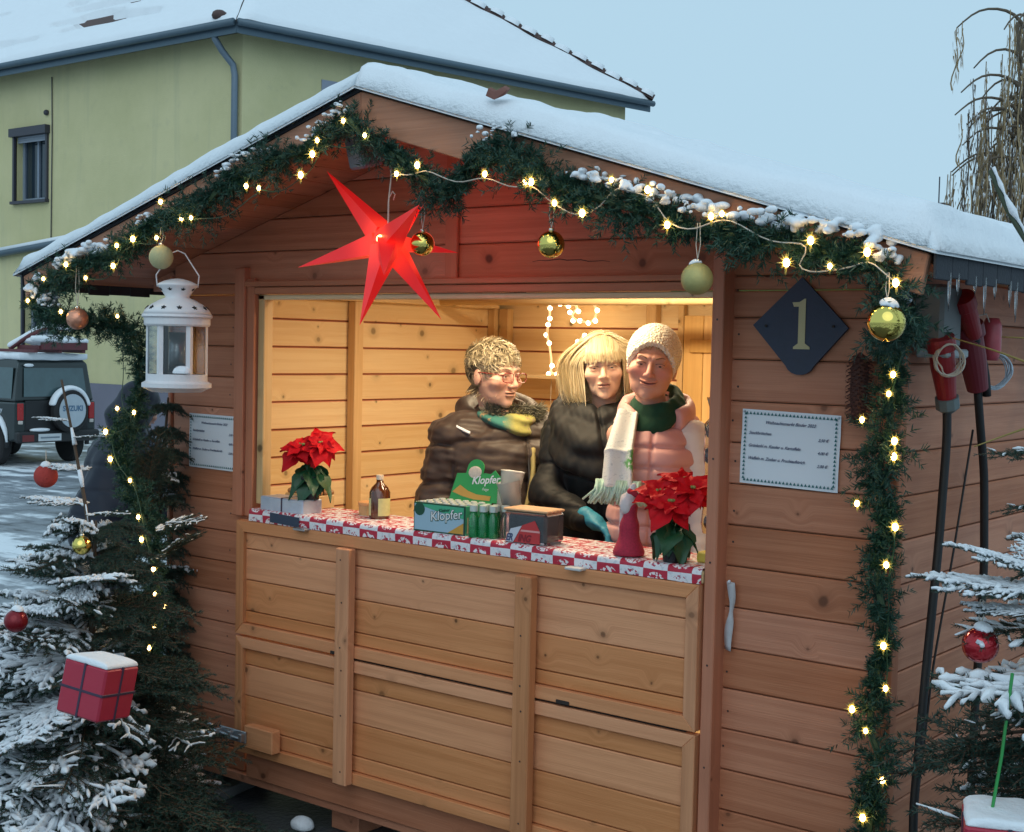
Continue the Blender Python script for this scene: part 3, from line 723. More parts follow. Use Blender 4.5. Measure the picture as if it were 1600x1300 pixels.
GLT = [(-1.56,-.53,2.48),(-1.67,-.53,2.44),(-1.74,-.53,2.4),(-1.85,-.53,2.39),(-1.97,-.53,2.37),(-2.13,-.53,2.32),(-2.22,-.53,2.26),(-2.32,-.53,2.25),(-2.46,-.53,2.22),(-2.55,-.53,2.18),(-2.71,-.53,2.1),(-2.86,-.53,2.08),(-3.0,-.53,2.04),(-3.16,-.53,2.0),(-3.18,-.53,1.93),(-3.04,-.53,1.87),(-2.95,-.5,1.85)]
GLP = [(-2.93,-.5,1.85),(-2.95,-.44,1.875),(-2.96,-.38,1.885)]+[(-2.89,-0.34,1.84),(-2.82,-0.34,1.76),(-2.81,-0.34,1.64),(-2.86,-0.34,1.54),(-2.93,-0.34,1.44),(-2.92,-0.34,1.35),(-2.84,-0.34,1.25),(-2.8,-0.34,1.16),(-2.75,-0.34,1.05),(-2.72,-0.34,0.93),(-2.7,-0.34,0.84),(-2.73,-0.34,0.73),(-2.75,-0.34,0.62)]
garland('green fir garland along the right half of the gable with thick snow', GR, .084, [(.27, .33, 1.2, .7), (.42, .5, 1.2, .8), (.5, .62, 1.2, 1.15), (.63, .9, 1.2, 1.2)], 1)
garland('green fir garland along the left half of the gable with specks of snow', GLT, .080, [(.0, .1, .9, .7), (.2, .3, .9, .8), (.5, .53, .9, .8), (.62, .78, 1, 1.1), (.84, .93, 1, 1.2)], 2)
garland('narrow fir garland hanging down the right front corner of the stall beside the cables', GRP, .072, [], 3)
garland('fir garland running down the left front corner of the stall behind the snowy spruce', GLP, .082, [], 4)
BULB = mat('lit_bulb', (1, .8, .5), .4, var=0, emis=(1, .62, .22), es=34)
WIRE = mat('clear_wire', (.55, .5, .42), .35, var=0); GWIRE = mat('green_wire', (.02, .06, .03), .5, var=0)
ico = None
def lights(label, pts, wmat, r=.0072, group='fairy lights in the garlands', bm=None, wr=.0018):
    global ico
    c = np.mean(pts, 0); g = thing('fairy_lights', label, 'string lights', tuple(c), 0, group)
    pts = [np.array(p)-c for p in pts]
    for i, p in enumerate(pts):
        if ico is None:
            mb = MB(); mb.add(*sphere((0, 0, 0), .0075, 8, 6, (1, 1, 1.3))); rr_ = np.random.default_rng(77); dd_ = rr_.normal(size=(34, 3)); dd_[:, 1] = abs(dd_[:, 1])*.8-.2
            mb.add(*needles(dd_*.004, dd_, rr_.uniform(.010, .021, 34), .0026), 1); o = mb.build('bulb', [bm or BULB, mat('painted_glow_tip', (.50, .44, .12), .5)], g); ico = o.data  # pale blades added round each bulb, their colour stands in for its glow
        else: o = bpy.data.objects.new('bulb', ico); link(o, g)
        o.location = p; o.scale = (rng.uniform(.7, 1.05),)*3; o.rotation_euler = (0, 0, rng.uniform(-.5, .5))
        if i: pass
    W = []
    for a, b_ in zip(pts[:-1], pts[1:]):
        mid = (a+b_)/2+np.array([0, .03, -.02-.08*min(.3, np.linalg.norm(b_-a))]); W += [a+np.array([0, .012, 0]), mid]
    W.append(pts[-1]+np.array([0, .012, 0])); mesh('wire', *tube(resample(W, .03), wr, 4), wmat, g)
    return g
BL1 = [(-1.52,-.59,2.47),(-1.43,-.59,2.42),(-1.63,-.59,2.42),(-1.65,-.59,2.38),(-1.7,-.59,2.32),(-1.95,-.59,2.3),(-1.89,-.59,2.29),(-2.27,-.59,2.21),(-2.22,-.59,2.21),(-2.38,-.59,2.27),(-2.4,-.59,2.15),(-2.53,-.59,2.15),(-2.62,-.59,2.13),(-2.64,-.59,2.06),(-2.8,-.59,2.02),(-2.92,-.59,2.07),(-3.06,-.59,2.02),(-3.16,-.59,1.94),(-2.95,-.59,1.9)]
BL2 = [(-2.93,-.36,1.89)]+[(-2.83,-0.43,1.55),(-2.73,-0.43,1.54),(-2.9,-0.43,1.46),(-2.87,-0.43,1.36),(-2.75,-0.43,1.29),(-2.7,-0.43,1.16),(-2.68,-0.43,1.08),(-2.61,-0.43,0.98),(-2.6,-0.43,0.89),(-2.54,-0.43,0.85),(-2.6,-0.43,0.77),(-2.63,-0.43,0.69)]
BR1 = [(-1.3,-.59,2.3),(-1.22,-.59,2.32),(-.97,-.59,2.28),(-.83,-.59,2.25),(-.81,-.59,2.25),(-.73,-.59,2.19),(-.64,-.59,2.16),(-.55,-.59,2.24),(-.44,-.59,2.21),(-.38,-.59,2.12),(-.25,-.6,2.135),(-.22,-.6,2.14),(.01,-.59,2.07),(-.05,-.59,2.02),(.06,-.59,2.01),(.15,-.59,2.04),(.22,-.59,1.97)]
BR2 = [(.06,-.16,1.9),(.04,-.16,1.76),(.03,-.16,1.71),(-.04,-.16,1.64),(.05,-.16,1.59),(.05,-.16,1.55),(-.05,-.15,1.42),(.06,-.16,1.37),(.04,-.16,1.27),(.04,-.16,1.06),(.05,-.16,.95),(-.04,-.16,.88),(0,-.16,.83),(.05,-.16,.71),(0,-.16,.6)]
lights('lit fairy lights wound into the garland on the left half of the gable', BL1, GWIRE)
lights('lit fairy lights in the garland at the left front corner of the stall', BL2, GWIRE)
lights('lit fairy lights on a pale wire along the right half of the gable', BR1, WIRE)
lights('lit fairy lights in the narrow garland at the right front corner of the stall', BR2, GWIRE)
FIG = [(-2.36,1.9,2.06),(-2.34,1.9,2.04),(-2.31,1.9,1.99),(-2.32,1.9,1.94),(-2.36,1.9,1.93),(-2.41,1.9,1.94),(-2.45,1.9,1.94),(-2.47,1.9,1.98),(-2.42,1.9,1.985),(-2.43,1.9,2.03),(-2.48,1.9,2.01),(-2.53,1.9,2.02),(-2.57,1.9,2.06),(-2.61,1.9,2.04),(-2.59,1.9,2.0),(-2.59,1.9,1.95),(-2.6,1.9,1.92),(-2.61,1.9,1.87),(-2.59,1.9,1.83),(-2.57,1.9,1.72),(-2.59,1.9,1.68),(-2.54,1.9,1.68),(-2.5,1.9,1.69),(-2.49,1.9,1.73),(-2.47,1.9,1.77),(-2.45,1.9,1.8),(-2.42,1.9,1.84),(-2.38,1.9,1.87)]
fg = thing('light_figure', 'figure outlined in warm lit bulbs hanging on the back wall inside the stall', 'light figure', (-2.5, 1.9, 1.9))
FB = mat('figure_bulb', (1, .9, .7), .4, var=0, emis=(1, .74, .42), es=11)
fp = [np.array(p)-np.array((-2.5, 1.9, 1.9)) for p in FIG]; fd = None
for p in fp:
    if fd is None: o = mesh('bulb', *sphere((0, 0, 0), .0115, 8, 6), FB, fg, smooth=True); fd = o.data
    else: o = bpy.data.objects.new('bulb', fd); link(o, fg)
    o.location = p
mesh('light_tube', *tube(resample(fp, .02), .006, 6), mat('light_hose', (.9, .8, .6), .3, var=0, emis=(1, .6, .28), es=.55), fg, smooth=True)
mesh('wire', *tube(resample([fp[19], fp[19]+np.array([-.02, .02, -.2]), fp[19]+np.array([.03, .02, -.38]), fp[19]+np.array([-.03, .02, -.5])], .03), .002, 4), WIRE, fg)
# ================================================================ red paper star
sc_ = Vector((-1.433, -.48, 2.116))
star = thing('star_lantern', 'glowing red paper star with long points hanging under the gable', 'star lantern', sc_)
SM, snt, sb = new_mat('red_star_paper'); kk = N(snt); co = kk.obj()
dl = kk.n('VectorMath', operation='LENGTH', i0=co).outputs['Value']
f = kk.ramp(dl, .17, .015)
sb.inputs['Base Color'].default_value = (.62, .02, .02, 1); sb.inputs['Roughness'].default_value = .45
L(snt, kk.mix(f, (.80, .008, .010), (1.0, .05, .02)), sb.inputs['Emission Color'])
L(snt, kk.math('MULTIPLY_ADD', f, .65, .42), sb.inputs['Emission Strength'])
tips = [(-1.825,-.36,2.366),(-1.783,-.52,2.043),(-1.37,-.66,1.86),(-1.265,-.42,1.884),(-1.305,-.3,2.092),(-1.092,-.72,2.19),(-1.45,-.30,2.25),(-1.598,-.2,2.034),(-1.2,-.74,1.999)]
for t in tips:
    d = Vector(t)-sc_; u = d.normalized(); a = Vector((0, 0, 1)) if abs(u.z) < .8 else Vector((1, 0, 0)); s1 = u.cross(a).normalized(); s2 = u.cross(s1)
    rb = min(.046, .13*d.length+.006); P = [u*.03+(s1*math.cos(q)+s2*math.sin(q))*rb for q in (.785, 2.356, 3.927, 5.498)]
    V = [tuple(p) for p in P]+[tuple(d)]; mesh('star_point', V, [(0, 1, 4), (1, 2, 4), (2, 3, 4), (3, 0, 4)], SM, star)
sl2 = bpy.data.lights.new('star_light', 'POINT'); sl2.energy = .9; sl2.color = (1, .10, .06); sl2.shadow_soft_size = .08; so_ = bpy.data.objects.new('star_light', sl2); link(so_, star); so_.location = (.03, .16, .03)
mesh('star_body', *sphere((0, 0, 0), .05, 10, 6), SM, star)
mesh('star_bulb', *sphere((.02, -.055, .005), .012, 10, 8), mat('star_bulb_lit', (1, .5, .2), .4, var=0, emis=(1, .5, .15), es=9), star, smooth=True)
mesh('cord', *tube([(0, .0, .03), (0, 0, .12), (.005, .005, .2), (-.01, .01, .27)], .0025, 5), WIRE, star)
mesh('tie', *tube([(0, 0, .13), (.02, -.005, .15), (.035, -.01, .14), (.02, 0, .125)], .002, 4), WIRE, star)
# grey spotlight housing under the ridge
gl = thing('spot_lamp', 'small grey lamp housing under the ridge behind the garland', 'lamp', (-1.60, -.42, 2.42))
GH = mat('grey_housing', (.10, .14, .19), .5)
box('housing', -.042, .042, -.04, .04, -.065, .04, GH, gl, b=.008, rot=(math.radians(15), 0, math.radians(-12)))
box('bracket', -.008, .008, -.008, .008, .03, .09, GH, gl)
# ================================================================ baubles
def gold(n, c, ro): return mat(n, c, ro, 1.0, var=.05, vs=20)
G1 = gold('gold_mirror', (.78, .62, .16), .07); G2 = mat('gold_matte', (.48, .42, .16), .5, .35, var=.15, vs=90, bump=.3, bs=300); G3 = mat('pale_gold_glitter', (.50, .47, .25), .65, .2, var=.2, vs=200, bump=.5, bs=400)
COP = mat('copper_crackle', (.72, .32, .20), .3, .7, var=.35, vs=60, bump=.6, bs=90)
REDG = mat('red_gloss', (.45, .01, .02), .1, .55, var=.1, coat=.5); REDF = mat('red_felt', (.42, .05, .04), .95, var=.25, vs=60, bump=.8, bs=200); REDD = mat('dark_red_gloss', (.22, .008, .015), .25, .3)
CAP = mat('bauble_cap', (.7, .68, .6), .25, .9)
def bauble(label, c, r, mt, snow=0, loop=.09, facets=False, cat='bauble', grp='baubles hanging at the stall'):
    b = thing('bauble', label, cat, c, rng.uniform(0, 6), grp)
    if facets:
        V, F = sphere((0, 0, 0), r, 28, 18); V = [tuple(Vector(v)*(1+.03*math.cos(14*math.atan2(v[1], v[0]))*abs(math.sin(math.acos(max(-1, min(1, v[2]/r))))))) for v in V]; mesh('ball', V, F, mt, b, smooth=True)
    else: mesh('ball', *sphere((0, 0, 0), r, 28, 18), mt, b, smooth=True)
    mesh('cap', *lathe([(0, r*.96), (r*.22, r*.94), (r*.22, r*1.16), (r*.1, r*1.22), (0, r*1.22)], 10, cap=False), CAP, b, smooth=True)
    mesh('loop', *tube([(0, 0, r*1.2), (.006, 0, r*1.2+loop*.4), (.003, 0, r*1.2+loop), (-.004, 0, r*1.2+loop), (-.007, 0, r*1.2+loop*.4), (0, 0, r*1.2)], .0013, 4), WIRE, b)
    if snow: stuff(isurf('snow_cap', lambda P: smax(d_ell(P, (.1*r, 0, r*.62), (r*.62*snow, r*.6*snow, r*.75*snow)), -(np.linalg.norm(P, axis=-1)-r*.96), .006)+.002*wob(P, 120, 3), (-r*1.2, -r*1.2, 0), (r*1.3, r*1.2, r*1.9), r/9, SNOW, b))
    return b
bauble('shiny gold bauble hanging just right of the red star', (-1.258, -.52, 2.103), .035, G1, loop=.1)
bauble('shiny gold bauble hanging by itself over the middle of the opening', (-.79, -.52, 2.088), .037, G1, loop=.085)
bauble('matte gold bauble with a small snow cap above the right end of the opening', (-.308, -.56, 1.987), .040, G2, .8, .09)
bauble('large mirror gold bauble with a snow cap below the right end of the gable', (.197, -.58, 1.882), .043, G1, .95, .06)
bauble('pale gold glitter bauble in front of the white lantern handle', (-2.413, -.56, 2.087), .041, G3, loop=.05)
bauble('copper crackle bauble on a long thread at the left end of the gable', (-2.892, -.56, 1.875), .039, COP, loop=.16)
# spruce cone at the right corner
cn = thing('pine_cone', 'long dark brown spruce cone hanging beside the number sign', 'pine cone', (-.098, -.055, 1.72))
mb = MB(); CN = mat('cone_brown', (.11, .045, .035), .7, var=.3, vs=50)
mb.add(*lathe([(.003, -.095), (.018, -.08), (.024, -.03), (.024, .05), (.014, .085), (.003, .095)], 10))
for i in range(230):
    a = i*2.39996; z = -.09+.18*i/230; r = .021*min(1, (.1-abs(z))/.03)+.004; u = Vector((math.cos(a), math.sin(a), 0)); s_ = Vector((-u.y, u.x, 0)); p = u*r*.8+Vector((0, 0, z)); q = u*(r+.011)+Vector((0, 0, z-.006))
    mb.add([tuple(p-s_*.003), tuple(q-s_*.006), tuple(q+u*.002+Vector((0, 0, -.003))), tuple(q+s_*.006), tuple(p+s_*.003)], [(0, 1, 2, 3, 4)])
stuff(mb.build('cone_scales', CN, cn))
# ================================================================ white lantern
LWm = mat('white_lantern_metal', (.74, .73, .74), .35, var=.04, vs=9); LGL = mat('lantern_glass', (.8, .82, .85), .05, var=0, trans=1.0)
ln = thing('lantern', 'white metal lantern with star cut-outs hanging at the left of the opening', 'lantern', (-2.40, -.5, 1.628), math.radians(18))
def hexl(prof, nm, par=ln, n=6): return mesh(nm, *lathe(prof, n), LWm, par)
mesh('base', *lathe([(0, 0), (.085, 0), (.10, .008), (.118, .016), (.118, .030), (.104, .038), (.104, .062), (0, .062)], 36), LWm, ln, smooth=False)
for k in range(6):
    a = k*math.pi/3+.5; a2 = (k+1)*math.pi/3+.5; R_ = .104; p = Vector((R_*math.cos(a), R_*math.sin(a), 0)); q = Vector((R_*math.cos(a2), R_*math.sin(a2), 0))
    pn = mesh('lantern_frame', *extrude_poly([(*p.lerp(q, .0).xy, .062), (*p.lerp(q, .14).xy, .062), (*p.lerp(q, .14).xy, .228), (*p.lerp(q, 0).xy, .228)], tuple((-(p+q)/2).normalized()*.004)), LWm, ln)
    mesh('lantern_frame', *extrude_poly([(*p.lerp(q, .86).xy, .062), (*q.xy, .062), (*q.xy, .228), (*p.lerp(q, .86).xy, .228)], tuple((-(p+q)/2).normalized()*.004)), LWm, ln)
    mesh('glass_pane', *extrude_poly([(*p.lerp(q, .14).xy, .064), (*p.lerp(q, .86).xy, .064), (*p.lerp(q, .86).xy, .226), (*p.lerp(q, .14).xy, .226)], tuple((-(p+q)/2).normalized()*.0015)), LGL, ln)
mesh('rim', *lathe([(0, .226), (.108, .226), (.112, .232), (.112, .252), (.120, .258), (.118, .266), (0, .266)], 36), LWm, ln)
mesh('dome', *lathe([(.117, .266), (.108, .282), (.088, .30), (.060, .316), (.044, .322), (.040, .326), (.052, .345), (.066, .362), (.070, .366), (.066, .371), (.045, .381), (.02, .388), (0, .39)], 36), LWm, ln, smooth=True)
BLK = mat('cutout_dark', (.02, .02, .02), .9, var=0)
def starP(r, n=5): return [(r*(1 if i % 2 == 0 else .45)*math.sin(i*math.pi/n), r*(1 if i % 2 == 0 else .45)*math.cos(i*math.pi/n)) for i in range(2*n)]
for k, (rr, zz, tl, s_, n) in enumerate([(.103, .2885, 42, .0095, 12), (.0565, .351, -55, .0085, 8)]):
    for i in range(n):
        a = 2*math.pi*i/n+.13; c = Vector((rr*math.cos(a), rr*math.sin(a), zz)); t = Vector((-math.sin(a), math.cos(a), 0)); up = Vector((-math.cos(a)*math.sin(math.radians(tl)), -math.sin(a)*math.sin(math.radians(tl)), math.cos(math.radians(tl))))
        nrm = t.cross(up); nrm = nrm if nrm.dot(Vector((math.cos(a), math.sin(a), 0))) > 0 else -nrm
        P = [tuple(c+nrm*.0015+t*x+up*y) for x, y in starP(s_)]; mesh('star_cutout', *extrude_poly(P, tuple(-nrm*.004)), BLK, ln)
mesh('handle', *tube([(.068*math.cos(.5), .068*math.sin(.5), .36), (.072*math.cos(.5), .072*math.sin(.5), .40), (.02, .012, .475), (.0, .0, .485), (-.02, -.012, .475), (-.072*math.cos(.5), -.072*math.sin(.5), .40), (-.068*math.cos(.5), -.068*math.sin(.5), .36)], .0025, 6), LWm, ln, smooth=True)
mesh('candle', *lathe([(0, .064), (.028, .064), (.028, .205), (.02, .205), (.012, .196), (0, .196)], 20), mat('candle_silver', (.62, .63, .60), .35, .4, var=.3, vs=30), ln, smooth=True)
stuff(isurf('snow_drift', lambda P: d_ell(P, (.05, -.055, .07), (.045, .03, .028))+.003*wob(P, 90, 2), (-.02, -.12, .06), (.12, .0, .11), .005, SNOW, ln))
# ================================================================ number sign and price lists
SL = mat('slate', (.035, .045, .075), .6, var=.25, vs=25, bump=.4, bs=60); GOLDP = mat('gold_paint', (.52, .45, .24), .5, .2)
sg = thing('number_sign', 'dark slate diamond with a gold numeral 1 on the right of the stall front', 'number sign', (-.296, -.004, 1.884))
P = [(0, 0, .136), (.142, 0, -.004)]+[(.045*math.cos(a)*1.0, 0, -.100-.036*math.sin(a)) for a in np.linspace(.3, math.pi-.3, 8)]+[(-.148, 0, .002)]
sl_ = mesh('slate', *extrude_poly([(x, -.010, z) for x, y, z in P], (0, .009, 0)), SL, sg)
one = [(-.026, .062), (-.021, .050), (-.006, .050), (-.006, -.052), (-.020, -.062), (-.020, -.068), (.030, -.068), (.030, -.062), (.015, -.052), (.015, .072), (.011, .072), (-.004, .063)]
mesh('numeral', *extrude_poly([(x, -.0108, z+.004) for x, z in one], (0, -.0012, 0)), GOLDP, sg)
for x in (-.105, .1): mesh('screw', *xf(lathe([(0, 0), (.004, 0), (.004, .003), (0, .003)], 8), Matrix.Translation((x, -.013, 0)) @ Euler((math.pi/2, 0, 0)).to_matrix().to_4x4()), DARK, sg)
PAP = mat('white_paper', (.80, .82, .86), .5, var=.02, vs=3); INK = mat('blue_ink', (.06, .08, .16), .7, var=0); GRI = mat('green_print', (.02, .14, .15), .7, var=0)
def text(s, size, mt, parent, loc, rot=(math.pi/2, 0, 0), shear=.25, ext=.0002, al='LEFT', bold=0, xs=1.0, name='print'):
    c = bpy.data.curves.new(name, 'FONT'); c.body = s; c.size = size; c.shear = shear; c.extrude = ext; c.align_x = al; c.offset = bold; c.resolution_u = 3
    t = bpy.data.objects.new(name, c); sc.collection.objects.link(t); dg = bpy.context.evaluated_depsgraph_get(); me = bpy.data.meshes.new_from_object(t.evaluated_get(dg))
    sc.collection.objects.unlink(t); bpy.data.objects.remove(t)
    o = bpy.data.objects.new(name, me); me.materials.clear(); me.materials.append(mt); o.location = loc; o.rotation_euler = rot; o.scale = (xs, 1, 1); return link(o, parent)
def pricelist(label, c, tilt):
    p = thing('price_list', label, 'price list', c, 0, 'printed price lists on the stall front'); p.rotation_euler = (0, tilt, 0)
    w_, h = .152, .1065; nx = 12; V = []; F = []
    for j in range(5):
        for i in range(nx+1):
            x = -w_+2*w_*i/nx; z = -h+2*h*j/4; V.append((x, -.0015-.0022*abs(math.sin(i*.55+j))*(1 if 0 < i < nx else 1.5), z))
    for j in range(4):
        for i in range(nx): F.append((j*(nx+1)+i, j*(nx+1)+i+1, (j+1)*(nx+1)+i+1, (j+1)*(nx+1)+i))
    pp = mesh('sheet', V, F, PAP, p, smooth=True); y = -.0062
    mb = MB()
    for i in range(25):
        for z in (h-.014, -h+.008): x = -w_+.016+i*(2*w_-.032)/24; mb.add([(x-.0043, y, z), (x+.0043, y, z), (x, y, z+.0085)], [(0, 1, 2)])
    for j in range(17):
        for x in (-w_+.012, w_-.012): z = -h+.014+j*(2*h-.03)/16; mb.add([(x-.0043, y, z), (x+.0043, y, z), (x, y, z+.0085)], [(0, 1, 2)])
    stuff(mb.build('tree_border', GRI, p))
    text('Weihnachtsmarkt Binder 2022', .0125, INK, p, (0, y, .068), shear=.4, al='CENTER', bold=.00015)
    for k, (a, b_) in enumerate((('Stockbrötchen', '2,50 €'), ('Grünkohl m. Kassler u. Kartoffeln', '4,00 €'), ('Waffeln m. Zucker u. Fruchtaufstrich', '2,00 €'))):
        text(a, .0125, INK, p, (-.128, y, .036-k*.036), shear=.4, bold=.00015, xs=.95); text(b_, .0115, INK, p, (.118, y, .030-k*.036), shear=.4, al='RIGHT', bold=.00015)
    for x in (-w_+.007, w_-.007): mesh('drawing_pin', *xf(lathe([(0, 0), (.004, 0), (.003, .003), (0, .004)], 8), Matrix.Translation((x, -.004, h-.007)) @ Euler((math.pi/2, 0, 0)).to_matrix().to_4x4()), ZINC, p)
    return p
pricelist('white printed price list pinned under the slate number sign', (-.322, -.004, 1.537), math.radians(1.2))
pricelist('white printed price list pinned left of the opening, below the white lantern', (-2.79, -.004, 1.411), math.radians(.5))
# strip of cloth hanging by a nail
rb = thing('cloth_strip', 'twisted pale cloth strip hanging from a nail right of the hatch', 'ribbon', (-.487, -.012, 1.145))
V = []; F = []
for i in range(15):
    t = i/14; a = t*3.6+.4; w_ = .011*(1-.72*math.exp(-((t-.42)/.12)**2)); z = -.2*t; cx_ = .004*math.sin(t*5)
    V += [(cx_-w_*abs(math.cos(a))-.004, -.006*math.sin(a)-.004, z), (cx_+w_, .004*math.sin(a)-.006, z-.002)]
for i in range(14): F.append((2*i, 2*i+1, 2*i+3, 2*i+2))
o = mesh('cloth', V, F, mat('dirty_white_cloth', (.5, .5, .52), .9, var=.2, vs=40), rb, smooth=True); sd = o.modifiers.new('thick', 'SOLIDIFY'); sd.thickness = .002
mesh('nail', *xf(lathe([(0, 0), (.004, 0), (.004, .004), (0, .004)], 8), Matrix.Translation((-.002, -.012, .002)) @ Euler((math.pi/2, 0, 0)).to_matrix().to_4x4()), PAP, rb)
# ================================================================ people
def rotm(rx=0, ry=0, rz=0): return np.array(Euler((rx, ry, rz)).to_matrix())
def skin_mat(name, base, lip, blush, smile=0.0):
    mt, nt, b = new_mat(name); k = N(nt); co = k.obj()
    def mask(c, r, lo=1.25, hi=.75):
        v = k.n('VectorMath', operation='SUBTRACT', i0=co, i1=c).outputs[0]; v = k.n('VectorMath', operation='DIVIDE', i0=v, i1=r).outputs[0]
        return k.ramp(k.n('VectorMath', operation='LENGTH', i0=v).outputs['Value'], lo, hi)
    sp = k.n('SeparateXYZ', i0=co); x2 = k.math('MULTIPLY', sp.outputs[0], sp.outputs[0])
    zc = k.math('SUBTRACT', sp.outputs[2], k.math('MULTIPLY', x2, smile*14)); cw = k.n('CombineXYZ', i0=sp.outputs[0], i1=sp.outputs[1], i2=zc).outputs[0]
    def mask2(c, r, lo=1.25, hi=.75):
        v = k.n('VectorMath', operation='SUBTRACT', i0=cw, i1=c).outputs[0]; v = k.n('VectorMath', operation='DIVIDE', i0=v, i1=r).outputs[0]
        return k.ramp(k.n('VectorMath', operation='LENGTH', i0=v).outputs['Value'], lo, hi)
    nz = k.noise(co, 45, 4); c = k.mix(nz, tuple(v*.9 for v in base), tuple(min(1, v*1.08) for v in base))
    for s in (-1, 1): c = k.mix(k.math('MULTIPLY', mask((s*.04, -.07, -.025), (.026, .04, .022), 1.5, .1), .55), c, blush)
    c = k.mix(k.math('MULTIPLY', mask((0, -.105, -.03), (.014, .02, .014), 1.5, .2), .4), c, blush)
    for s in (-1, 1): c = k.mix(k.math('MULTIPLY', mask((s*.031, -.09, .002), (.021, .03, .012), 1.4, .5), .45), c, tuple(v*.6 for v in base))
    c = k.mix(k.math('MULTIPLY', mask2((0, -.092, -.0595), (.024+.010*smile, .03, .0070)), .5), c, lip)
    c = k.mix(k.math('MULTIPLY', mask2((0, -.092, -.0595), (.024+.012*smile, .03, .0021), 1.3, .7), .9), c, (.09, .02, .02))
    L(nt, c, b.inputs['Base Color']); b.inputs['Roughness'].default_value = .5; b.inputs['Specular IOR Level'].default_value = .35
    b.inputs['Subsurface Weight'].default_value = .12; b.inputs['Subsurface Radius'].default_value = (.012, .004, .002); b.inputs['Subsurface Scale'].default_value = .5
    L(nt, k.bump(k.noise(co, 240, 3), .12, .001), b.inputs['Normal']); return mt
def head_sdf(P, smile=0.0, full=0.0, age=0.0, squint=.0):
    X = np.abs(P[..., 0]); Q = np.stack([X, P[..., 1], P[..., 2]], -1)
    d = d_ell(P, (0, .018, .03), (.074, .093, .084))
    d = smin(d, d_ell(P, (0, -.016, -.022), (.063+full, .070, .084)), .02)
    d = smin(d, d_ell(P, (0, -.034, -.073), (.047+full, .045, .034)), .02)
    d = smin(d, d_ell(P, (0, -.068, -.097), (.020, .017, .015)), .018)
    d = smin(d, d_ell(Q, (.043, -.058, -.024+.004*smile), (.022+full*.5, .023, .020)), .02)
    d = smin(d, d_cap(Q, (.008, -.080, .022), (.040, -.072, .024), .009, .008), .014)
    d = smax(d, -d_ell(Q, (.031, -.098, .003), (.019, .017, .013)), .012)
    d = smin(d, d_cap(P, (0, -.083, .010), (0, -.106, -.029), .006, .0105), .009)
    d = smin(d, d_ell(Q, (.0115, -.096, -.033), (.008, .010, .007)), .007)
    d = smax(d, -d_ell(Q, (.006, -.105, -.041), (.0035, .005, .003)), .003)
    zs = P[..., 2]-14*smile*X**2; M = np.stack([P[..., 0], P[..., 1], zs], -1)
    d = smin(d, d_ell(M, (0, -.0855, -.0545), (.023+.011*smile, .011, .0046)), .006)
    d = smin(d, d_ell(M, (0, -.0845, -.0655), (.020+.011*smile, .011, .0050)), .006)
    d = smax(d, -d_ell(M, (0, -.0975, -.0597), (.024+.012*smile, .007, .0018)), .003)
    sq = max(smile*1.3, squint)
    d = smin(d, d_ell(Q, (.031, -.0715, .0070-.0018*sq), (.0178, .0145, .0090+.0010*sq)), .004)        # upper lid
    d = smin(d, d_ell(Q, (.031, -.0705, -.0080+.0020*sq), (.0172, .0143, .0075+.0014*smile)), .005)     # lower lid
    if age: d = d+.0012*age*np.exp(-((X-.028-(.0-P[..., 2]-.04)*.35)/.004)**2)*(P[..., 1] < -.05)*(P[..., 2] < -.03)*(P[..., 2] > -.075)
    d = smin(d, d_ell(Q, (.076, .012, -.012), (.008, .018, .030)), .006)
    return d
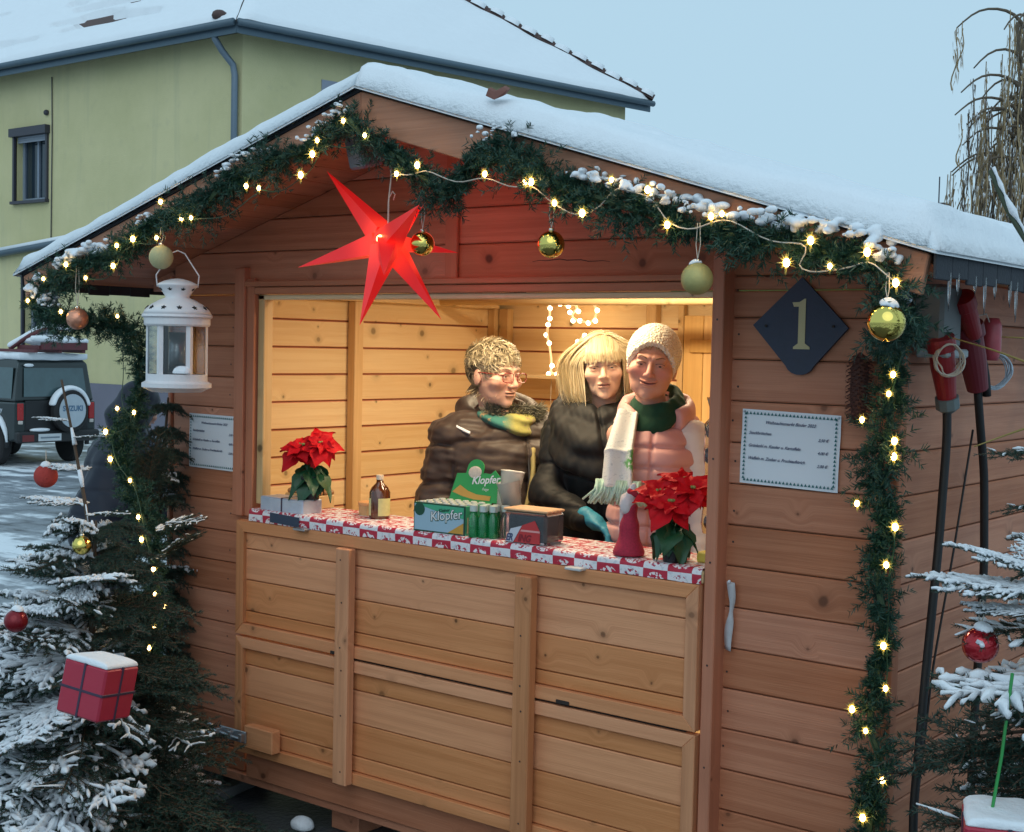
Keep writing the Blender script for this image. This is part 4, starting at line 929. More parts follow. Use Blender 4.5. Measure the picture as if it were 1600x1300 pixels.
def person(label, loc, th, hz, hrot, hscale=1.0, **kw):
    """root at the feet; the body mesh lives in the frame of the head"""
    p = thing('person', label, 'person', loc, math.radians(th))
    c = np.array(kw.get('hc', (0, -.03, hz))); R = rotm(*[math.radians(v) for v in hrot]); s = hscale
    def fn(P):
        d = head_sdf(P, kw.get('smile', 0), kw.get('full', 0), kw.get('age', 0), kw.get('squint', .7))
        W = (P*s)@R.T+c                                              # to the person's frame
        nk = d_cap(W, c+R@np.array([0, .02, -.08])*s, (0, kw.get('ty', .02), hz-.25), .050, .055)/s
        return smin(d, nk, .018)
    V, F = surf(fn, (-.1, -.125, -.26), (.1, .125, .125), .0026 if not kw.get('low') else .006)
    def bf(P):
        d = d_ell(P, (0, kw.get('ty', .02), hz-.42), (.14, .09, .20))
        d = smin(d, d_cap(P, (-.13, kw.get('ty', .02), hz-.25), (.13, kw.get('ty', .02), hz-.25), .045, .045), .04)
        for s_ in (-1, 1):
            d = smin(d, d_cap(P, (s_*.085, .03, .85), (s_*.09, .03, .1), .08, .04), .03); d = smin(d, d_cap(P, (s_*.09, .03, .05), (s_*.09, -.1, .04), .035, .03), .03)
        return d
    V2, F2 = surf(bf, (-.3, -.2, 0), (.3, .25, hz-.12), .02)
    V2 = ((V2-c)@R)/s; n = len(V)
    b = mesh('body', np.concatenate([V, V2]), np.concatenate([F, F2+n]), kw['skin'], p, True)
    M4 = Matrix(R.tolist()).to_4x4(); M4.translation = Vector(c); b.matrix_local = M4 @ Matrix.Scale(s, 4)
    if not kw.get('low'):
        for sx in (-1, 1):
            e = mesh('eye', *sphere((0, 0, 0), .0125, 20, 14), kw.get('eye', EYE), b, smooth=True); e.location = (sx*.031, -.0725, .001)
            e.rotation_euler = (0, 0, math.radians(kw.get('look', 0)))
            br = [(sx*(.014+.031*t), -.0925+.016*t**2, .021+.007*math.sin(t*2.4)) for t in np.linspace(0, 1, 7)]
            mesh('eyebrow', *tube(br, [.0016, .0022, .0024, .0023, .002, .0015, .0008], 5), kw['brow'], b, smooth=True)
            ls = [(sx*(.031+.0155*math.cos(a)), -.0868+.003*abs(math.cos(a)), .003+.0052*math.sin(a)) for a in np.linspace(.1, math.pi-.1, 9)]
            mesh('eyelash', *tube(ls, .0008, 4), LASH, b)
    # trousers and boots
    def tr(P):
        d = d_ell(P, (0, .03, .84), (.165, .13, .16))
        for s_ in (-1, 1): d = smin(d, d_cap(P, (s_*.085, .03, .78), (s_*.095, .03, .12), .092, .058), .04)
        return d+.004*wob(P, 22, 3)
    isurf('trousers', tr, (-.25, -.15, .04), (.25, .25, 1.02), .014, kw.get('tr', TROU), p)
    def bo(P):
        X = np.stack([np.abs(P[..., 0]), P[..., 1], P[..., 2]], -1)
        return smax(smin(d_cap(X, (.095, .04, .20), (.095, .04, .05), .062, .052), d_cap(X, (.095, .03, .045), (.105, -.12, .035), .045, .036), .03), -P[..., 2]+.0, .004)
    isurf('boots', bo, (-.2, -.2, -.005), (.2, .15, .28), .011, kw.get('boot', BOOT), p)
    return p, b, R, c, s
def eye_mat(name, col):
    mt, nt, b = new_mat(name); k = N(nt); co = k.obj(); d = k.n('VectorMath', operation='DISTANCE', i0=co, i1=(0, -.0125, 0)).outputs['Value']
    c = k.mix(k.ramp(d, .0052, .0062), col, (.72, .66, .62)); c = k.mix(k.ramp(d, .0018, .0026), (.01, .01, .01), c); L(nt, c, b.inputs['Base Color']); b.inputs['Roughness'].default_value = .1; return mt
EYE = eye_mat('eye_brown', (.05, .04, .03)); EYEB = eye_mat('eye_blue', (.05, .065, .075)); LASH = mat('lash', (.02, .012, .01), .6, var=0)
TROU = mat('dark_trousers', (.025, .028, .04), .85, var=.2, vs=20); BOOT = mat('black_boots', (.02, .02, .02), .5)
def fabric(name, col, rough=.7, var=.15, fold=.5, fs=14, sheen=.0):
    if name in MATS: return MATS[name]
    mt, nt, b = new_mat(name); k = N(nt); co = k.obj(); n1 = k.noise(co, fs, 5, .6); n2 = k.noise(co, 380, 2)
    L(nt, k.mix(n1, tuple(v*(1-var) for v in col), tuple(min(1, v*(1+var)) for v in col)), b.inputs['Base Color']); b.inputs['Roughness'].default_value = rough
    b.inputs['Sheen Weight'].default_value = sheen*.25; b.inputs['Specular IOR Level'].default_value = .3
    mus = k.n('TexNoise'); mus.noise_type = 'RIDGED_MULTIFRACTAL'; k.set(mus.inputs['Vector'], k.n('Mapping', i0=co, i3=(1, 1, .55)).outputs[0]); mus.inputs['Scale'].default_value = fs; mus.inputs['Detail'].default_value = 3
    h = k.math('ADD', k.math('MULTIPLY', mus.outputs[0], fold), k.math('MULTIPLY', n2, .04)); L(nt, k.bump(h, .5, .012), b.inputs['Normal']); MATS[name] = mt; return mt
def hair_mat(name, c0, c1, c2):
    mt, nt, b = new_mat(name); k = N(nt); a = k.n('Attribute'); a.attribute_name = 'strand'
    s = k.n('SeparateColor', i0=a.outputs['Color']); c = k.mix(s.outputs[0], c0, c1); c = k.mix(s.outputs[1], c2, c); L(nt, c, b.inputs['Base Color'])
    b.inputs['Roughness'].default_value = .42; b.inputs['Specular IOR Level'].default_value = .45; return mt
def strands(name, P, width, mt, parent, c, seed=0, rootv=.15):
    """P (n, m, 3) centre lines; ribbons lying on the shell round c"""
    n, m_, _ = P.shape; r = np.random.default_rng(seed)
    T = np.gradient(P, axis=1); T /= np.linalg.norm(T, axis=2, keepdims=True)+1e-9; O = P-np.array(c); O /= np.linalg.norm(O, axis=2, keepdims=True)
    O = O+r.normal(size=(n, 1, 3))*.35; S = np.cross(T, O); S /= np.linalg.norm(S, axis=2, keepdims=True)+1e-9
    t = np.linspace(0, 1, m_)[None, :, None]; w_ = width*r.uniform(.6, 1.3, (n, 1, 1))*(1-.8*t**2.5)/2
    V = np.stack([P-S*w_, P+S*w_], 2).reshape(-1, 3)
    b_ = (np.arange(n)*m_*2)[:, None]+(np.arange(m_-1)*2)[None]; F = np.stack([b_, b_+1, b_+3, b_+2], -1).reshape(-1, 4)
    o = mesh(name, V, F, mt, parent, True)
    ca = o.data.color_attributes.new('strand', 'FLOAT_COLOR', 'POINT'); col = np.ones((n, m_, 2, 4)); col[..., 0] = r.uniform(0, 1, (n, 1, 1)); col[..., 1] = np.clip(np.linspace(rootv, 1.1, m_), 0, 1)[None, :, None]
    ca.data.foreach_set('color', col.reshape(-1)); return o
def grow(roots, steps, ds, dirfn, c, r_, seed=0, lift=0.0, kmax=9):
    p = roots.copy(); out = [p.copy()]; c = np.array(c); r_ = np.array(r_)
    for i in range(steps):
        n = (p-c)/r_**2; n /= np.linalg.norm(n, axis=1, keepdims=True); d = dirfn(p, n, i/steps)
        q = np.sum(d*n, 1, keepdims=True); d = d-n*np.minimum(q, 0)+n*lift; d /= np.linalg.norm(d, axis=1, keepdims=True)+1e-9
        p = p+d*ds
        k = np.linalg.norm((p-c)/r_, axis=1, keepdims=True); p = np.where(k < 1, c+(p-c)/k, p); kk_ = kmax+(.07 if kmax < 5 else 0)*np.sin(roots[:, :1]*130+roots[:, 1:2]*95)*(roots[:, 2:3] > .05); p = np.where((k > kk_) & (p[:, 2:3] > -.05), c+(p-c)/k*kk_, p); out.append(p.copy())
    return np.stack(out, 1)
def fib(n, seed=0):
    i = np.arange(n)+.5; ph = np.arccos(1-2*i/n); th = math.pi*(1+5**.5)*i; return np.stack([np.cos(th)*np.sin(ph), np.sin(th)*np.sin(ph), np.cos(ph)], 1)
def quilt(P, sp, dep, w, warp=0, seed=0, z0=0):
    s = (P[..., 2]-z0+warp*wob(P, 6, seed))/sp; t = np.minimum(s % 1, 1-s % 1)*sp; n = wob(P*np.array([1.0, 1.0, .12]), 70, seed+7)
    return dep*np.exp(-(t/w)**2)+.0035*n*np.exp(-(t/.022)**2)-.25*dep*np.sin(math.pi*(s % 1))
def puff(P, sp, amp, warp=.0, seed=0): s = P[..., 2]+warp*wob(P, 5, seed); return amp*(np.abs(np.sin(math.pi*s/sp))**.55-.6)
def arm(P, J, R_, k=.03):
    d = 9.0
    for a, b_, ra, rb in zip(J[:-1], J[1:], R_[:-1], R_[1:]):
        e = d_cap(P, a, b_, ra, rb); d = e if isinstance(d, float) else smin(d, e, k)
    return d
def hand(P, wrist, fwd, up, s=1.0, curl=.6, left=False):
    """palm and five bent fingers; fwd along the fingers, up = back of the hand"""
    f = np.array(fwd, float); f /= np.linalg.norm(f); u = np.array(up, float); u -= f*(u@f); u /= np.linalg.norm(u); x = np.cross(f, u)*(-1 if left else 1)
    Q = np.stack([(P-np.array(wrist))@x, (P-np.array(wrist))@f, (P-np.array(wrist))@u], -1)/s
    d = smin(d_ell(Q, (0, .045, 0), (.040, .050, .015)), d_cap(Q, (0, -.03, 0), (0, .015, 0), .027, .026), .02)
    for i, (fx, ln) in enumerate(((-.030, .062), (-.010, .074), (.011, .070), (.030, .055))):
        a = np.array([fx, .082-.004*abs(i-1.3), 0]); c1 = curl*(.6+.12*i); sp = (i-1.5)*.05
        b1 = a+np.array([sp*.4*ln, math.cos(c1)*ln*.45, -math.sin(c1)*ln*.45]); c2 = c1*2.0; b2 = b1+np.array([sp*.2*ln, math.cos(c2)*ln*.32, -math.sin(c2)*ln*.32]); c3 = c1*2.6; b3 = b2+np.array([0, math.cos(c3)*ln*.25, -math.sin(c3)*ln*.25])
        fg_ = smin(smin(d_cap(Q, a, b1, .0098, .0092), d_cap(Q, b1, b2, .0092, .0083), .003), d_cap(Q, b2, b3, .0083, .0072), .003); d = smin(d, fg_, .006)
    a = np.array([-.030, .025, -.004]); b1 = a+np.array([-.028, .028, -.012]); b2 = b1+np.array([-.006, .028, -.008])
    d = smin(d, smin(d_cap(Q, a, b1, .014, .0105), d_cap(Q, b1, b2, .0105, .0085), .003), .008)
    return d*s
FLOOR = .207
# ---------------------------------------------------------------- woman with glasses (left)
SK1 = skin_mat('skin_ruddy', (.66, .39, .29), (.48, .20, .16), (.62, .25, .19))
BROWN = fabric('brown_quilt', (.052, .035, .028), .5, .2, .8, 13, .25)
p1, b1, R1, c1, s1 = person('woman in a dark brown puffer coat and glasses, short tousled hair, looking to the right', (-1.82, .585, FLOOR), 52, 1.498, (5, 0, 30), 1.06,
    hc=(-.045, -.045, 1.498), skin=SK1, brow=mat('brow_grey', (.25, .19, .12), .8), full=.006, age=1, look=8)
hz = 1.498
def jk(P):
    d = d_ell(P, (0, .015, hz-.37), (.215, .170, .24)); d = smin(d, d_ell(P, (0, .0, hz-.62), (.235, .205, .28)), .09)
    d = smin(d, d_cap(P, (-.17, .02, hz-.235), (.17, .02, hz-.235), .088, .088), .06)
    d = smin(d, d_ell(P, (0, -.05, hz-.34), (.17, .13, .14)), .07)
    d = smin(d, d_cap(P, (0, .02, hz-.2), (0, .03, hz-.14), .10, .085), .05)
    d = smax(d, -d_cap(P, (0, -.02, hz-.13), (0, -.07, hz+.1), .072, .09), .02)
    aL = arm(P, [(.19, .02, hz-.25), (.265, .02, hz-.50), (.16, -.19, hz-.55)], [.082, .076, .06]); aR = arm(P, [(-.19, .02, hz-.25), (-.245, .03, hz-.52), (-.17, -.19, hz-.66)], [.090, .080, .060])
    a = np.minimum(aL, aR); a = a+quilt(P, .135, .013, .010, .02, 4, .02); d = d+quilt(P, .150, .010, .009, .012, 2, .05)+.010*np.exp(-((P[..., 0]-.055)/.006)**2)*(P[..., 1] < -.05); d = smin(d, a, .004)
    return d+.009*wob(P*np.array([1,1,.6]), 22, 3)+.006*wob(P*np.array([.7,.7,1.5]), 48, 9)+.003*wob(P, 90, 19)
isurf('coat', jk, (-.40, -.34, .78), (.40, .28, hz-.04), .0065, BROWN, p1)
def hood(P):
    Q = P-np.array([0, .055, hz-.155]); r = np.sqrt((Q[..., 0]/1.05)**2+(Q[..., 1]/.95)**2); d = np.sqrt((r-.125)**2+(Q[..., 2]*.9-.25*Q[..., 1])**2)-.045*(.55+.45*np.clip((Q[..., 1]+.14)/.2, 0, 1))
    d = smin(d, d_ell(P, (0, .145, hz-.19), (.13, .07, .085)), .04); return d+.006*wob(P, 24, 6)
isurf('hood', hood, (-.25, -.16, hz-.34), (.25, .30, hz-.02), .008, BROWN, p1)
FUR = fabric('grey_green_fur', (.19, .18, .13), .95, .4, 1.0, 60, .6)
r_ = np.random.default_rng(4); n = 2600; an = r_.uniform(-.3, 1.2, n)*math.pi*.6-math.pi/2; c_ = np.stack([.155*np.cos(an), .055+.14*np.sin(an), hz-.165-.02*np.sin(an)+r_.uniform(-.03, .03, n)], 1)
o_ = c_-np.array([0, .05, hz-.18]); V, F = needles(c_, o_+r_.normal(size=(n, 3))*.09, r_.uniform(.02, .045, n), .003); stuff(mesh('fur_trim', V, F, FUR, p1))
def sc1(P):
    Q = P-np.array([0, -.035, hz-.165]); r = np.sqrt((Q[..., 0])**2+(Q[..., 1])**2); z = Q[..., 2]-.22*Q[..., 1]
    d = np.sqrt((r-.078-.01*wob(P, 20, 3))**2+(z)**2)-.030; d = smin(d, d_ell(P, (.03, -.125, hz-.205), (.045, .030, .036)), .03)
    return d+.006*np.sin(130*(z+.3*Q[..., 0]))+.006*wob(P, 45, 2)
SC1, nt_, b_ = new_mat('scarf_turquoise_yellow'); kk = N(nt_); sp = kk.n('SeparateXYZ', i0=kk.obj()); nn = kk.noise(kk.obj(), 25, 3)
f = kk.ramp(kk.math('MULTIPLY_ADD', nn, .06, sp.outputs[0]), -.01, .04); c_n = kk.mix(f, (.03, .15, .13), (.36, .33, .09)); c_n = kk.mix(kk.ramp(kk.noise(kk.obj(), 38, 2), .58, .66), c_n, (.30, .22, .12)); L(nt_, c_n, b_.inputs['Base Color']); b_.inputs['Roughness'].default_value = .9; L(nt_, kk.bump(nn, .4), b_.inputs['Normal'])
isurf('scarf', sc1, (-.16, -.22, hz-.32), (.18, .12, hz-.07), .006, SC1, p1)
HM1 = hair_mat('hair_tousled_blond', (.20, .155, .085), (.62, .53, .35), (.08, .06, .035))
hcn, hr = np.array([0, .020, .030]), np.array([.079, .097, .088])
isurf('hair_cap', lambda P: smax(d_ell(P, hcn, hr), (P[..., 1]*-1-.052)-.6*np.clip(P[..., 2]-.02, -.2, .1), .01)+.003*wob(P, 90, 2), (-.1, -.1, -.085), (.1, .135, .14), .005, HM1, b1)
U = fib(5200); rt = hcn+U*hr*.98; keep = (rt[:, 2] > -.065+.0*rt[:, 1]) & ~((rt[:, 1] < -.045) & (rt[:, 2] < .062)) & ~((rt[:, 1] < -.032) & (rt[:, 2] < .0)); rt = rt[keep]; rr = np.random.default_rng(3); J = rr.normal(size=rt.shape); lenf = rr.uniform(.5, 1, (len(rt), 1))
tuft = np.sin(rt@np.array([70., 55, 60]))[:, None]*np.array([.5, .2, .4])
def dr1(p, n, t):
    cl = np.stack([np.sin(rt@np.array([95., 40, 30])+1), np.sin(rt@np.array([30., 110, 50])+2), np.sin(rt@np.array([60., 35, 100]))], 1)
    f_ = np.where(p[:, 2:3] > .02, 1, .3); return np.array([0, -1.0, 0])*f_*(p[:, 1:2] < .05)+np.array([0, .2, -.75])*(1.2-f_*.5)+J*.26+cl*.80+n*np.where(p[:, 2:3] > .06, .40, .06)
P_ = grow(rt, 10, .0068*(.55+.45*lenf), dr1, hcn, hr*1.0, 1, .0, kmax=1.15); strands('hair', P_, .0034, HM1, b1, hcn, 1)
GLR = mat('glasses_red', (.22, .02, .02), .25, var=0, coat=.5); LENS = mat('lens', (.95, .95, .95), .02, var=0, trans=1)
gs = MB()
for sx in (-1, 1):
    pts = [(sx*(.033+.0235*math.copysign(abs(math.cos(a))**.6, math.cos(a))), -.108+.006*abs(math.cos(a))+.004*(math.cos(a) > 0), -.002+.0165*math.copysign(abs(math.sin(a))**.6, math.sin(a))) for a in np.linspace(0, 2*math.pi, 25)]
    gs.add(*tube(pts, .0016, 6)); gs.add(*tube([(sx*.057, -.100, .007), (sx*.073, -.07, .008), (sx*.081, .0, .006), (sx*.079, .018, -.004)], .0018, 6))
gs.add(*tube([(-.010, -.109, .003), (0, -.113, .005), (.010, -.109, .003)], .0015, 6)); gs.build('glasses', GLR, b1, smooth=True)
mesh('bag_strap', *tube(resample([(.075, -.165, hz-.27), (.07, -.205, hz-.36), (.045, -.222, hz-.47), (.01, -.230, hz-.6), (-.04, -.23, hz-.72)], .02), .010, 4), mat('strap_olive', (.34, .27, .10), .8, var=.2, vs=40), p1, smooth=True)
mesh('zip', *tube(resample([(.06, -.15, hz-.25), (.055, -.21, hz-.4), (.05, -.225, hz-.6), (.05, -.22, hz-.8)], .02), .0035, 5), mat('zip_dark', (.08, .07, .06), .35, .6), p1)
mesh('hood_edge', *tube(resample([(-.20, -.02, hz-.19), (-.19, -.07, hz-.2), (-.15, -.10, hz-.22)], .01), .006, 5), PAP, p1)
# ---------------------------------------------------------------- woman with the blond bob (middle)
SK2 = skin_mat('skin_light', (.74, .50, .37), (.55, .27, .22), (.68, .38, .29)); BLACK = fabric('black_coat', (.006, .0068, .0075), .6, .3, .8, 14, .12)
hz = 1.540
p2, b2, R2, c2, s2 = person('woman with a straight blond bob in a black coat, wearing a blue glove', (-1.403, .643, FLOOR), 30, hz, (4, -5, 4), 1.03, hc=(0, -.04, hz), skin=SK2, brow=mat('brow_dark', (.16, .10, .06), .8), age=.8, eye=EYEB, squint=.9)
def ck(P):
    d = d_ell(P, (0, .01, hz-.38), (.175, .14, .22)); d = smin(d, d_ell(P, (0, .0, hz-.64), (.185, .165, .27)), .08)
    d = smin(d, d_cap(P, (-.15, .01, hz-.245), (.15, .01, hz-.245), .068, .068), .05); d = smin(d, d_ell(P, (0, -.05, hz-.36), (.15, .10, .12)), .06)
    aR = arm(P, [(-.155, .0, hz-.26), (-.185, -.10, hz-.47), (-.03, -.275, hz-.535)], [.066, .060, .045]); aL = arm(P, [(.18, .01, hz-.25), (.25, .0, hz-.50), (.20, -.14, hz-.70)], [.07, .06, .045])
    d = d+quilt(P, .16, .007, .008, .02, 3, .03)+.010*np.exp(-((P[..., 0]-.01)/.006)**2)*(P[..., 1] < -.05); d = smin(d, np.minimum(aR, aL)+quilt(P, .14, .008, .008, .02, 8, .06), .004); return d+.007*wob(P*np.array([1,1,.6]), 24, 13)+.006*wob(P, 48, 5)+.003*wob(P, 90, 15)
isurf('coat', ck, (-.34, -.36, .80), (.34, .22, hz-.1), .0065, BLACK, p2)
def col2(P):
    d = 9.0
    for rr_, z0, th_, til in ((.100, -.150, .040, .35), (.145, -.190, .050, .50), (.165, -.245, .045, .62)):
        Q = P-np.array([0, -.005, hz+z0]); r = np.sqrt((Q[..., 0])**2+(Q[..., 1])**2); e = np.sqrt((r-rr_)**2+(Q[..., 2]-til*Q[..., 1]-.02*np.abs(Q[..., 0]))**2)-th_; d = e if isinstance(d, float) else smin(d, e, .025)
    return d+.010*wob(P, 22, 21)+.006*wob(P, 50, 2)+.003*wob(P, 95, 12)+.012*np.exp(-((P[..., 0]+.25*(P[..., 2]-hz+.2)-.0)/.008)**2)*(P[..., 1] < -.02)
isurf('shawl_collar', col2, (-.27, -.28, hz-.46), (.27, .27, hz-.02), .006, BLACK, p2)
GLOVE = mat('blue_glove', (.03, .26, .38), .55, var=.15, vs=50, bump=.3, bs=150)
wr = np.array([-.005, -.30, hz-.528])
isurf('glove', lambda P: hand(P, wr, (.72, -.45, -.40), (.1, .25, 1), 1.08, .45, left=False)+.0012*wob(P, 160, 4), (-.12, -.46, hz-.70), (.17, -.20, hz-.44), .0032, GLOVE, p2)
HM2 = hair_mat('hair_blond', (.60, .47, .25), (.90, .79, .54), (.44, .32, .16))
hcn, hr = np.array([0, .018, .030]), np.array([.080, .103, .092])
isurf('hair_cap', lambda P: smax(np.minimum(d_ell(P, hcn, hr*.985), smax(d_cap(P, (0, .045, .0), (0, .05, -.10), .082, .078), -P[..., 1]-.0, .01)), smax(-P[..., 1]-.035, P[..., 2]-.06, .01), .01), (-.11, -.12, -.2), (.11, .15, .14), .006, HM2, b2)
U = fib(15000, 1); rt = hcn+U*hr*1.0; keep = (rt[:, 2] > -.03) & ~((rt[:, 1] < -.07) & (rt[:, 2] < .06)) & ~((rt[:, 1] < -.04) & (rt[:, 2] < .03)); rt = rt[keep]; rr = np.random.default_rng(8); J = rr.normal(size=rt.shape)
fringe = (rt[:, 1] < -.030) & (np.abs(rt[:, 0]) < .055)
part = .012
def dr2(p, n, t):
    sx = np.sign(rt[:, :1]-part+1e-6); side = (~fringe)[:, None]
    d = np.array([0, 0, -1.0])+side*sx*np.array([1.0, 0, 0])*np.clip((p[:, 2:3]-.005)/.075, -.02, 1)*1.4+(~side)*np.array([0, -1.0, -.1])*(p[:, 2:3] > .06)+(~side)*sx*np.array([.35, 0, 0])*t
    d = d+side*np.array([0, .30, 0])*(p[:, 1:2] < -.01)*(p[:, 2:3] > .0)+J*np.where(t > .5, .045, .05)+.09*np.stack([np.sin(rt[:, 1]*140+rt[:, 2]*60), np.sin(rt[:, 0]*120), 0*rt[:, 0]], 1)
    d = d+side*-np.sign(p[:, :1])*np.array([1.0, 0, 0])*np.where(p[:, 2:3] < -.085, .40, np.where(p[:, 2:3] < -.01, .10, 0))
    return d
Pa = grow(rt, 26, .0105, dr2, hcn, hr*rr.uniform(1.0, 1.06, (len(rt), 1)), 2, 0)
# sides stay beside the cheeks, fringe ends above the eyes
A = Pa.copy(); s_ = np.sign(A[..., 0]); mk = (~fringe)[:, None] & (A[..., 1] < .0) & (A[..., 2] < .035); A[..., 0] = np.where(mk & (np.abs(A[..., 0]) < .070), s_*(.070+.008*rr.uniform(0, 1, A[..., 0].shape)), A[..., 0])
low = A[..., 2] < -.145+.02*np.sin(A[:, :1, 0]*90); A[..., 2] = np.where(low, -.145+rr.normal(size=(len(A), 1))*.012+.06*np.clip(A[..., 1], 0, 1)*0, A[..., 2])
def cutz(A, z, jit):
    out = A.copy(); zz = z+rr.normal(size=len(A))*jit
    for i in range(1, A.shape[1]):
        m2 = out[:, i, 2] < zz; out[m2, i] = out[m2, i-1]+(out[m2, i]-out[m2, i-1])*.0008
    return out
Fr = cutz(Pa[fringe], .026, .006); Sd = cutz(Pa[~fringe], -.135, .010); Sd2 = Sd.copy(); s_ = np.sign(Sd[..., 0]); mk = (Sd[..., 1] < -.0) & (Sd[..., 2] < .03)
Sd2[..., 0] = np.where(mk & (np.abs(Sd[..., 0]) < .068), s_*.069, Sd[..., 0])
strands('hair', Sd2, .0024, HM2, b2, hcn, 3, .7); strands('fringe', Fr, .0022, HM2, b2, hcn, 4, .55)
# ---------------------------------------------------------------- woman in pink vest and knitted hat (right)
SK3 = skin_mat('skin_rosy', (.66, .36, .27), (.48, .15, .13), (.62, .19, .16), smile=.6); PINK = fabric('pink_quilt', (.66, .36, .34), .5, .08, .5, 15, .2); CREAM = fabric('cream_knit', (.76, .73, .68), .85, .06, .5, 30, .3)
hz = 1.553
p3, b3, R3, c3, s3 = person('smiling woman in a cream knitted hat and pink quilted vest with green white scarf', (-1.085, .50, FLOOR), 26, hz, (2, 7, 3), 1.03, hc=(-.012, -.045, hz), skin=SK3, brow=mat('brow_brown', (.22, .12, .07), .8), smile=.6, full=.010)
def vest(P):
    d = d_ell(P, (.01, .01, hz-.36), (.150, .135, .21)); d = smin(d, d_ell(P, (.0, -.01, hz-.60), (.165, .155, .27)), .08)
    d = smin(d, d_cap(P, (-.095, .015, hz-.222), (.100, .01, hz-.222), .055, .055), .05); d = smin(d, d_ell(P, (0, -.05, hz-.36), (.15, .11, .13)), .06)
    d = smin(d, d_cap(P, (0, .02, hz-.2), (0, .03, hz-.15), .09, .075), .04); d = smax(d, -d_cap(P, (0, -.02, hz-.12), (0, -.09, hz+.1), .066, .09), .02)
    d = d+quilt(P, .066, .012, .0075, .004, 2, .02)+.012*(np.exp(-((P[..., 0]-.005)/.006)**2)*(P[..., 1] < 0)); return d+.003*wob(P*np.array([1.6, 1.6, .6]), 30, 3)
isurf('vest', vest, (-.25, -.27, .80), (.26, .22, hz-.06), .006, PINK, p3)
isurf('vest_collar', lambda P: smax(np.sqrt((np.sqrt((P[..., 0]/1.05)**2+(P[..., 1]-.01)**2)-.108)**2+((P[..., 2]-hz+.165-.35*P[..., 1])*.55)**2)-.021, -(P[..., 1]+.035+.6*np.abs(P[..., 0]-.02)), .01)*.9+.003*wob(P, 40, 6), (-.17, -.15, hz-.30), (.17, .16, hz-.04), .006, PINK, p3)
def slv(P):
    aL = arm(P, [(.132, -.02, hz-.25), (.185, -.07, hz-.48), (.20, -.18, hz-.68)], [.066, .060, .046]); aR = arm(P, [(-.105, .07, hz-.26), (-.11, .16, hz-.48), (-.04, .14, hz-.66)], [.052, .050, .042])
    return np.minimum(aL, aR)+.007*wob(P, 24, 31)+.0015*np.sin(P[..., 2]*160)
isurf('sleeves', slv, (-.32, -.26, hz-.78), (.34, .14, hz-.13), .008, CREAM, p3)
GREEN = fabric('dark_green_knit', (.010, .055, .030), .9, .3, .5, 40, .3)
def sc3(P):
    d = 9.0
    for rr_, z0, th_, til in ((.068, -.128, .019, .50), (.080, -.155, .023, .62)):
        Q = P-np.array([.0, -.01, hz+z0]); r = np.sqrt(Q[..., 0]**2+Q[..., 1]**2); e = np.sqrt((r-rr_)**2+((Q[..., 2]-til*Q[..., 1]-.12*Q[..., 0])*.7)**2)-th_; d = e if isinstance(d, float) else smin(d, e, .006)
    return d+.007*wob(P, 34, 2)+.004*wob(P, 70, 5)
isurf('neck_scarf', sc3, (-.16, -.17, hz-.31), (.17, .13, hz-.04), .0065, GREEN, p3)
S3, nt_, b_ = new_mat('white_green_scarf'); kk = N(nt_); co = kk.obj(); v = kk.n('VectorMath', operation='DISTANCE', i0=co, i1=(-.035, -.19, hz-.315)).outputs['Value']
c_n = kk.mix(kk.ramp(kk.math('MULTIPLY_ADD', kk.noise(co, 30, 3), .05, v), .075, .06), (.74, .76, .72), (.12, .42, .10)); st = kk.ramp(kk.noise(co, 90, 2), .56, .6); c_n = kk.mix(kk.math('MULTIPLY', st, kk.ramp(v, .11, .05)), c_n, (.72, .75, .7)); pr_ = kk.ramp(kk.noise(kk.n('Mapping', i0=co, i3=(1, 1, 2.2)).outputs[0], 70, 3), .60, .64); c_n = kk.mix(kk.math('MULTIPLY', pr_, .35), c_n, (.22, .27, .29)); L(nt_, c_n, b_.inputs['Base Color']); b_.inputs['Roughness'].default_value = .9; L(nt_, kk.bump(kk.noise(co, 200, 2), .5, .004), b_.inputs['Normal'])
def tail(P):
    a = np.array([-.085, -.085, hz-.165]); b1_ = np.array([-.10, -.185, hz-.29]); c1_ = np.array([-.10, -.205, hz-.405])
    d = 9.0
    for p0, p1_, w0, w1 in ((a, b1_, .034, .050), (b1_, c1_, .050, .058)):
        ba = p1_-p0; t = np.clip(((P-p0)@ba)/(ba@ba), 0, 1); q = P-(p0+t[..., None]*ba); w_ = w0+(w1-w0)*t; u = np.array([1, -.25, 0]); u = u/np.linalg.norm(u); nn = np.cross(ba/np.linalg.norm(ba), u); lat = q@u; nor = q@nn; lon = q@(ba/np.linalg.norm(ba))
        e = np.maximum(np.sqrt(np.maximum(np.abs(lat)-w_+.008, 0)**2+np.maximum(np.abs(nor+.010*np.sin(lat*75+lon*6))-.004, 0)**2)-.008, np.abs(lon)-.004); d = e if isinstance(d, float) else smin(d, e, .01)
    return d
isurf('scarf_tail', tail, (-.21, -.25, hz-.44), (.0, -.04, hz-.12), .004, S3, p3)
FRG = fabric('scarf_fringe', (.42, .60, .50), .95, .55, .6, 40, .4)
r_ = np.random.default_rng(9); fr = MB()
for i in range(150):
    x = -.172+.150*r_.random(); y = -.198-.25*(x+.1)+r_.uniform(-.012, .012); z = hz-.385; l_ = r_.uniform(.055, .085); sw = r_.uniform(-.02, .02)
    fr.add(*tube([(x, y, z), (x+sw*.4, y-.012, z-l_*.5), (x+sw*1.4+(x+.1)*.35, y-.008, z-l_)], [.0045, .005, .0035], 5))
fr.build('fringe', FRG, p3, smooth=True)
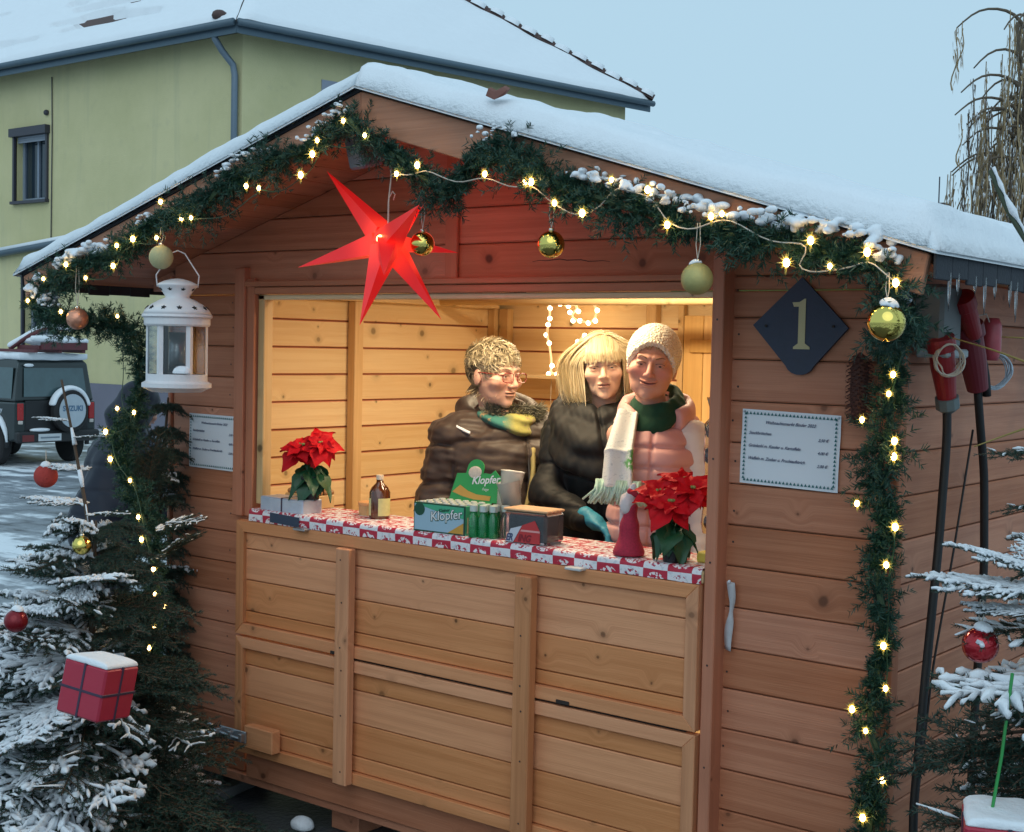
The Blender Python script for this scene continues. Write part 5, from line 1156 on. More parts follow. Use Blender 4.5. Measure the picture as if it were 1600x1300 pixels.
HAT, nt_, b_ = new_mat('cream_hat_knit'); kk = N(nt_); co = kk.obj(); b_.inputs['Base Color'].default_value = (.90, .86, .70, 1); b_.inputs['Roughness'].default_value = .95; b_.inputs['Sheen Weight'].default_value = .3
vo = kk.n('TexVoronoi'); kk.set(vo.inputs['Vector'], kk.n('Mapping', i0=co, i3=(1, 1, 1.6)).outputs[0]); vo.inputs['Scale'].default_value = 95; L(nt_, kk.bump(kk.math('SUBTRACT', 1.0, vo.outputs['Distance']), .9, .006), b_.inputs['Normal'])
def hat(P):
    d = d_ell(P, (0, .022, .034), (.091, .109, .102)); rim = .070-(P[..., 1]+.09)*1.15+.010*np.cos(P[..., 0]*40); inner = d_ell(P, (0, .018, .028), (.079, .098, .089))
    d = smax(d, rim-P[..., 2], .006); d = smax(d, -inner, .003); d = smin(d, smax(np.abs(P[..., 2]-rim-.006)-.006, np.abs(d_ell(P, (0, .022, .034), (.092, .110, .102)))-.006, .004), .006)
    th_ = np.arctan2(P[..., 1], P[..., 0]); return d-.0022*np.sin(th_*46)*np.sin(P[..., 2]*300)
isurf('hat', hat, (-.11, -.12, -.11), (.11, .15, .15), .0032, HAT, b3)
HM3 = hair_mat('hair_short_blond', (.45, .28, .15), (.75, .55, .35), (.25, .14, .08)); hcn, hr = np.array([0, .018, .030]), np.array([.0765, .0955, .087])
rr = np.random.default_rng(12); x = rr.uniform(-.055, .055, 260); rt = np.stack([x, -np.sqrt(np.maximum(0, 1-(x/.0765)**2-(.045/.087)**2))*.0955+.018, .075+rr.uniform(-.006, .006, 260)], 1); J = rr.normal(size=rt.shape)
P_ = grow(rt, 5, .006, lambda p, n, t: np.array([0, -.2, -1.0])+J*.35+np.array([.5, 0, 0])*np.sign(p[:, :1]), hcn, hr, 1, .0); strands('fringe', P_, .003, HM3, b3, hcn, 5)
# ---------------------------------------------------------------- passer-by behind the left garland, seen from behind
NAVY = fabric('navy_quilt', (.012, .015, .028), .5, .2, .6, 12, .2); hz = 1.42
p4, b4, R4, c4, s4 = person('person in a dark navy puffer jacket bending over behind the garland at the left', (-4.44, .68, 0), 185, hz, (28, 0, 0), 1.0, hc=(0, -.22, hz+.03), skin=SK1, brow=LASH, low=True, ty=-.13)
def nj(P):
    d = smin(d_ell(P, (0, -.12, hz-.32), (.23, .19, .24)), d_ell(P, (0, .0, hz-.56), (.21, .18, .24)), .09); d = smin(d, d_cap(P, (-.17, -.14, hz-.20), (.17, -.14, hz-.20), .08, .08), .06)
    for s_ in (-1, 1): d = smin(d, arm(P, [(s_*.20, -.14, hz-.22), (s_*.27, -.22, hz-.48), (s_*.16, -.42, hz-.55)], [.08, .07, .05]), .02)
    d = smin(d, d_cap(P, (0, -.13, hz-.15), (0, -.17, hz-.08), .09, .085), .04); return d+quilt(P, .13, .004, .008, .05, 3)+.012*wob(P*np.array([1, 1, .7]), 20, 3)+.003*wob(P, 50, 5)
isurf('jacket', nj, (-.40, -.52, .55), (.40, .25, hz+.02), .008, NAVY, p4)
isurf('hood', lambda P: smax(smin(d_ell(P, (0, .03, .02), (.098, .112, .118)), d_ell(P, (0, .06, -.09), (.12, .10, .10)), .05), -P[..., 1]-.055, .02)+.007*wob(P, 30, 3), (-.17, -.14, -.22), (.17, .2, .19), .009, NAVY, b4)
bag = thing('bag', 'bright pink bag beside the person in navy behind the snowy spruce', 'bag', (-4.78, .15, .44))
def bg(P): return np.maximum(smax(np.abs(P[..., 0])-.12+.1*P[..., 2], np.abs(P[..., 2]-.13)-.17, .03), smax(np.abs(P[..., 1])-.05, P[..., 2]-.3, .02))+.006*wob(P, 16, 4)
isurf('bag_body', bg, (-.17, -.09, -.08), (.17, .09, .34), .012, mat('pink_bag', (.52, .03, .16), .6), bag)
mesh('handle', *tube([(-.08, 0, .28), (-.07, 0, .40), (0, 0, .46), (.07, 0, .40), (.08, 0, .28)], .008, 6), mat('pink_bag', (.5, .03, .16), .6), bag)
# ================================================================ spruce trees
NEED = mat('spruce_needles', (.020, .055, .038), .6, var=.5, vs=30); BARK = mat('spruce_bark', (.085, .055, .035), .85, var=.35, vs=30, bump=.5, bs=80)
def branch_mesh(Ln, snow, seed, droop=.10, dens=520, nw=.0022):
    r = np.random.default_rng(seed); B = []; D = []; LL = []; mb = MB(); S = MB(); twigs = []
    def line(p, d, l, curve): n = max(4, int(l/.02)); t = np.linspace(0, 1, n)[:, None]; return p+d*l*t+np.array([0, 0, curve])*l*t**2
    main = line(np.zeros(3), np.array([1., 0, .02]), Ln, -droop); twigs.append((main, .0055))
    s = .10*Ln+.02
    while s < Ln*.98:
        for sg in (-1, 1):
            l = (.07+.50*(Ln-s))*r.uniform(.65, 1.1); i = min(len(main)-1, int(s/Ln*len(main))); a = math.radians(r.uniform(38, 58))*sg
            d = np.array([math.cos(a), math.sin(a), r.uniform(-.12, .12)]); tw = line(main[i], d, l, -droop*.8); twigs.append((tw, .0028))
            if l > .12:
                q = .035
                while q < l*.9:
                    for s2 in (-1, 1):
                        j = min(len(tw)-1, int(q/l*len(tw))); a2 = a+math.radians(r.uniform(35, 50))*s2; l2 = (.035+.4*(l-q))*r.uniform(.6, 1.1)
                        twigs.append((line(tw[j], np.array([math.cos(a2), math.sin(a2), r.uniform(-.1, .1)]), l2, -droop*.6), .0018))
                    q += r.uniform(.035, .05)
        s += r.uniform(.035, .055)
    for T, rad in twigs:
        l = np.linalg.norm(np.diff(T, axis=0), axis=1).sum(); m_ = len(T); mb.add(*tube(T, np.linspace(rad, rad*.4, m_), 4, cap=False), 1)
        n = int(l*dens); u = r.uniform(0, m_-1.001, n); i = u.astype(int); f = (u-i)[:, None]; P = T[i]*(1-f)+T[i+1]*f; t = T[np.minimum(i+1, m_-1)]-T[i]; t /= np.linalg.norm(t, axis=1, keepdims=True)
        d = r.normal(size=(n, 3)); d -= (d*t).sum(1)[:, None]*t; d /= np.linalg.norm(d, axis=1, keepdims=True); d[:, 2] = d[:, 2]*.7+.1; B.append(P); D.append(d+t*.75); LL.append(r.uniform(.011, .018, n))
        if snow > 0 and r.random() < snow*.80:
            k0 = r.integers(0, max(1, m_//3)) if snow < .8 else 0; TT = T[k0:]
            if len(TT) > 2:
                w_ = (.0042+.0040*r.random())*(1.5 if rad > .005 else 1)*(.75+.4*snow); rr_ = w_*(1+.42*r.normal(size=len(TT))).clip(.3, 1.8); rr_[0] *= .5; rr_[-1] *= .6
                S.add(*tube(TT+np.array([0, 0, .008])+r.normal(size=TT.shape)*.0015, rr_, 6), 2)
    V, F = needles(np.concatenate(B), np.concatenate(D), np.concatenate(LL), nw); mb.add(V, F, 0); mb.add(S.V, S.F, 2)
    me = bpy.data.meshes.new('branch'); me.from_pydata([tuple(v) for v in mb.V], [], mb.F)
    for m_ in (NEED, BARK, SNOW): me.materials.append(m_)
    me.polygons.foreach_set('material_index', np.array(mb.M, dtype=np.int32)); me.polygons.foreach_set('use_smooth', (np.array(mb.M) == 2)); me.update(); return me
BR = {('s', i): branch_mesh(.56, 1.0, 50+i) for i in range(3)}
BR.update({('m', i): branch_mesh(.50, .35, 60+i) for i in range(2)}); BR.update({('n', i): branch_mesh(.46, .0, 70+i, droop=.18) for i in range(2)})
def spruce(label, loc, H, R_, kindf, tilt=(0, 0), per=6, n=11, z0=.12, seed=0, zdrop=-.12, top=.12, skip=None):
    r = np.random.default_rng(seed); t = thing('spruce_tree', label, 'spruce tree', loc)
    ax = lambda z: np.array([tilt[0]*z/H, tilt[1]*z/H, z])
    mesh('trunk', *tube([ax(z) for z in np.linspace(0, H, 12)], np.linspace(.028, .004, 12), 8), BARK, t, smooth=True)
    for i in range(n):
        z = z0+(H-z0-.04)*i/(n-1); L_ = R_*(1-(z-z0)/(H-z0+top)); a0 = r.uniform(0, 6)
        for k in range(per):
            a = a0+2*math.pi*k/per+r.uniform(-.25, .25); kd = kindf(a, z, r)
            if kd is None: continue
            L2 = L_*r.uniform(.8, 1.15); me = BR[(kd, r.integers(0, 3 if kd == 's' else 2))]
            o = bpy.data.objects.new('branch', me); link(o, t); o.location = ax(z); up = math.radians(r.uniform(-4, 10)+18*(z/H)**2)+zdrop*(1-z/H)
            o.rotation_euler = Euler((r.uniform(-.35, .35), -up+r.uniform(-.12, .16), a)); s = L2/.55; o.scale = (s, s*r.uniform(.75, 1.1), max(.75, s)*r.uniform(.8, 1.5))
    return t
def kl(a, z, r):
    # snow lies on the side turned away from the roof
    ox = math.cos(a)-.9*math.sin(a)*1.0; v = -math.cos(a)*.55-math.sin(a)*.75
    if v > .15: return 's' if r.random() < .72 else 'm'
    if v > -.35: return 'm' if r.random() < .7 else 's'
    return 'n'
t1 = spruce('snow covered spruce tree with baubles in front of the left corner of the stall', (-2.52, -.78, 0), 1.20, .78, kl, (.06, 0), per=8, n=13, z0=.12, seed=5, top=.30)
# its long bare leader leaning to the left, with snow
ld = MB(); TP = resample([(.06, 0, .95), (-.02, .02, 1.22), (-.11, .03, 1.45), (-.20, .04, 1.66)], .03); ld.add(*tube(TP, np.linspace(.009, .004, len(TP)), 6)); 
for a_, b_ in ((2, 6), (8, 11), (12, 15), (17, 20)): ld.add(*tube(TP[a_:b_]+np.array([.005, -.003, .006]), .006*(1+.5*np.random.default_rng(a_).normal(size=b_-a_)).clip(.4, 1.5), 6), 1)
ld.build('leader', [BARK, SNOW], t1, smooth=True)
for i, (z, a, s_, kd) in enumerate(((.30, 200, .42, 's'), (.28, 20, .30, 'm'), (.42, 170, .30, 's'), (.55, 30, .22, 'm'), (.60, 215, .22, 's'))):
    j = int(len(TP)*(z/.7)*.9); o = bpy.data.objects.new('branch', BR[(kd, i % 2)]); link(o, t1); o.location = TP[min(j, len(TP)-1)]; o.rotation_euler = (0, math.radians(-8), math.radians(a)); o.scale = (s_,)*3
t2 = spruce('narrow dark spruce tree leaning against the left front corner of the stall', (-3.07, -.15, 0), 1.58, .33, lambda a, z, r: 'n' if r.random() < .88 else 'm', (.10, .06), per=8, n=16, z0=.15, seed=9, top=.40)
for i, (x, y, z, a, e, s_, kd) in enumerate(((-2.75, -.30, .98, -8, 32, .55, 'm'), (-2.72, -.32, 1.12, 5, 12, .40, 'm'), (-2.6, -.45, .55, -20, 12, .75, 'n'), (-2.5, -.55, .45, -12, 6, .7, 'm'), (-2.93, -.22, 1.18, 60, 78, .62, 'n'), (-2.96, -.22, 1.15, 90, 84, .7, 'n'), (-2.9, -.24, 1.22, -20, 74, .55, 'n'), (-2.93, -.2, 1.1, 150, 80, .7, 'n'))):
    o = bpy.data.objects.new('branch', BR[(kd, i % 2)]); link(o, t2); o.location = Vector((x, y, z))-Vector((-3.07, -.15, 0)); o.rotation_euler = Euler((.3, -math.radians(e), math.radians(a))); o.scale = (s_,)*3
t3 = spruce('snowy spruce tree at the right edge beside the stall side wall', (.84, -.52, 0), 2.0, .78, lambda a, z, r: ('s' if r.random() < .22 else 'm') if z > 1.0 else ('n' if r.random() < .8 else 'm'), (-.02, 0), per=6, n=13, z0=.25, seed=15, top=.35)
for x, y, z, a, e, s_, kd in ((.66, -.74, 1.335, 178, 6, .55, 's'), (.62, -.78, 1.30, 150, 2, .35, 's'), (.62, -.68, 1.37, 205, 18, .40, 's'), (.60, -.72, 1.36, 120, 40, .25, 's'), (.70, -.70, 1.12, 185, -14, .5, 'm'), (.66, -.5, 1.60, 182, 4, .5, 'm'), (.70, -.45, 1.52, 176, -6, .55, 'm'), (.7, -.45, 1.45, 185, -20, .6, 'n')):
    o = bpy.data.objects.new('branch', BR[(kd, 0)]); link(o, t3); o.location = Vector((x, y, z))-Vector((.84, -.52, 0)); o.rotation_euler = Euler((0, -math.radians(e), math.radians(a))); o.scale = (s_,)*3
r = np.random.default_rng(31)
for i in range(16):
    o = bpy.data.objects.new('branch', BR[('n' if i % 4 else 'm', i % 2)]); link(o, t3); o.location = (r.uniform(-.12, .0), r.uniform(-.12, .25), .22+.055*i); o.rotation_euler = Euler((r.uniform(-.4, .4), r.uniform(-.1, .25), math.radians(r.uniform(158, 215)))); o.scale = (r.uniform(.8, 1.15),)*3
st = MB(); TP = resample([(.60, -.55, 1.86), (.52, -.57, 2.02), (.46, -.59, 2.12), (.425, -.60, 2.205)], .02); TP = TP-np.array([.84, -.52, 0]); st.add(*tube(TP, np.linspace(.008, .006, len(TP)), 6)); st.add(*tube(TP[1:]+np.array([.007, -.003, .006]), .006*(1+.4*np.random.default_rng(5).normal(size=len(TP)-1)).clip(.4, 1.6), 6), 1)
TP2 = resample([(.62, -.5, 1.9), (.56, -.5, 2.08), (.53, -.5, 2.16)], .02)-np.array([.84, -.52, 0]); st.add(*tube(TP2, .006, 6)); st.add(*tube(TP2[1:]+np.array([.006, -.003, .006]), .007, 6), 1)
st.build('snowy_shoot', [mat('green_bark', (.06, .08, .05), .8), SNOW], t3, smooth=True)
YT = mat('yellow_twig', (.34, .26, .08), .8, var=.2, vs=30); tw = MB(); r_ = np.random.default_rng(2)
for P in ([(.8, -.2, 1.66), (.5, -.12, 1.75), (.25, -.05, 1.83), (.12, 0, 1.86)], [(.7, -.18, 1.70), (.45, -.3, 1.66), (.32, -.34, 1.60)], [(.5, -.12, 1.75), (.4, -.05, 1.68), (.33, .0, 1.58)], [(.8, -.25, 1.80), (.55, -.2, 1.85), (.3, -.12, 1.86)]): P = resample(P, .03)-np.array([.84, -.52, 0]); tw.add(*tube(P, np.linspace(.006, .0015, len(P)), 5))
tw.build('dead_twigs', YT, t3, smooth=True)
# ornaments in the trees
bauble('red felt bauble topped with snow on the leaning leader of the left spruce', (-2.795, -.75, 1.322), .041, REDF, .9, .04)
bauble('small shiny gold bauble in the upper left spruce', (-2.365, -.90, 1.139), .031, G1, loop=.03)
bauble('dark red bauble low at the left edge of the left spruce', (-2.341, -1.15, .932), .036, REDD, 1.0, .03)
bauble('shiny red pleated bauble with a snow cap on the right spruce', (.495, -.75, 1.223), .036, REDG, 1.0, .05, facets=True)
GRED = mat('red_wrapping', (.42, .02, .05), .45, var=.12, vs=8, bump=.4, bs=25, coat=.2); RIB = mat('dark_ribbon', (.05, .03, .06), .5)
def gift(label, c, s, rz, rx, rib, seed):
    g = thing('gift_box', label, 'gift box', c, rz); g.rotation_euler = (rx[0], rx[1], rz); a = s/2
    box('box', -a, a, -a*.95, a*.95, -a, a, GRED, g, b=.006)
    for m_ in (0,):
        box('ribbon', -.004, .004, -a*.95-.002, a*.95+.002, -a-.002, a+.002, rib, g, b=.001); box('ribbon', -a-.002, a+.002, -.004, .004, -a-.0025, a+.0025, rib, g, b=.001); box('ribbon', -a-.0015, a+.0015, -a*.95-.0015, a*.95+.0015, -.004, .004, rib, g, b=.001)
    stuff(isurf('snow', lambda P: smax(np.maximum(np.abs(P[..., 0])-a*.98, np.abs(P[..., 1])-a*.93), P[..., 2]-a-.018*(1-.4*(P[..., 0]/a)**4), .012)*(P[..., 2] > a-.03)+(P[..., 2] <= a-.004)*.02+.003*wob(P, 50, seed), (-a*1.15, -a*1.15, a-.02), (a*1.15, a*1.15, a+.04), .005, SNOW, g))
    return g
gift('red wrapped gift with thin ribbon and snow on top, hanging in the left spruce', (-2.02, -1.08, .765), .158, math.radians(14), (math.radians(-7), math.radians(7)), RIB, 1)
g2 = gift('red wrapped gift with thick snow on top hanging by a green ribbon at bottom right', (.60, -.86, .835), .165, math.radians(22), (0, 0), RIB, 2)
mesh('hanging_ribbon', *tube([(-.03, 0, .09), (-.015, .01, .2), (.0, .03, .36)], .0035, 5), mat('green_ribbon', (.02, .28, .06), .5), g2)
# ================================================================ far willow with hanging twigs
WB = mat('willow_bark', (.13, .10, .07), .9, var=.3, vs=5); WT = mat('willow_twig', (.33, .24, .13), .9, var=.3, vs=3); WD = mat('willow_twig_dark', (.13, .10, .075), .9, var=.3, vs=3)
wl_ = thing('willow_tree', 'bare weeping willow with snow dusted brown hanging twigs behind the stall roof', 'willow tree', (-8.3, 27.0, 0))
r = np.random.default_rng(6); mesh('trunk', *tube([(0, 0, 0), (.1, 0, 2.5), (-.1, 0, 5), (-.25, 0, 7.2), (-.5, 0, 9.0)], [.35, .3, .24, .2, .13], 10), WB, wl_, smooth=True)
lm = MB(); tg = MB(); sn = MB()
def cascade(x, y, z, l, dark):
    n = 9; P = [(x+.10*math.sin(k*.8+x)*k/n, y, z-l*k/n) for k in range(n+1)]; tg.add(*tube(P, np.linspace(.012, .02, n+1), 3, cap=False), 1 if dark else 0)
    for k in range(int(l*16)):
        t = r.random(); c = Vector((x+r.normal()*.03, y+r.normal()*.03, z-l*t)); h = r.uniform(.12, .3); a = r.uniform(0, 3.14); s_ = Vector((math.cos(a), math.sin(a), 0))*r.uniform(.008, .018); tg.add([tuple(c-s_), tuple(c+s_), tuple(c+s_*.3+Vector((r.normal()*.03, 0, -h)))], [(0, 1, 2)], 1 if dark else 0)
        if r.random() < .55: sn.add([tuple(c-s_*.8), tuple(c+s_*.8), tuple(c+Vector((0, -.01, -h*.5)))], [(0, 1, 2)])
for i in range(46):
    a = r.uniform(0, 2*math.pi) if i > 8 else math.radians(215+r.uniform(-30, 30)); z0 = r.uniform(5.2, 8.6); R_ = r.uniform(.8, 2.1); bx, by = math.cos(a)*R_, math.sin(a)*R_
    P = [(-.2, 0, z0), (bx*.35, by*.35, z0+.7), (bx*.75, by*.75, z0+.75), (bx, by, z0+.3)]; Q = resample(P, .2); lm.add(*tube(Q, np.linspace(.05, .015, len(Q)), 5)); 
    for k in range(4):
        q = Q[int(len(Q)*r.uniform(.35, .999))]; cascade(q[0]+r.normal()*.12, q[1]+r.normal()*.12, q[2], r.uniform(1.0, 3.6), r.random() < .35)
for k in range(50):
    a = r.uniform(0, 6.28); R_ = abs(r.normal())*.75; cascade(.3+math.cos(a)*R_, math.sin(a)*R_, r.uniform(4.5, 7.2), r.uniform(1.5, 3.8), r.random() < .3)
lm.build('limbs', WB, wl_, smooth=True); stuff(tg.build('twigs', [WT, WD], wl_)); stuff(sn.build('twig_snow', SNOW, wl_))
ch = thing('chimney', 'tiny dark chimney with an aerial far behind the stall roof', 'chimney', (-14.0, 36.0, 5.2))
box('stack', -.28, .28, -.28, .28, -5.2, 1.02, mat('dark_brick', (.08, .07, .08), .9), ch); mesh('aerial', *tube([(0, 0, 1.0), (0, 0, 1.8)], .02, 5), DKM, ch)
# ================================================================ tablecloth on the counter
CT = 1.180
mt, nt, b = new_mat('red_white_print_cloth'); k = N(nt); co = k.obj(); sp = k.n('SeparateXYZ', i0=co)
dn = k.math('ADD', sp.outputs[1], sp.outputs[2])
u = k.math('MULTIPLY', sp.outputs[0], 5.95); v = k.math('MULTIPLY', dn, 5.95)
def frac(x): return k.math('FRACT', x)
ck_ = k.n('TexChecker'); k.set(ck_.inputs['Vector'], k.n('CombineXYZ', i0=u, i1=v, i2=0.5).outputs[0]); ck_.inputs['Scale'].default_value = 2.0
fac = ck_.outputs['Fac']
n1 = k.noise(k.n('CombineXYZ', i0=u, i1=v, i2=0.0).outputs[0], 15, 2, .5)
fx = k.math('SUBTRACT', frac(k.math('MULTIPLY', u, 2.0)), .5); fy = k.math('SUBTRACT', frac(k.math('MULTIPLY', v, 2.0)), .5); rad_ = k.math('SQRT', k.math('ADD', k.math('MULTIPLY', fx, fx), k.math('MULTIPLY', fy, fy))); ins_ = k.ramp(rad_, .42, .38); mot = k.math('MULTIPLY', k.ramp(n1, .47, .50), ins_)
red = k.mix(mot, (.50, .02, .05), (.84, .78, .78)); wht = k.mix(k.math('MULTIPLY', k.ramp(n1, .52, .55), ins_), (.80, .78, .80), (.46, .02, .06)); wht = k.mix(k.math('MULTIPLY', k.ramp(k.noise(co, 60, 2), .55, .62), .35), wht, (.35, .42, .5))
L(nt, k.mix(fac, wht, red), b.inputs['Base Color']); b.inputs['Roughness'].default_value = .55; CLO = mt
V = []; F = []; prof = [(-.068, 1.134), (-.0685, 1.150), (-.0680, 1.168), (-.064, 1.1765), (-.055, 1.180), (.0, 1.179), (.06, 1.180), (.13, 1.1795), (.195, 1.180), (.201, 1.174), (.203, 1.13)]
nx = 60
for i in range(nx+1):
    x = -2.514+(1.957)*i/nx
    for j, (y, z) in enumerate(prof): V.append((x, y+(.0015*math.sin(i*.9+j) if j < 3 else 0), z+(.001*math.sin(i*1.7) if j == 0 else 0)))
m_ = len(prof)
for i in range(nx):
    for j in range(m_-1): F.append((i*m_+j, (i+1)*m_+j, (i+1)*m_+j+1, i*m_+j+1))
tag(mesh('tablecloth', V, F, CLO, smooth=True), 'red and white Christmas print cloth over the stall counter', 'tablecloth')
# ================================================================ goods on the counter
KG = mat('carton_green', (.02, .33, .05), .35, var=.05, coat=.3); KD = mat('carton_dark_green', (.005, .07, .03), .35, coat=.3); KB = mat('carton_pale_blue', (.35, .52, .62), .35, var=.05, coat=.3); KO = mat('carton_orange', (.62, .32, .04), .4, coat=.2); WHT = mat('white_print', (.8, .8, .78), .5, var=0); KT = mat('carton_teal', (.06, .42, .22), .35, coat=.3)
kd = thing('display_box', 'open green carton of little liqueur bottles with Klopfer lettering on the counter', 'display box', (-1.578, -.055, CT), math.radians(3))
W_, D_, H_ = .109, .15, .098
box('carton', -W_, W_, 0, .004, 0, H_, KD, kd, b=.001); box('carton', -W_, -W_+.004, .0045, D_, 0, H_, KD, kd, b=.001); box('carton', W_-.004, W_, .0045, D_, 0, H_, KT, kd, b=.001); box('carton', -W_+.0045, W_-.0045, D_-.004, D_, 0, H_, KG, kd, b=.001); box('carton', -W_+.0045, W_-.0045, .0045, D_-.0045, .001, .005, KD, kd, b=.001)
def plate(nm, P, mt, par, off=(0, -.0008, 0)): return mesh(nm, *extrude_poly([(x, -.0006, z) for x, z in P], off), mt, par)
w_ = W_-.005
plate('front_print', [(-w_, .005), (w_, .005), (w_, .055), (-w_*.2, .075), (-w_, .093)], KB, kd); plate('front_print', [(-w_, .0935), (-w_*.2, .0755), (w_, .0555), (w_, .093)], KT, kd)
mesh('front_print', *extrude_poly([(x, -.0016, z) for x, z in [(w_*.38, .0052), (w_, .0052), (w_, .042)]], (0, -.0008, 0)), KO, kd)
text('Klopfer', .044, KD, kd, (-.035, -.0022, .038), rot=(math.pi/2, math.radians(-8), 0), shear=.15, bold=.0022); text('Klopfer', .044, WHT, kd, (-.034, -.0030, .039), rot=(math.pi/2, math.radians(-8), 0), shear=.15, bold=.0003)
text('Kleiner', .016, KD, kd, (.0, -.0024, .070), rot=(math.pi/2, math.radians(-8), 0), shear=.2, bold=.0003)
mesh('front_print', *xf(lathe([(0, 0), (.022, 0), (.022, .001), (0, .001)], 16), Matrix.Translation((-.082, -.0016, .075)) @ Euler((math.pi/2, 0, 0)).to_matrix().to_4x4()), KD, kd)
V, F = cbox(0, .0008, .01, D_-.01, .008, .06, .0002); mesh('side_print', [(W_+.0012+v[0], v[1], v[2]) for v in V], F, mat('carton_beige', (.62, .48, .28), .5, var=.4, vs=40), kd)
# raised lid at the back
lidR = Matrix.Translation((0.03, D_, H_)) @ Euler((math.radians(-14), 0, 0)).to_matrix().to_4x4()
lp = [(-.105, .0), (.105, .0), (.117, .088), (.09, .095), (.07, .112), (.055, .098), (.03, .10), (.022, .098)]+[(-.012+.036*math.cos(a), .112+.034*math.sin(a)) for a in np.linspace(.1, math.pi, 9)]+[(-.05, .095), (-.088, .092)]
ld_ = mesh('lid', *xf(extrude_poly([(x, 0, z) for x, z in lp], (0, .003, 0)), lidR), KG, kd)
mesh('lid_print', *xf(extrude_poly([(x, -.001, z) for x, z in [(-.095, .026), (-.066, .052), (-.03, .034), (.01, .024), (.07, .022), (.068, .006), (.0, .006), (-.05, .014)]], (0, -.0008, 0)), lidR), KO, ld_)
mesh('lid_print', *xf(sphere((-.012, -.001, .100), .028, 12, 8, (1, .06, .75)), lidR), mat('print_cream', (.70, .58, .46), .5, var=.35, vs=120), ld_)
t_ = text('Klopfer', .038, WHT, ld_, (0, 0, 0), shear=.2, bold=.0008); t_.matrix_local = lidR @ Matrix.Translation((-.018, -.0018, .058)) @ Euler((math.pi/2, math.radians(-6), 0)).to_matrix().to_4x4()
t_ = text('Feige', .013, WHT, ld_, (0, 0, 0), shear=.2); t_.matrix_local = lidR @ Matrix.Translation((.03, -.0018, .040)) @ Euler((math.pi/2, 0, 0)).to_matrix().to_4x4()
CAPW = mat('bottle_cap', (.60, .66, .60), .3, .3); GB = mat('green_liqueur', (.02, .42, .12), .08, var=0, coat=.6, trans=.6); CLR = mat('clear_plastic', (.92, .94, .95), .06, var=0, trans=.95); CUP = mat('cup_plastic', (.85, .86, .84), .2, var=0, trans=.55)
for i in range(6):
    for j in range(4): mesh('bottle_cap', *lathe([(0, .07), (.012, .07), (.012, .098), (.010, .101), (0, .101)], 10, (-.088+i*.034, .024+j*.035, 0)), CAPW, kd)
mbp = [(-.012, .0), (.0, 0)]
for i, (x, y, f) in enumerate(((-1.435, -.045, 1), (-1.402, -.035, 1), (-1.372, -.02, 1), (-1.418, .0, 1), (-1.385, .012, 1), (-1.352, .018, 0))):
    bt = thing('liqueur_bottle', ['small green liqueur bottle, frontmost of the group beside the open carton', 'small green liqueur bottle, second in the front row right of the carton', 'small green liqueur bottle at the right end of the front row', 'small green liqueur bottle behind the front row, next to the carton', 'small green liqueur bottle in the middle of the back row', 'small empty clear liqueur bottle at the back beside the plastic cups'][i], 'bottle', (x, y, CT), 0, 'liqueur bottles on the counter')
    bt.scale = (1.22,)*3; mesh('glass', *lathe([(0, 0), (.0135, 0), (.0145, .004), (.0145, .052), (.010, .063), (.009, .070), (0, .070)], 14), GB if f else CLR, bt, smooth=True); mesh('cap', *lathe([(0, .0705), (.0115, .0705), (.0115, .086), (.010, .088), (0, .088)], 12), CAPW, bt)
cu = thing('cup_stack', 'loose stack of clear plastic cups behind the liqueur bottles', 'cups', (-1.385, .075, CT)); cu.scale = (1.2, 1.2, 1.25)
for i, (x, y, z, a) in enumerate(((-.03, 0, 0, 0), (.035, .01, 0, 5), (-.02, .01, .045, -6), (.015, .0, .075, 8), (.0, .005, .10, -4))):
    V, F = lathe([(.0, .001), (.026, .001), (.033, .070), (.035, .072), (.032, .070), (.025, .003), (0, .003)], 18, cap=False); o = mesh('cup', V, F, CUP, cu, smooth=True); o.location = (x, y, z); o.rotation_euler = (math.radians(a), math.radians(-a), 0)
# plastic tub with a red and white label
cr_ = thing('plastic_crate', 'clear plastic pack of dark goods with a red and white ER label on the counter', 'pack', (-1.222, -.05, CT), math.radians(4))
PAL = mat('pale_wood_lid', (.70, .42, .22), .6, var=.3, vs=40)
box('pack_inner', -.062, .068, .006, .088, .004, .092, mat('dark_contents', (.03, .035, .05), .5, var=.6, vs=60), cr_); box('pack_shell', -.082, .084, 0, .11, .001, .102, CLR, cr_, b=.008)
for i in range(5): box('lid_ridge', -.084, .086, .002+i*.022, .020+i*.022, .103, .111, PAL, cr_, b=.003)
def cpl(P, mt, y=-.001): return mesh('label_print', *extrude_poly([(x, y, z) for x, z in P], (0, -.0006, 0)), mt, cr_)
LR = mat('label_red', (.55, .03, .03), .4, coat=.3); cpl([(-.070, .004), (-.040, .004), (-.008, .058), (-.050, .046)], mat('label_white', (.62, .64, .70), .4)); cpl([(-.038, .004), (.062, .004), (.062, .045), (.042, .078), (-.006, .060)], LR); cpl([(-.012, .040), (.062, .040), (.062, .046), (-.009, .046)], mat('label_pink', (.75, .35, .33), .5), -.0018)
text('ER', .032, INK, cr_, (-.068, -.002, .008), shear=.3, bold=.0015, xs=.72); text('ING', .032, mat('label_dark_red', (.25, .01, .02), .5), cr_, (-.022, -.002, .008), shear=.3, bold=.0015, xs=.85)
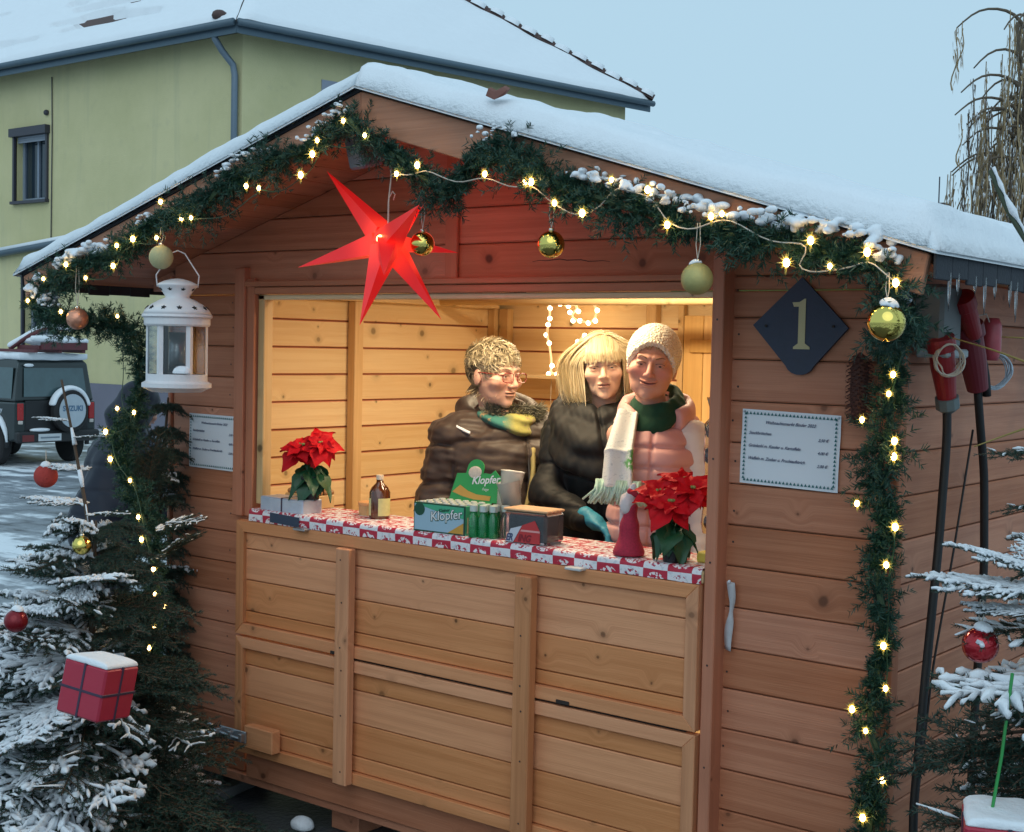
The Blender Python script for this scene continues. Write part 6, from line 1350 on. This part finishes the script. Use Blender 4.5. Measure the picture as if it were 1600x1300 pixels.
# gifts, pots, bottle on the left
gb = thing('gift_box', 'flat gift wrapped in crinkled silvery paper under the left poinsettia', 'gift box', (-2.36, -.045, CT-.012)); SIL = mat('silver_wrap', (.50, .56, .66), .32, .35, var=.12, vs=30, bump=.8, bs=45)
box('box', -.118, .112, 0, .10, .001, .062, SIL, gb, b=.004); box('ribbon', -.004, .004, -.0015, .1015, .0, .0635, RIB, gb, b=.001)
gc = thing('chocolate_tray', 'flat tray of brown nut sweets behind the silver gift', 'tray', (-2.44, .10, CT)); box('tray', -.06, .12, 0, .09, 0, .05, mat('tray_gold', (.6, .42, .2), .5), gc)
stuff(isurf('sweets', lambda P: np.minimum.reduce([d_ell(P, (-.045+.03*i, .02+.03*j, .058), (.016, .015, .013)) for i in range(6) for j in range(3)]), (-.08, 0, .045), (.14, .1, .08), .005, mat('praline', (.34, .17, .07), .5, var=.5, vs=60), gc))
sk = thing('blue_slip', 'dark blue paper slip hanging over the counter edge below the silver gift', 'paper', (-2.315, -.0725, CT)); box('paper', -.078, .078, 0, .0015, -.042, -.006, mat('dark_blue_paper', (.03, .05, .09), .5), sk, b=.0005, rot=(0, math.radians(2), 0))
PET = mat('poinsettia_red', (.60, .005, .012), .6, spec=.2, var=.25, vs=25, bump=.3, bs=60); LEAF = mat('poinsettia_leaf', (.012, .075, .028), .45, var=.35, vs=25, bump=.3, bs=60); POT = mat('black_pot', (.012, .012, .014), .4)
def leafm(L_, W_, fold, droop, lobes, seed):
    r = np.random.default_rng(seed); n = 9; V = []; F = []
    for i in range(n+1):
        t = i/n; w_ = W_*math.sin(math.pi*min(1, t*1.02)**.8)*(1+.22*lobes*math.sin(t*15)); z = -droop*L_*t*t
        for s_ in (-1, -.5, 0, .5, 1): V.append((L_*t, w_*s_, z+abs(s_)*fold*w_+.004*math.sin(9*t+3*s_+seed)))
    for i in range(n):
        for j in range(4): F.append((i*5+j, (i+1)*5+j, (i+1)*5+j+1, i*5+j+1))
    return V, F
def poinsettia(label, loc, heads, seed, potr=.038, potz=.085, leaves=11, lowl=()):
    p = thing('poinsettia', label, 'potted plant', loc); r = np.random.default_rng(seed)
    mesh('pot', *lathe([(0, 0), (potr*.78, 0), (potr, potz*.86), (potr*1.1, potz*.86), (potr*1.1, potz), (potr*.95, potz), (potr*.93, potz-.008), (0, potz-.008)], 24), POT, p, smooth=False)
    st = MB()
    for (x, y, z, n, L0) in heads:
        st.add(*tube([(0, 0, potz-.01), (x*.4, y*.4, z*.65), (x, y, z)], .0035, 6))
        for ring_, (cnt, f, el) in enumerate(((n, 1.0, -.05), (n-1, .72, .35))):
            for i in range(cnt):
                a = 2*math.pi*i/cnt+r.uniform(-.3, .3)+ring_*.5; l = L0*.84*f*r.uniform(.8, 1.15); o = mesh('bract', *leafm(l, l*.36, .25, r.uniform(.1, .45), .6, int(r.integers(99))), PET, p, smooth=True); RH = Vector((.50+x*6, -.60+y*3, 1.1)).to_track_quat('Z', 'Y').to_matrix().to_4x4(); o.matrix_local = Matrix.Translation((x, y, z)) @ RH @ Matrix.Translation((0, 0, ring_*.008)) @ Euler((r.uniform(-.3, .3), -el+r.uniform(-.25, .3), a)).to_matrix().to_4x4()
        for q in range(5): mesh('flower_bud', *sphere((x+r.normal()*.006, y+r.normal()*.006, z+.014), .005, 8, 5), mat('bud_green', (.25, .28, .08), .5), p)
    st.build('stem', LEAF, p)
    for i in range(leaves):
        a = r.uniform(0, 6.28); l = r.uniform(.08, .12); o = mesh('leaf', *leafm(l, l*.34, .25, .6, .8, i), LEAF, p, smooth=True); o.location = (0, 0, r.uniform(potz+.005, potz+.05)); o.rotation_euler = (r.uniform(-.3, .3), r.uniform(.15, .75), a)
    for a, e, l, z in lowl: o = mesh('leaf', *leafm(l, l*.36, .2, .45, .9, 3), LEAF, p, smooth=True); o.location = (0, 0, z); o.rotation_euler = (0, e, math.radians(a))
    return p
poinsettia('red poinsettia in a black pot standing on the silver gift at the left', (-2.272, .02, CT+.051), [(-.04, -.02, .175, 7, .115), (.06, -.01, .20, 7, .095), (.01, .03, .21, 6, .10), (-.01, -.04, .19, 6, .10)], 3, lowl=((-100, .9, .12, .11), (-60, 1.1, .13, .10), (20, .6, .14, .12), (-150, 1.0, .12, .1)))
poinsettia('red poinsettia in a black pot at the right end of the counter', (-.690, -.012, CT), [(-.03, -.03, .20, 7, .115), (.06, .0, .215, 7, .11), (.01, .03, .235, 6, .10), (.02, -.05, .175, 6, .11)], 8, potr=.036, potz=.088, lowl=((-30, .8, .14, .13), (-75, 1.1, .12, .12), (-140, .9, .10, .12), (0, .9, .13, .11)))
bo_ = thing('brown_bottle', 'brown glass bottle with a yellow label near the back of the counter', 'bottle', (-1.985, .085, CT)); BGL = mat('brown_glass', (.10, .028, .008), .08, var=0, coat=.8)
mesh('glass', *lathe([(0, 0), (.036, 0), (.038, .004), (.038, .095), (.030, .112), (.014, .128), (.012, .14), (0, .14)], 24), BGL, bo_, smooth=True); mesh('cap', *lathe([(0, .1405), (.0135, .1405), (.0135, .157), (0, .157)], 16), mat('cream_cap', (.75, .65, .5), .5), bo_)
V, F = lathe([(.0385, .012), (.0385, .075)], 40, cap=False); V = V; F = [f for i, f in enumerate(F) if not (28 < i < 34)]; mesh('label', V, F, mat('yellow_label', (.62, .60, .26), .6, var=.2, vs=60), bo_, smooth=True)
tb = thing('round_tub', 'small round box with an orange lid left of the brown bottle', 'tub', (-2.085, .13, CT)); mesh('tub', *lathe([(0, 0), (.034, 0), (.035, .036), (0, .036)], 20), mat('tub_tan', (.55, .33, .14), .5), tb, smooth=False); mesh('lid', *lathe([(0, .0365), (.038, .0365), (.038, .046), (.034, .049), (0, .049)], 20), mat('tub_lid', (.70, .34, .13), .5), tb)
# figure of Santa in fabric
sa = thing('santa_figure', 'slim red and white cloth Santa figure left of the right poinsettia', 'figurine', (-.846, -.012, CT)); SR = mat('speckled_red', (.42, .02, .05), .8, var=.5, vs=160); SW = mat('santa_white', (.70, .60, .58), .9, var=.2, vs=60, bump=.5, bs=90)
isurf('robe', lambda P: smin(d_cap(P, (0, 0, .012), (.0, 0, .10), .047, .022), d_cap(P, (0, 0, .10), (.004, 0, .145), .024, .020), .02)-.002*np.sin(P[..., 2]*90), (-.065, -.065, 0), (.065, .065, .18), .004, SR, sa)
isurf('beard_hat', lambda P: smin(smin(d_ell(P, (-.006, -.012, .155), (.022, .018, .030)), d_cap(P, (-.020, -.0, .175), (-.036, .01, .07), .014, .009), .012), d_cap(P, (0, 0, .175), (.012, .0, .215), .020, .009), .012)+.002*wob(P, 90, 1), (-.06, -.04, .05), (.04, .04, .24), .004, SW, sa)
isurf('cap_tip', lambda P: d_cap(P, (.006, -.003, .196), (.028, 0, .186), .014, .007), (-.02, -.03, .17), (.045, .02, .225), .004, mat('santa_red', (.45, .02, .04), .8), sa)
yb = thing('yellow_box', 'small yellow box at the right end of the counter', 'box', (-.612, .03, CT)); box('box', -.022, .03, 0, .05, 0, .032, mat('yellow_card', (.72, .60, .10), .5), yb, b=.004)
cy = thing('clear_bag', 'clear cellophane bag with shiny brown chocolate balls hanging inside right of the opening', 'sweets', (-.628, .11, 1.53)); CB = mat('choc_ball', (.16, .05, .035), .15, var=.2, coat=.8)
for z, x in ((.04, 0), (-.035, -.004), (-.15, .0), (-.235, .005)): mesh('chocolate_ball', *sphere((x, 0, z), .026, 18, 12), CB, cy, smooth=True)
mesh('cellophane', *lathe([(.03, -.27), (.036, -.24), (.030, -.19), (.035, -.15), (.029, -.09), (.033, -.03), (.031, .03), (.033, .06), (.012, .085), (.028, .14)], 9, cap=False), CLR, cy)
tg_ = MB(); 
for a in range(7): tg_.add([(0, 0, .08), (.03*math.cos(a), .02*math.sin(a), .13+.01*a % .02), (.03*math.cos(a+.5), .02*math.sin(a+.5), .14)], [(0, 1, 2)])
tg_.build('cellophane_tuft', mat('cellophane_white', (.8, .82, .85), .25, trans=.4), cy)
# ================================================================ power sockets and cables on the side wall
PR = mat('plug_red', (.27, .012, .016), .45, var=.25, vs=25); PGY = mat('plug_grey', (.13, .16, .16), .5); RUB = mat('black_rubber', (.012, .012, .013), .55)
bx = thing('socket_box', 'grey power socket box high on the right side wall under the eaves', 'socket box', (.005, .10, 1.88)); box('housing', 0, .09, -.08, .06, -.05, .12, mat('socket_grey', (.12, .13, .13), .5, var=.2), bx, b=.01); box('flap', .02, .11, -.085, .065, -.075, -.051, mat('socket_light', (.3, .33, .34), .5), bx, b=.005)
def plug(label, top, bot, cab, col, gc=True, r0=.033, r1=.028):
    top, bot = Vector(top), Vector(bot); p = thing('power_plug', label, 'power connector', top, 0, 'red power connectors on the side wall'); d = bot-top; ln_ = d.length; rot = d.to_track_quat('Z', 'Y').to_matrix().to_4x4()
    mesh('connector', *xf(lathe([(0, 0), (r0*1.15, 0), (r0*1.2, .01), (r0*1.2, .035), (r0, .04), (r0, ln_*.5), (r1, ln_*.8), (r1*.9, ln_), (0, ln_)], 20), rot), col, p, smooth=False)
    if gc: mesh('gland', *xf(lathe([(0, ln_), (r1*1.15, ln_), (r1*1.15, ln_+.03), (.014, ln_+.045), (0, ln_+.045)], 10), rot), PGY, p)
    C_ = resample([tuple(bot-top)]+[tuple(Vector(c)-top) for c in cab], .03); mesh('cable', *tube(C_, .0125, 8), RUB, p, smooth=True); return p
plug('red industrial plug in front with a clear wire coil and thick black cable', (.085, .03, 1.86), (.085, .095, 1.70), [(.085, .11, 1.60), (.08, .09, 1.3), (.08, .03, .95), (.08, -.02, .6), (.10, -.04, .25), (.16, -.06, .02)], PR)
plug('darker red industrial plug behind, with a yellow tape ring on its cable', (.075, .25, 1.90), (.08, .34, 1.72), [(.08, .37, 1.62), (.08, .42, 1.48), (.08, .45, 1.2), (.08, .42, .8), (.1, .35, .4), (.2, .3, .02)], mat('plug_dark_red', (.16, .015, .025), .5), False, .038, .033)
p_ = plug('short red socket tilted up under the eaves above the two plugs', (.10, .14, 1.97), (.10, .24, 1.87), [(.1, .3, 1.82), (.1, .35, 1.76), (.1, .36, 1.7)], PR, False, .028, .024)
def coil(label, c, r, n, rot, mt_):
    g = thing('wire_coil', label, 'wire coil', c); rr_ = np.random.default_rng(int(c[1]*100)); P = [(r*(1+.1*rr_.normal())*math.cos(a), .01*rr_.normal()+.006*a/n, r*1.15*(1+.06*rr_.normal())*math.sin(a)) for a in np.linspace(0, 2*math.pi*n, 14*n)]; g.rotation_euler = rot
    mesh('coil', *tube(resample(P, .01), .0022, 4), mt_, g); return g
coil('coil of clear light wire hung over the front red plug', (.125, .01, 1.80), .038, 6, (0, 0, math.radians(40)), WIRE); coil('coil of bluish white wire hanging beside the rear plug', (.10, .43, 1.77), .045, 8, (0, 0, math.radians(40)), mat('white_wire', (.5, .6, .68), .4, var=0))
sb_ = thing('small_socket', 'small red and white plug by the bluish wire coil', 'power connector', (.10, .38, 1.86)); mesh('shell', *lathe([(0, -.06), (.02, -.06), (.027, -.03), (.027, .04), (.018, .06), (0, .06)], 14), mat('plug_pink', (.5, .08, .1), .35, var=.4, vs=30), sb_, smooth=True)
mesh('wire', *tube([(-.01, -.28, .13), (-.03, -.18, .05), (.0, -.05, .07), (0, 0, .03)], .002, 4), WIRE, sb_)
tag(mesh('thin_cable', *tube(resample([(.05, .40, 1.6), (.05, .28, 1.25), (.05, .16, .95), (.06, .08, .7), (.07, .0, .5)], .03), .0035, 5), RUB, smooth=True), 'thin black cable running down the side wall between the thick ones', 'cable')
# ================================================================ under the stall
CON = mat('wet_concrete', (.15, .15, .15), .7, var=.3, vs=12, bump=.5, bs=60)
pv = thing('paving_slab', 'grey stone slab under the left front corner of the stall', 'slab', (-2.93, .07, 0), math.radians(12)); box('slab', -.19, .20, -.15, .2, .002, .045, CON, pv, b=.006); box('packing', -.08, .08, -.06, .1, .047, .103, CON, pv, b=.004)
for i, (x, y) in enumerate(((-2.12, .12), (-.9, .12), (-.06, .12), (-2.9, 1.9), (-.1, 1.9), (-1.5, 1.0))):
    q = thing('support_block', ['wooden block under the front edge of the stall, left of its middle', 'wooden block under the front edge of the stall, right of its middle', 'wooden block under the right front corner of the stall', 'wooden block under the rear left corner of the stall', 'wooden block under the rear right corner of the stall', 'wooden block under the centre of the stall floor'][i], 'block', (x, y, 0), 0, 'blocks under the stall floor'); box('block', -.07, .07, -.05, .14, .002, .103, W_front, q)
tag(isurf('snow_lump', lambda P: d_ell(P, (0, 0, .02), (.045, .04, .035))+.004*wob(P, 60, 3), (-.07, -.06, .0), (.07, .06, .07), .008, SNOW, loc=(-2.25, -.02, 0)), 'small white lump of snow on the ground under the stall', 'snow lump')
# ================================================================ parked off-road car
CP = mat('car_green_paint', (.016, .025, .025), .3, .3, var=.15, vs=3, coat=.5); CBK = mat('car_black', (.012, .013, .015), .5); CGL = mat('car_glass', (.05, .095, .105), .06, var=.3, vs=4, spec=.8); TYRE = mat('tyre', (.015, .015, .016), .8); RIM = mat('rim', (.42, .46, .50), .35, .8)
car = thing('parked_car', 'dark green boxy off-road car seen from the rear, spare wheel and snow on it', 'car', (-15.55, 7.80, 0)); car.scale = (.80, .82, .90)
CL_, CW = 3.4, .78          # car local: +x is the rear end, car points to -x
sec = [(0, .42), (0, .98), (-.05, 1.02), (-.13, 1.60), (-.2, 1.66), (-2.0, 1.66), (-2.12, 1.60), (-2.52, 1.06), (-3.3, .98), (-3.42, .88), (-3.45, .45), (-3.2, .36), (-.1, .34)]
def carprof(P, hw, fl): return MB().add(*extrude_poly([(x, -hw, z) for x, z in P], (0, 2*hw, 0)))
lower = [(0, .42), (.0, 1.0), (-3.3, .98), (-3.42, .88), (-3.45, .45), (-3.2, .36), (-3.05, .36), (-2.98, .62), (-2.75, .74), (-2.5, .74), (-2.27, .62), (-2.2, .36), (-1.12, .36), (-1.02, .62), (-.80, .74), (-.55, .74), (-.33, .62), (-.25, .38)]
o = mesh('body', *extrude_poly([(x, -CW, z) for x, z in lower], (0, 2*CW, 0)), CP, car); bv = o.modifiers.new('b', 'BEVEL'); bv.width = .03; bv.segments = 2; bv.limit_method = 'ANGLE'
V = []; 
up_ = [(-.02, 1.0, CW-.02), (-.10, 1.60, CW-.10), (-.18, 1.66, CW-.16), (-2.0, 1.66, CW-.16), (-2.1, 1.60, CW-.10), (-2.5, 1.0, CW-.02)]
for s_ in (-1, 1): V += [(x, s_*w_, z) for x, z, w_ in up_]
F = [tuple(range(6)), tuple(range(11, 5, -1))]+[(i, i+6, (i+1) % 6+6, (i+1) % 6) for i in range(6)]; o = mesh('cabin', V, F, CP, car); bv = o.modifiers.new('b', 'BEVEL'); bv.width = .035; bv.segments = 2; bv.limit_method = 'ANGLE'
for s_ in (-1, 1):
    def gw(x0, x1, n='side_window'):
        P = []
        for x, z in ((x0, 1.05), (x1, 1.05), (x1+(-.04 if x1 > -.3 else 0), 1.52), (x0, 1.52)): w_ = CW-.02-.08*(z-1.0)/.6; P.append((x, s_*(w_+.004), z))
        mesh(n, *extrude_poly(P, (0, s_*.006, 0)), CGL, car)
    gw(-.82, -.16); gw(-1.62, -.92)
    box('door_handle', -1.2, -1.08, s_*CW-.01, s_*CW+.02, .86, .89, CBK, car); box('sill', -2.15, -1.12, s_*CW-.04, s_*CW+.03, .34, .42, CBK, car)
    box('tail_light', -.06, .018, s_*(CW-.09)-.055, s_*(CW-.09)+.06, .72, .98, mat('tail_red', (.40, .02, .02), .25), car, b=.01); box('indicator', -.05, .022, s_*(CW-.09)-.04, s_*(CW-.09)+.045, .66, .715, mat('lens_white', (.6, .55, .5), .3), car, b=.01)
    for wx in (-.68, -2.62):
        wh = mesh('wheel', *xf(lathe([(.15, -.1), (.30, -.1), (.335, -.07), (.335, .07), (.30, .1), (.15, .1)], 36), Matrix.Translation((wx, s_*(CW-.07), .335)) @ Euler((math.pi/2, 0, 0)).to_matrix().to_4x4()), TYRE, car, smooth=False)
        rm = MB(); MR = Matrix.Translation((wx, s_*(CW-.07+.055), .335)) @ Euler((math.pi/2, 0, 0)).to_matrix().to_4x4(); rm.add(*xf(lathe([(0, -.02), (.07, -.03), (.075, .02), (0, .02)], 16), MR)); rm.add(*xf(lathe([(.19, -.05), (.225, -.05), (.225, .05), (.19, .05)], 28, cap=False), MR))
        for k in range(8): a = 2*math.pi*k/8; V, F = cbox(.06, .20, -.032, .032, -.02, .01, .006); rm.add(*xf((V, F), MR @ Matrix.Rotation(a, 4, 'Z')))
        rm.build('rim', RIM, wh)
        fd_ = MB(); P = [(wx+.43*math.cos(a), s_*(CW+.0), .335+.43*math.sin(a)) for a in np.linspace(-.1, math.pi+.1, 14)]; fd_.add(*tube(P, .045, 6)); fd_.build('fender', CBK, car, smooth=True)
        sn_ = MB(); P = [(wx+.46*math.cos(a), s_*(CW+.02), .335+.465*math.sin(a)) for a in np.linspace(.1, math.pi*.92, 14)]; sn_.add(*tube(P, np.array([.02, .03, .045, .05, .055, .05, .055, .06, .05, .05, .04, .05, .03, .02]), 6)); stuff(sn_.build('fender_snow', SNOW, car, smooth=True))
mesh('rear_window', *extrude_poly([(-.012, -.62, 1.08), (-.012, .60, 1.08), (-.078, .56, 1.52), (-.078, -.58, 1.52)], (.012, 0, 0)), CGL, car)
box('rear_panel', -.01, .012, -.60, .62, .50, 1.02, CBK, car, b=.004); box('bumper', -.02, .12, -.80, .80, .38, .55, CBK, car, b=.03)
box('reflector', .115, .125, -.72, -.50, .40, .50, mat('dull_red', (.16, .02, .02), .5), car); pl = box('number_plate', .118, .128, -.42, .02, .40, .51, mat('plate_white', (.55, .58, .6), .5), car)
mesh('plate_print', *tube([(.131, -.38, .455), (.131, -.02, .455)], .012, 4), mat('plate_grey', (.2, .24, .28), .6), pl)
sw_ = mesh('spare_wheel', *xf(lathe([(0, -.09), (.31, -.09), (.34, -.05), (.34, .05), (.30, .09), (0, .09)], 36), Matrix.Translation((.12, .18, .86)) @ Euler((0, math.pi/2, 0)).to_matrix().to_4x4()), TYRE, car, smooth=False)
mesh('wheel_cover', *xf(lathe([(0, .091), (.26, .091), (.26, .10), (0, .10)], 32), Matrix.Translation((.12, .18, .86)) @ Euler((0, math.pi/2, 0)).to_matrix().to_4x4()), mat('cover_grey_white', (.42, .48, .53), .4), sw_)
text('SUZUKI', .115, mat('cover_print', (.08, .16, .26), .5), sw_, (.222, .18, .86), rot=(math.pi/2, 0, math.pi/2), shear=0, al='CENTER', bold=.004, ext=.001)
stuff(isurf('wheel_snow', lambda P: smax(np.sqrt((np.sqrt(P[..., 1]**2+P[..., 2]**2)-.35)**2+(P[..., 0]*.5)**2)-.045, .08-P[..., 2], .02)+.01*wob(P, 14, 2), (-.14, -.42, .0), (.14, .42, .44), .025, SNOW, car, loc=(.12, .18, .86)))
stuff(isurf('roof_snow', lambda P: np.maximum(np.maximum(np.abs(P[..., 0]+1.08)-.98, np.abs(P[..., 1])-.66), np.abs(P[..., 2]-1.69)-.035)-.02+.012*wob(P, 6, 8), (-2.3, -.8, 1.6), (0, .8, 1.78), .035, SNOW, car))
stuff(isurf('sill_snow', lambda P: np.minimum(d_ell(P, (.05, -.35, .57), (.08, .2, .03)), d_ell(P, (-.05, -.5, 1.56), (.03, .1, .03))), (-.15, -.65, .5), (.2, 0, 1.62), .02, SNOW, car))
text('Jimny', .10, mat('cover_white', (.62, .68, .72), .4), car, (-.62, -CW-.004, .84), rot=(math.pi/2, 0, 0), shear=.2, bold=.002)
RD = mat('rack_dark_red', (.12, .03, .035), .6, var=.3)
rk = thing('roof_load', 'dark red frame loaded with snow on the roof rack of the car', 'roof rack load', (-16.10, 7.80, 1.58)); rk.scale = (.85, .85, .85)
for y in (-.45, .0, .45): box('bar', -.5, .75, y-.03, y+.03, .0, .05, RD, rk)
box('box_side', .72, .78, -.35, .5, .05, .17, RD, rk); box('box_side', .1, .72, -.38, -.33, .05, .12, RD, rk)
mesh('raised_arm', *tube([(.0, -.45, .05), (.35, -.3, .28), (.55, -.1, .42), (.70, .1, .38)], .035, 6), RD, rk, smooth=True)
stuff(isurf('load_snow', lambda P: smin(smin(d_cap(P, (.0, -.45, .11), (.55, -.1, .47), .045, .055), d_cap(P, (.55, -.1, .47), (.78, .15, .40), .05, .04), .04), smin(d_ell(P, (.35, .1, .20), (.45, .45, .10)), d_cap(P, (.74, -.5, .23), (.74, .5, .2), .05, .045), .05), .04)+.014*wob(P, 9, 3), (-.3, -.7, .0), (1.0, .7, .65), .03, SNOW, rk))
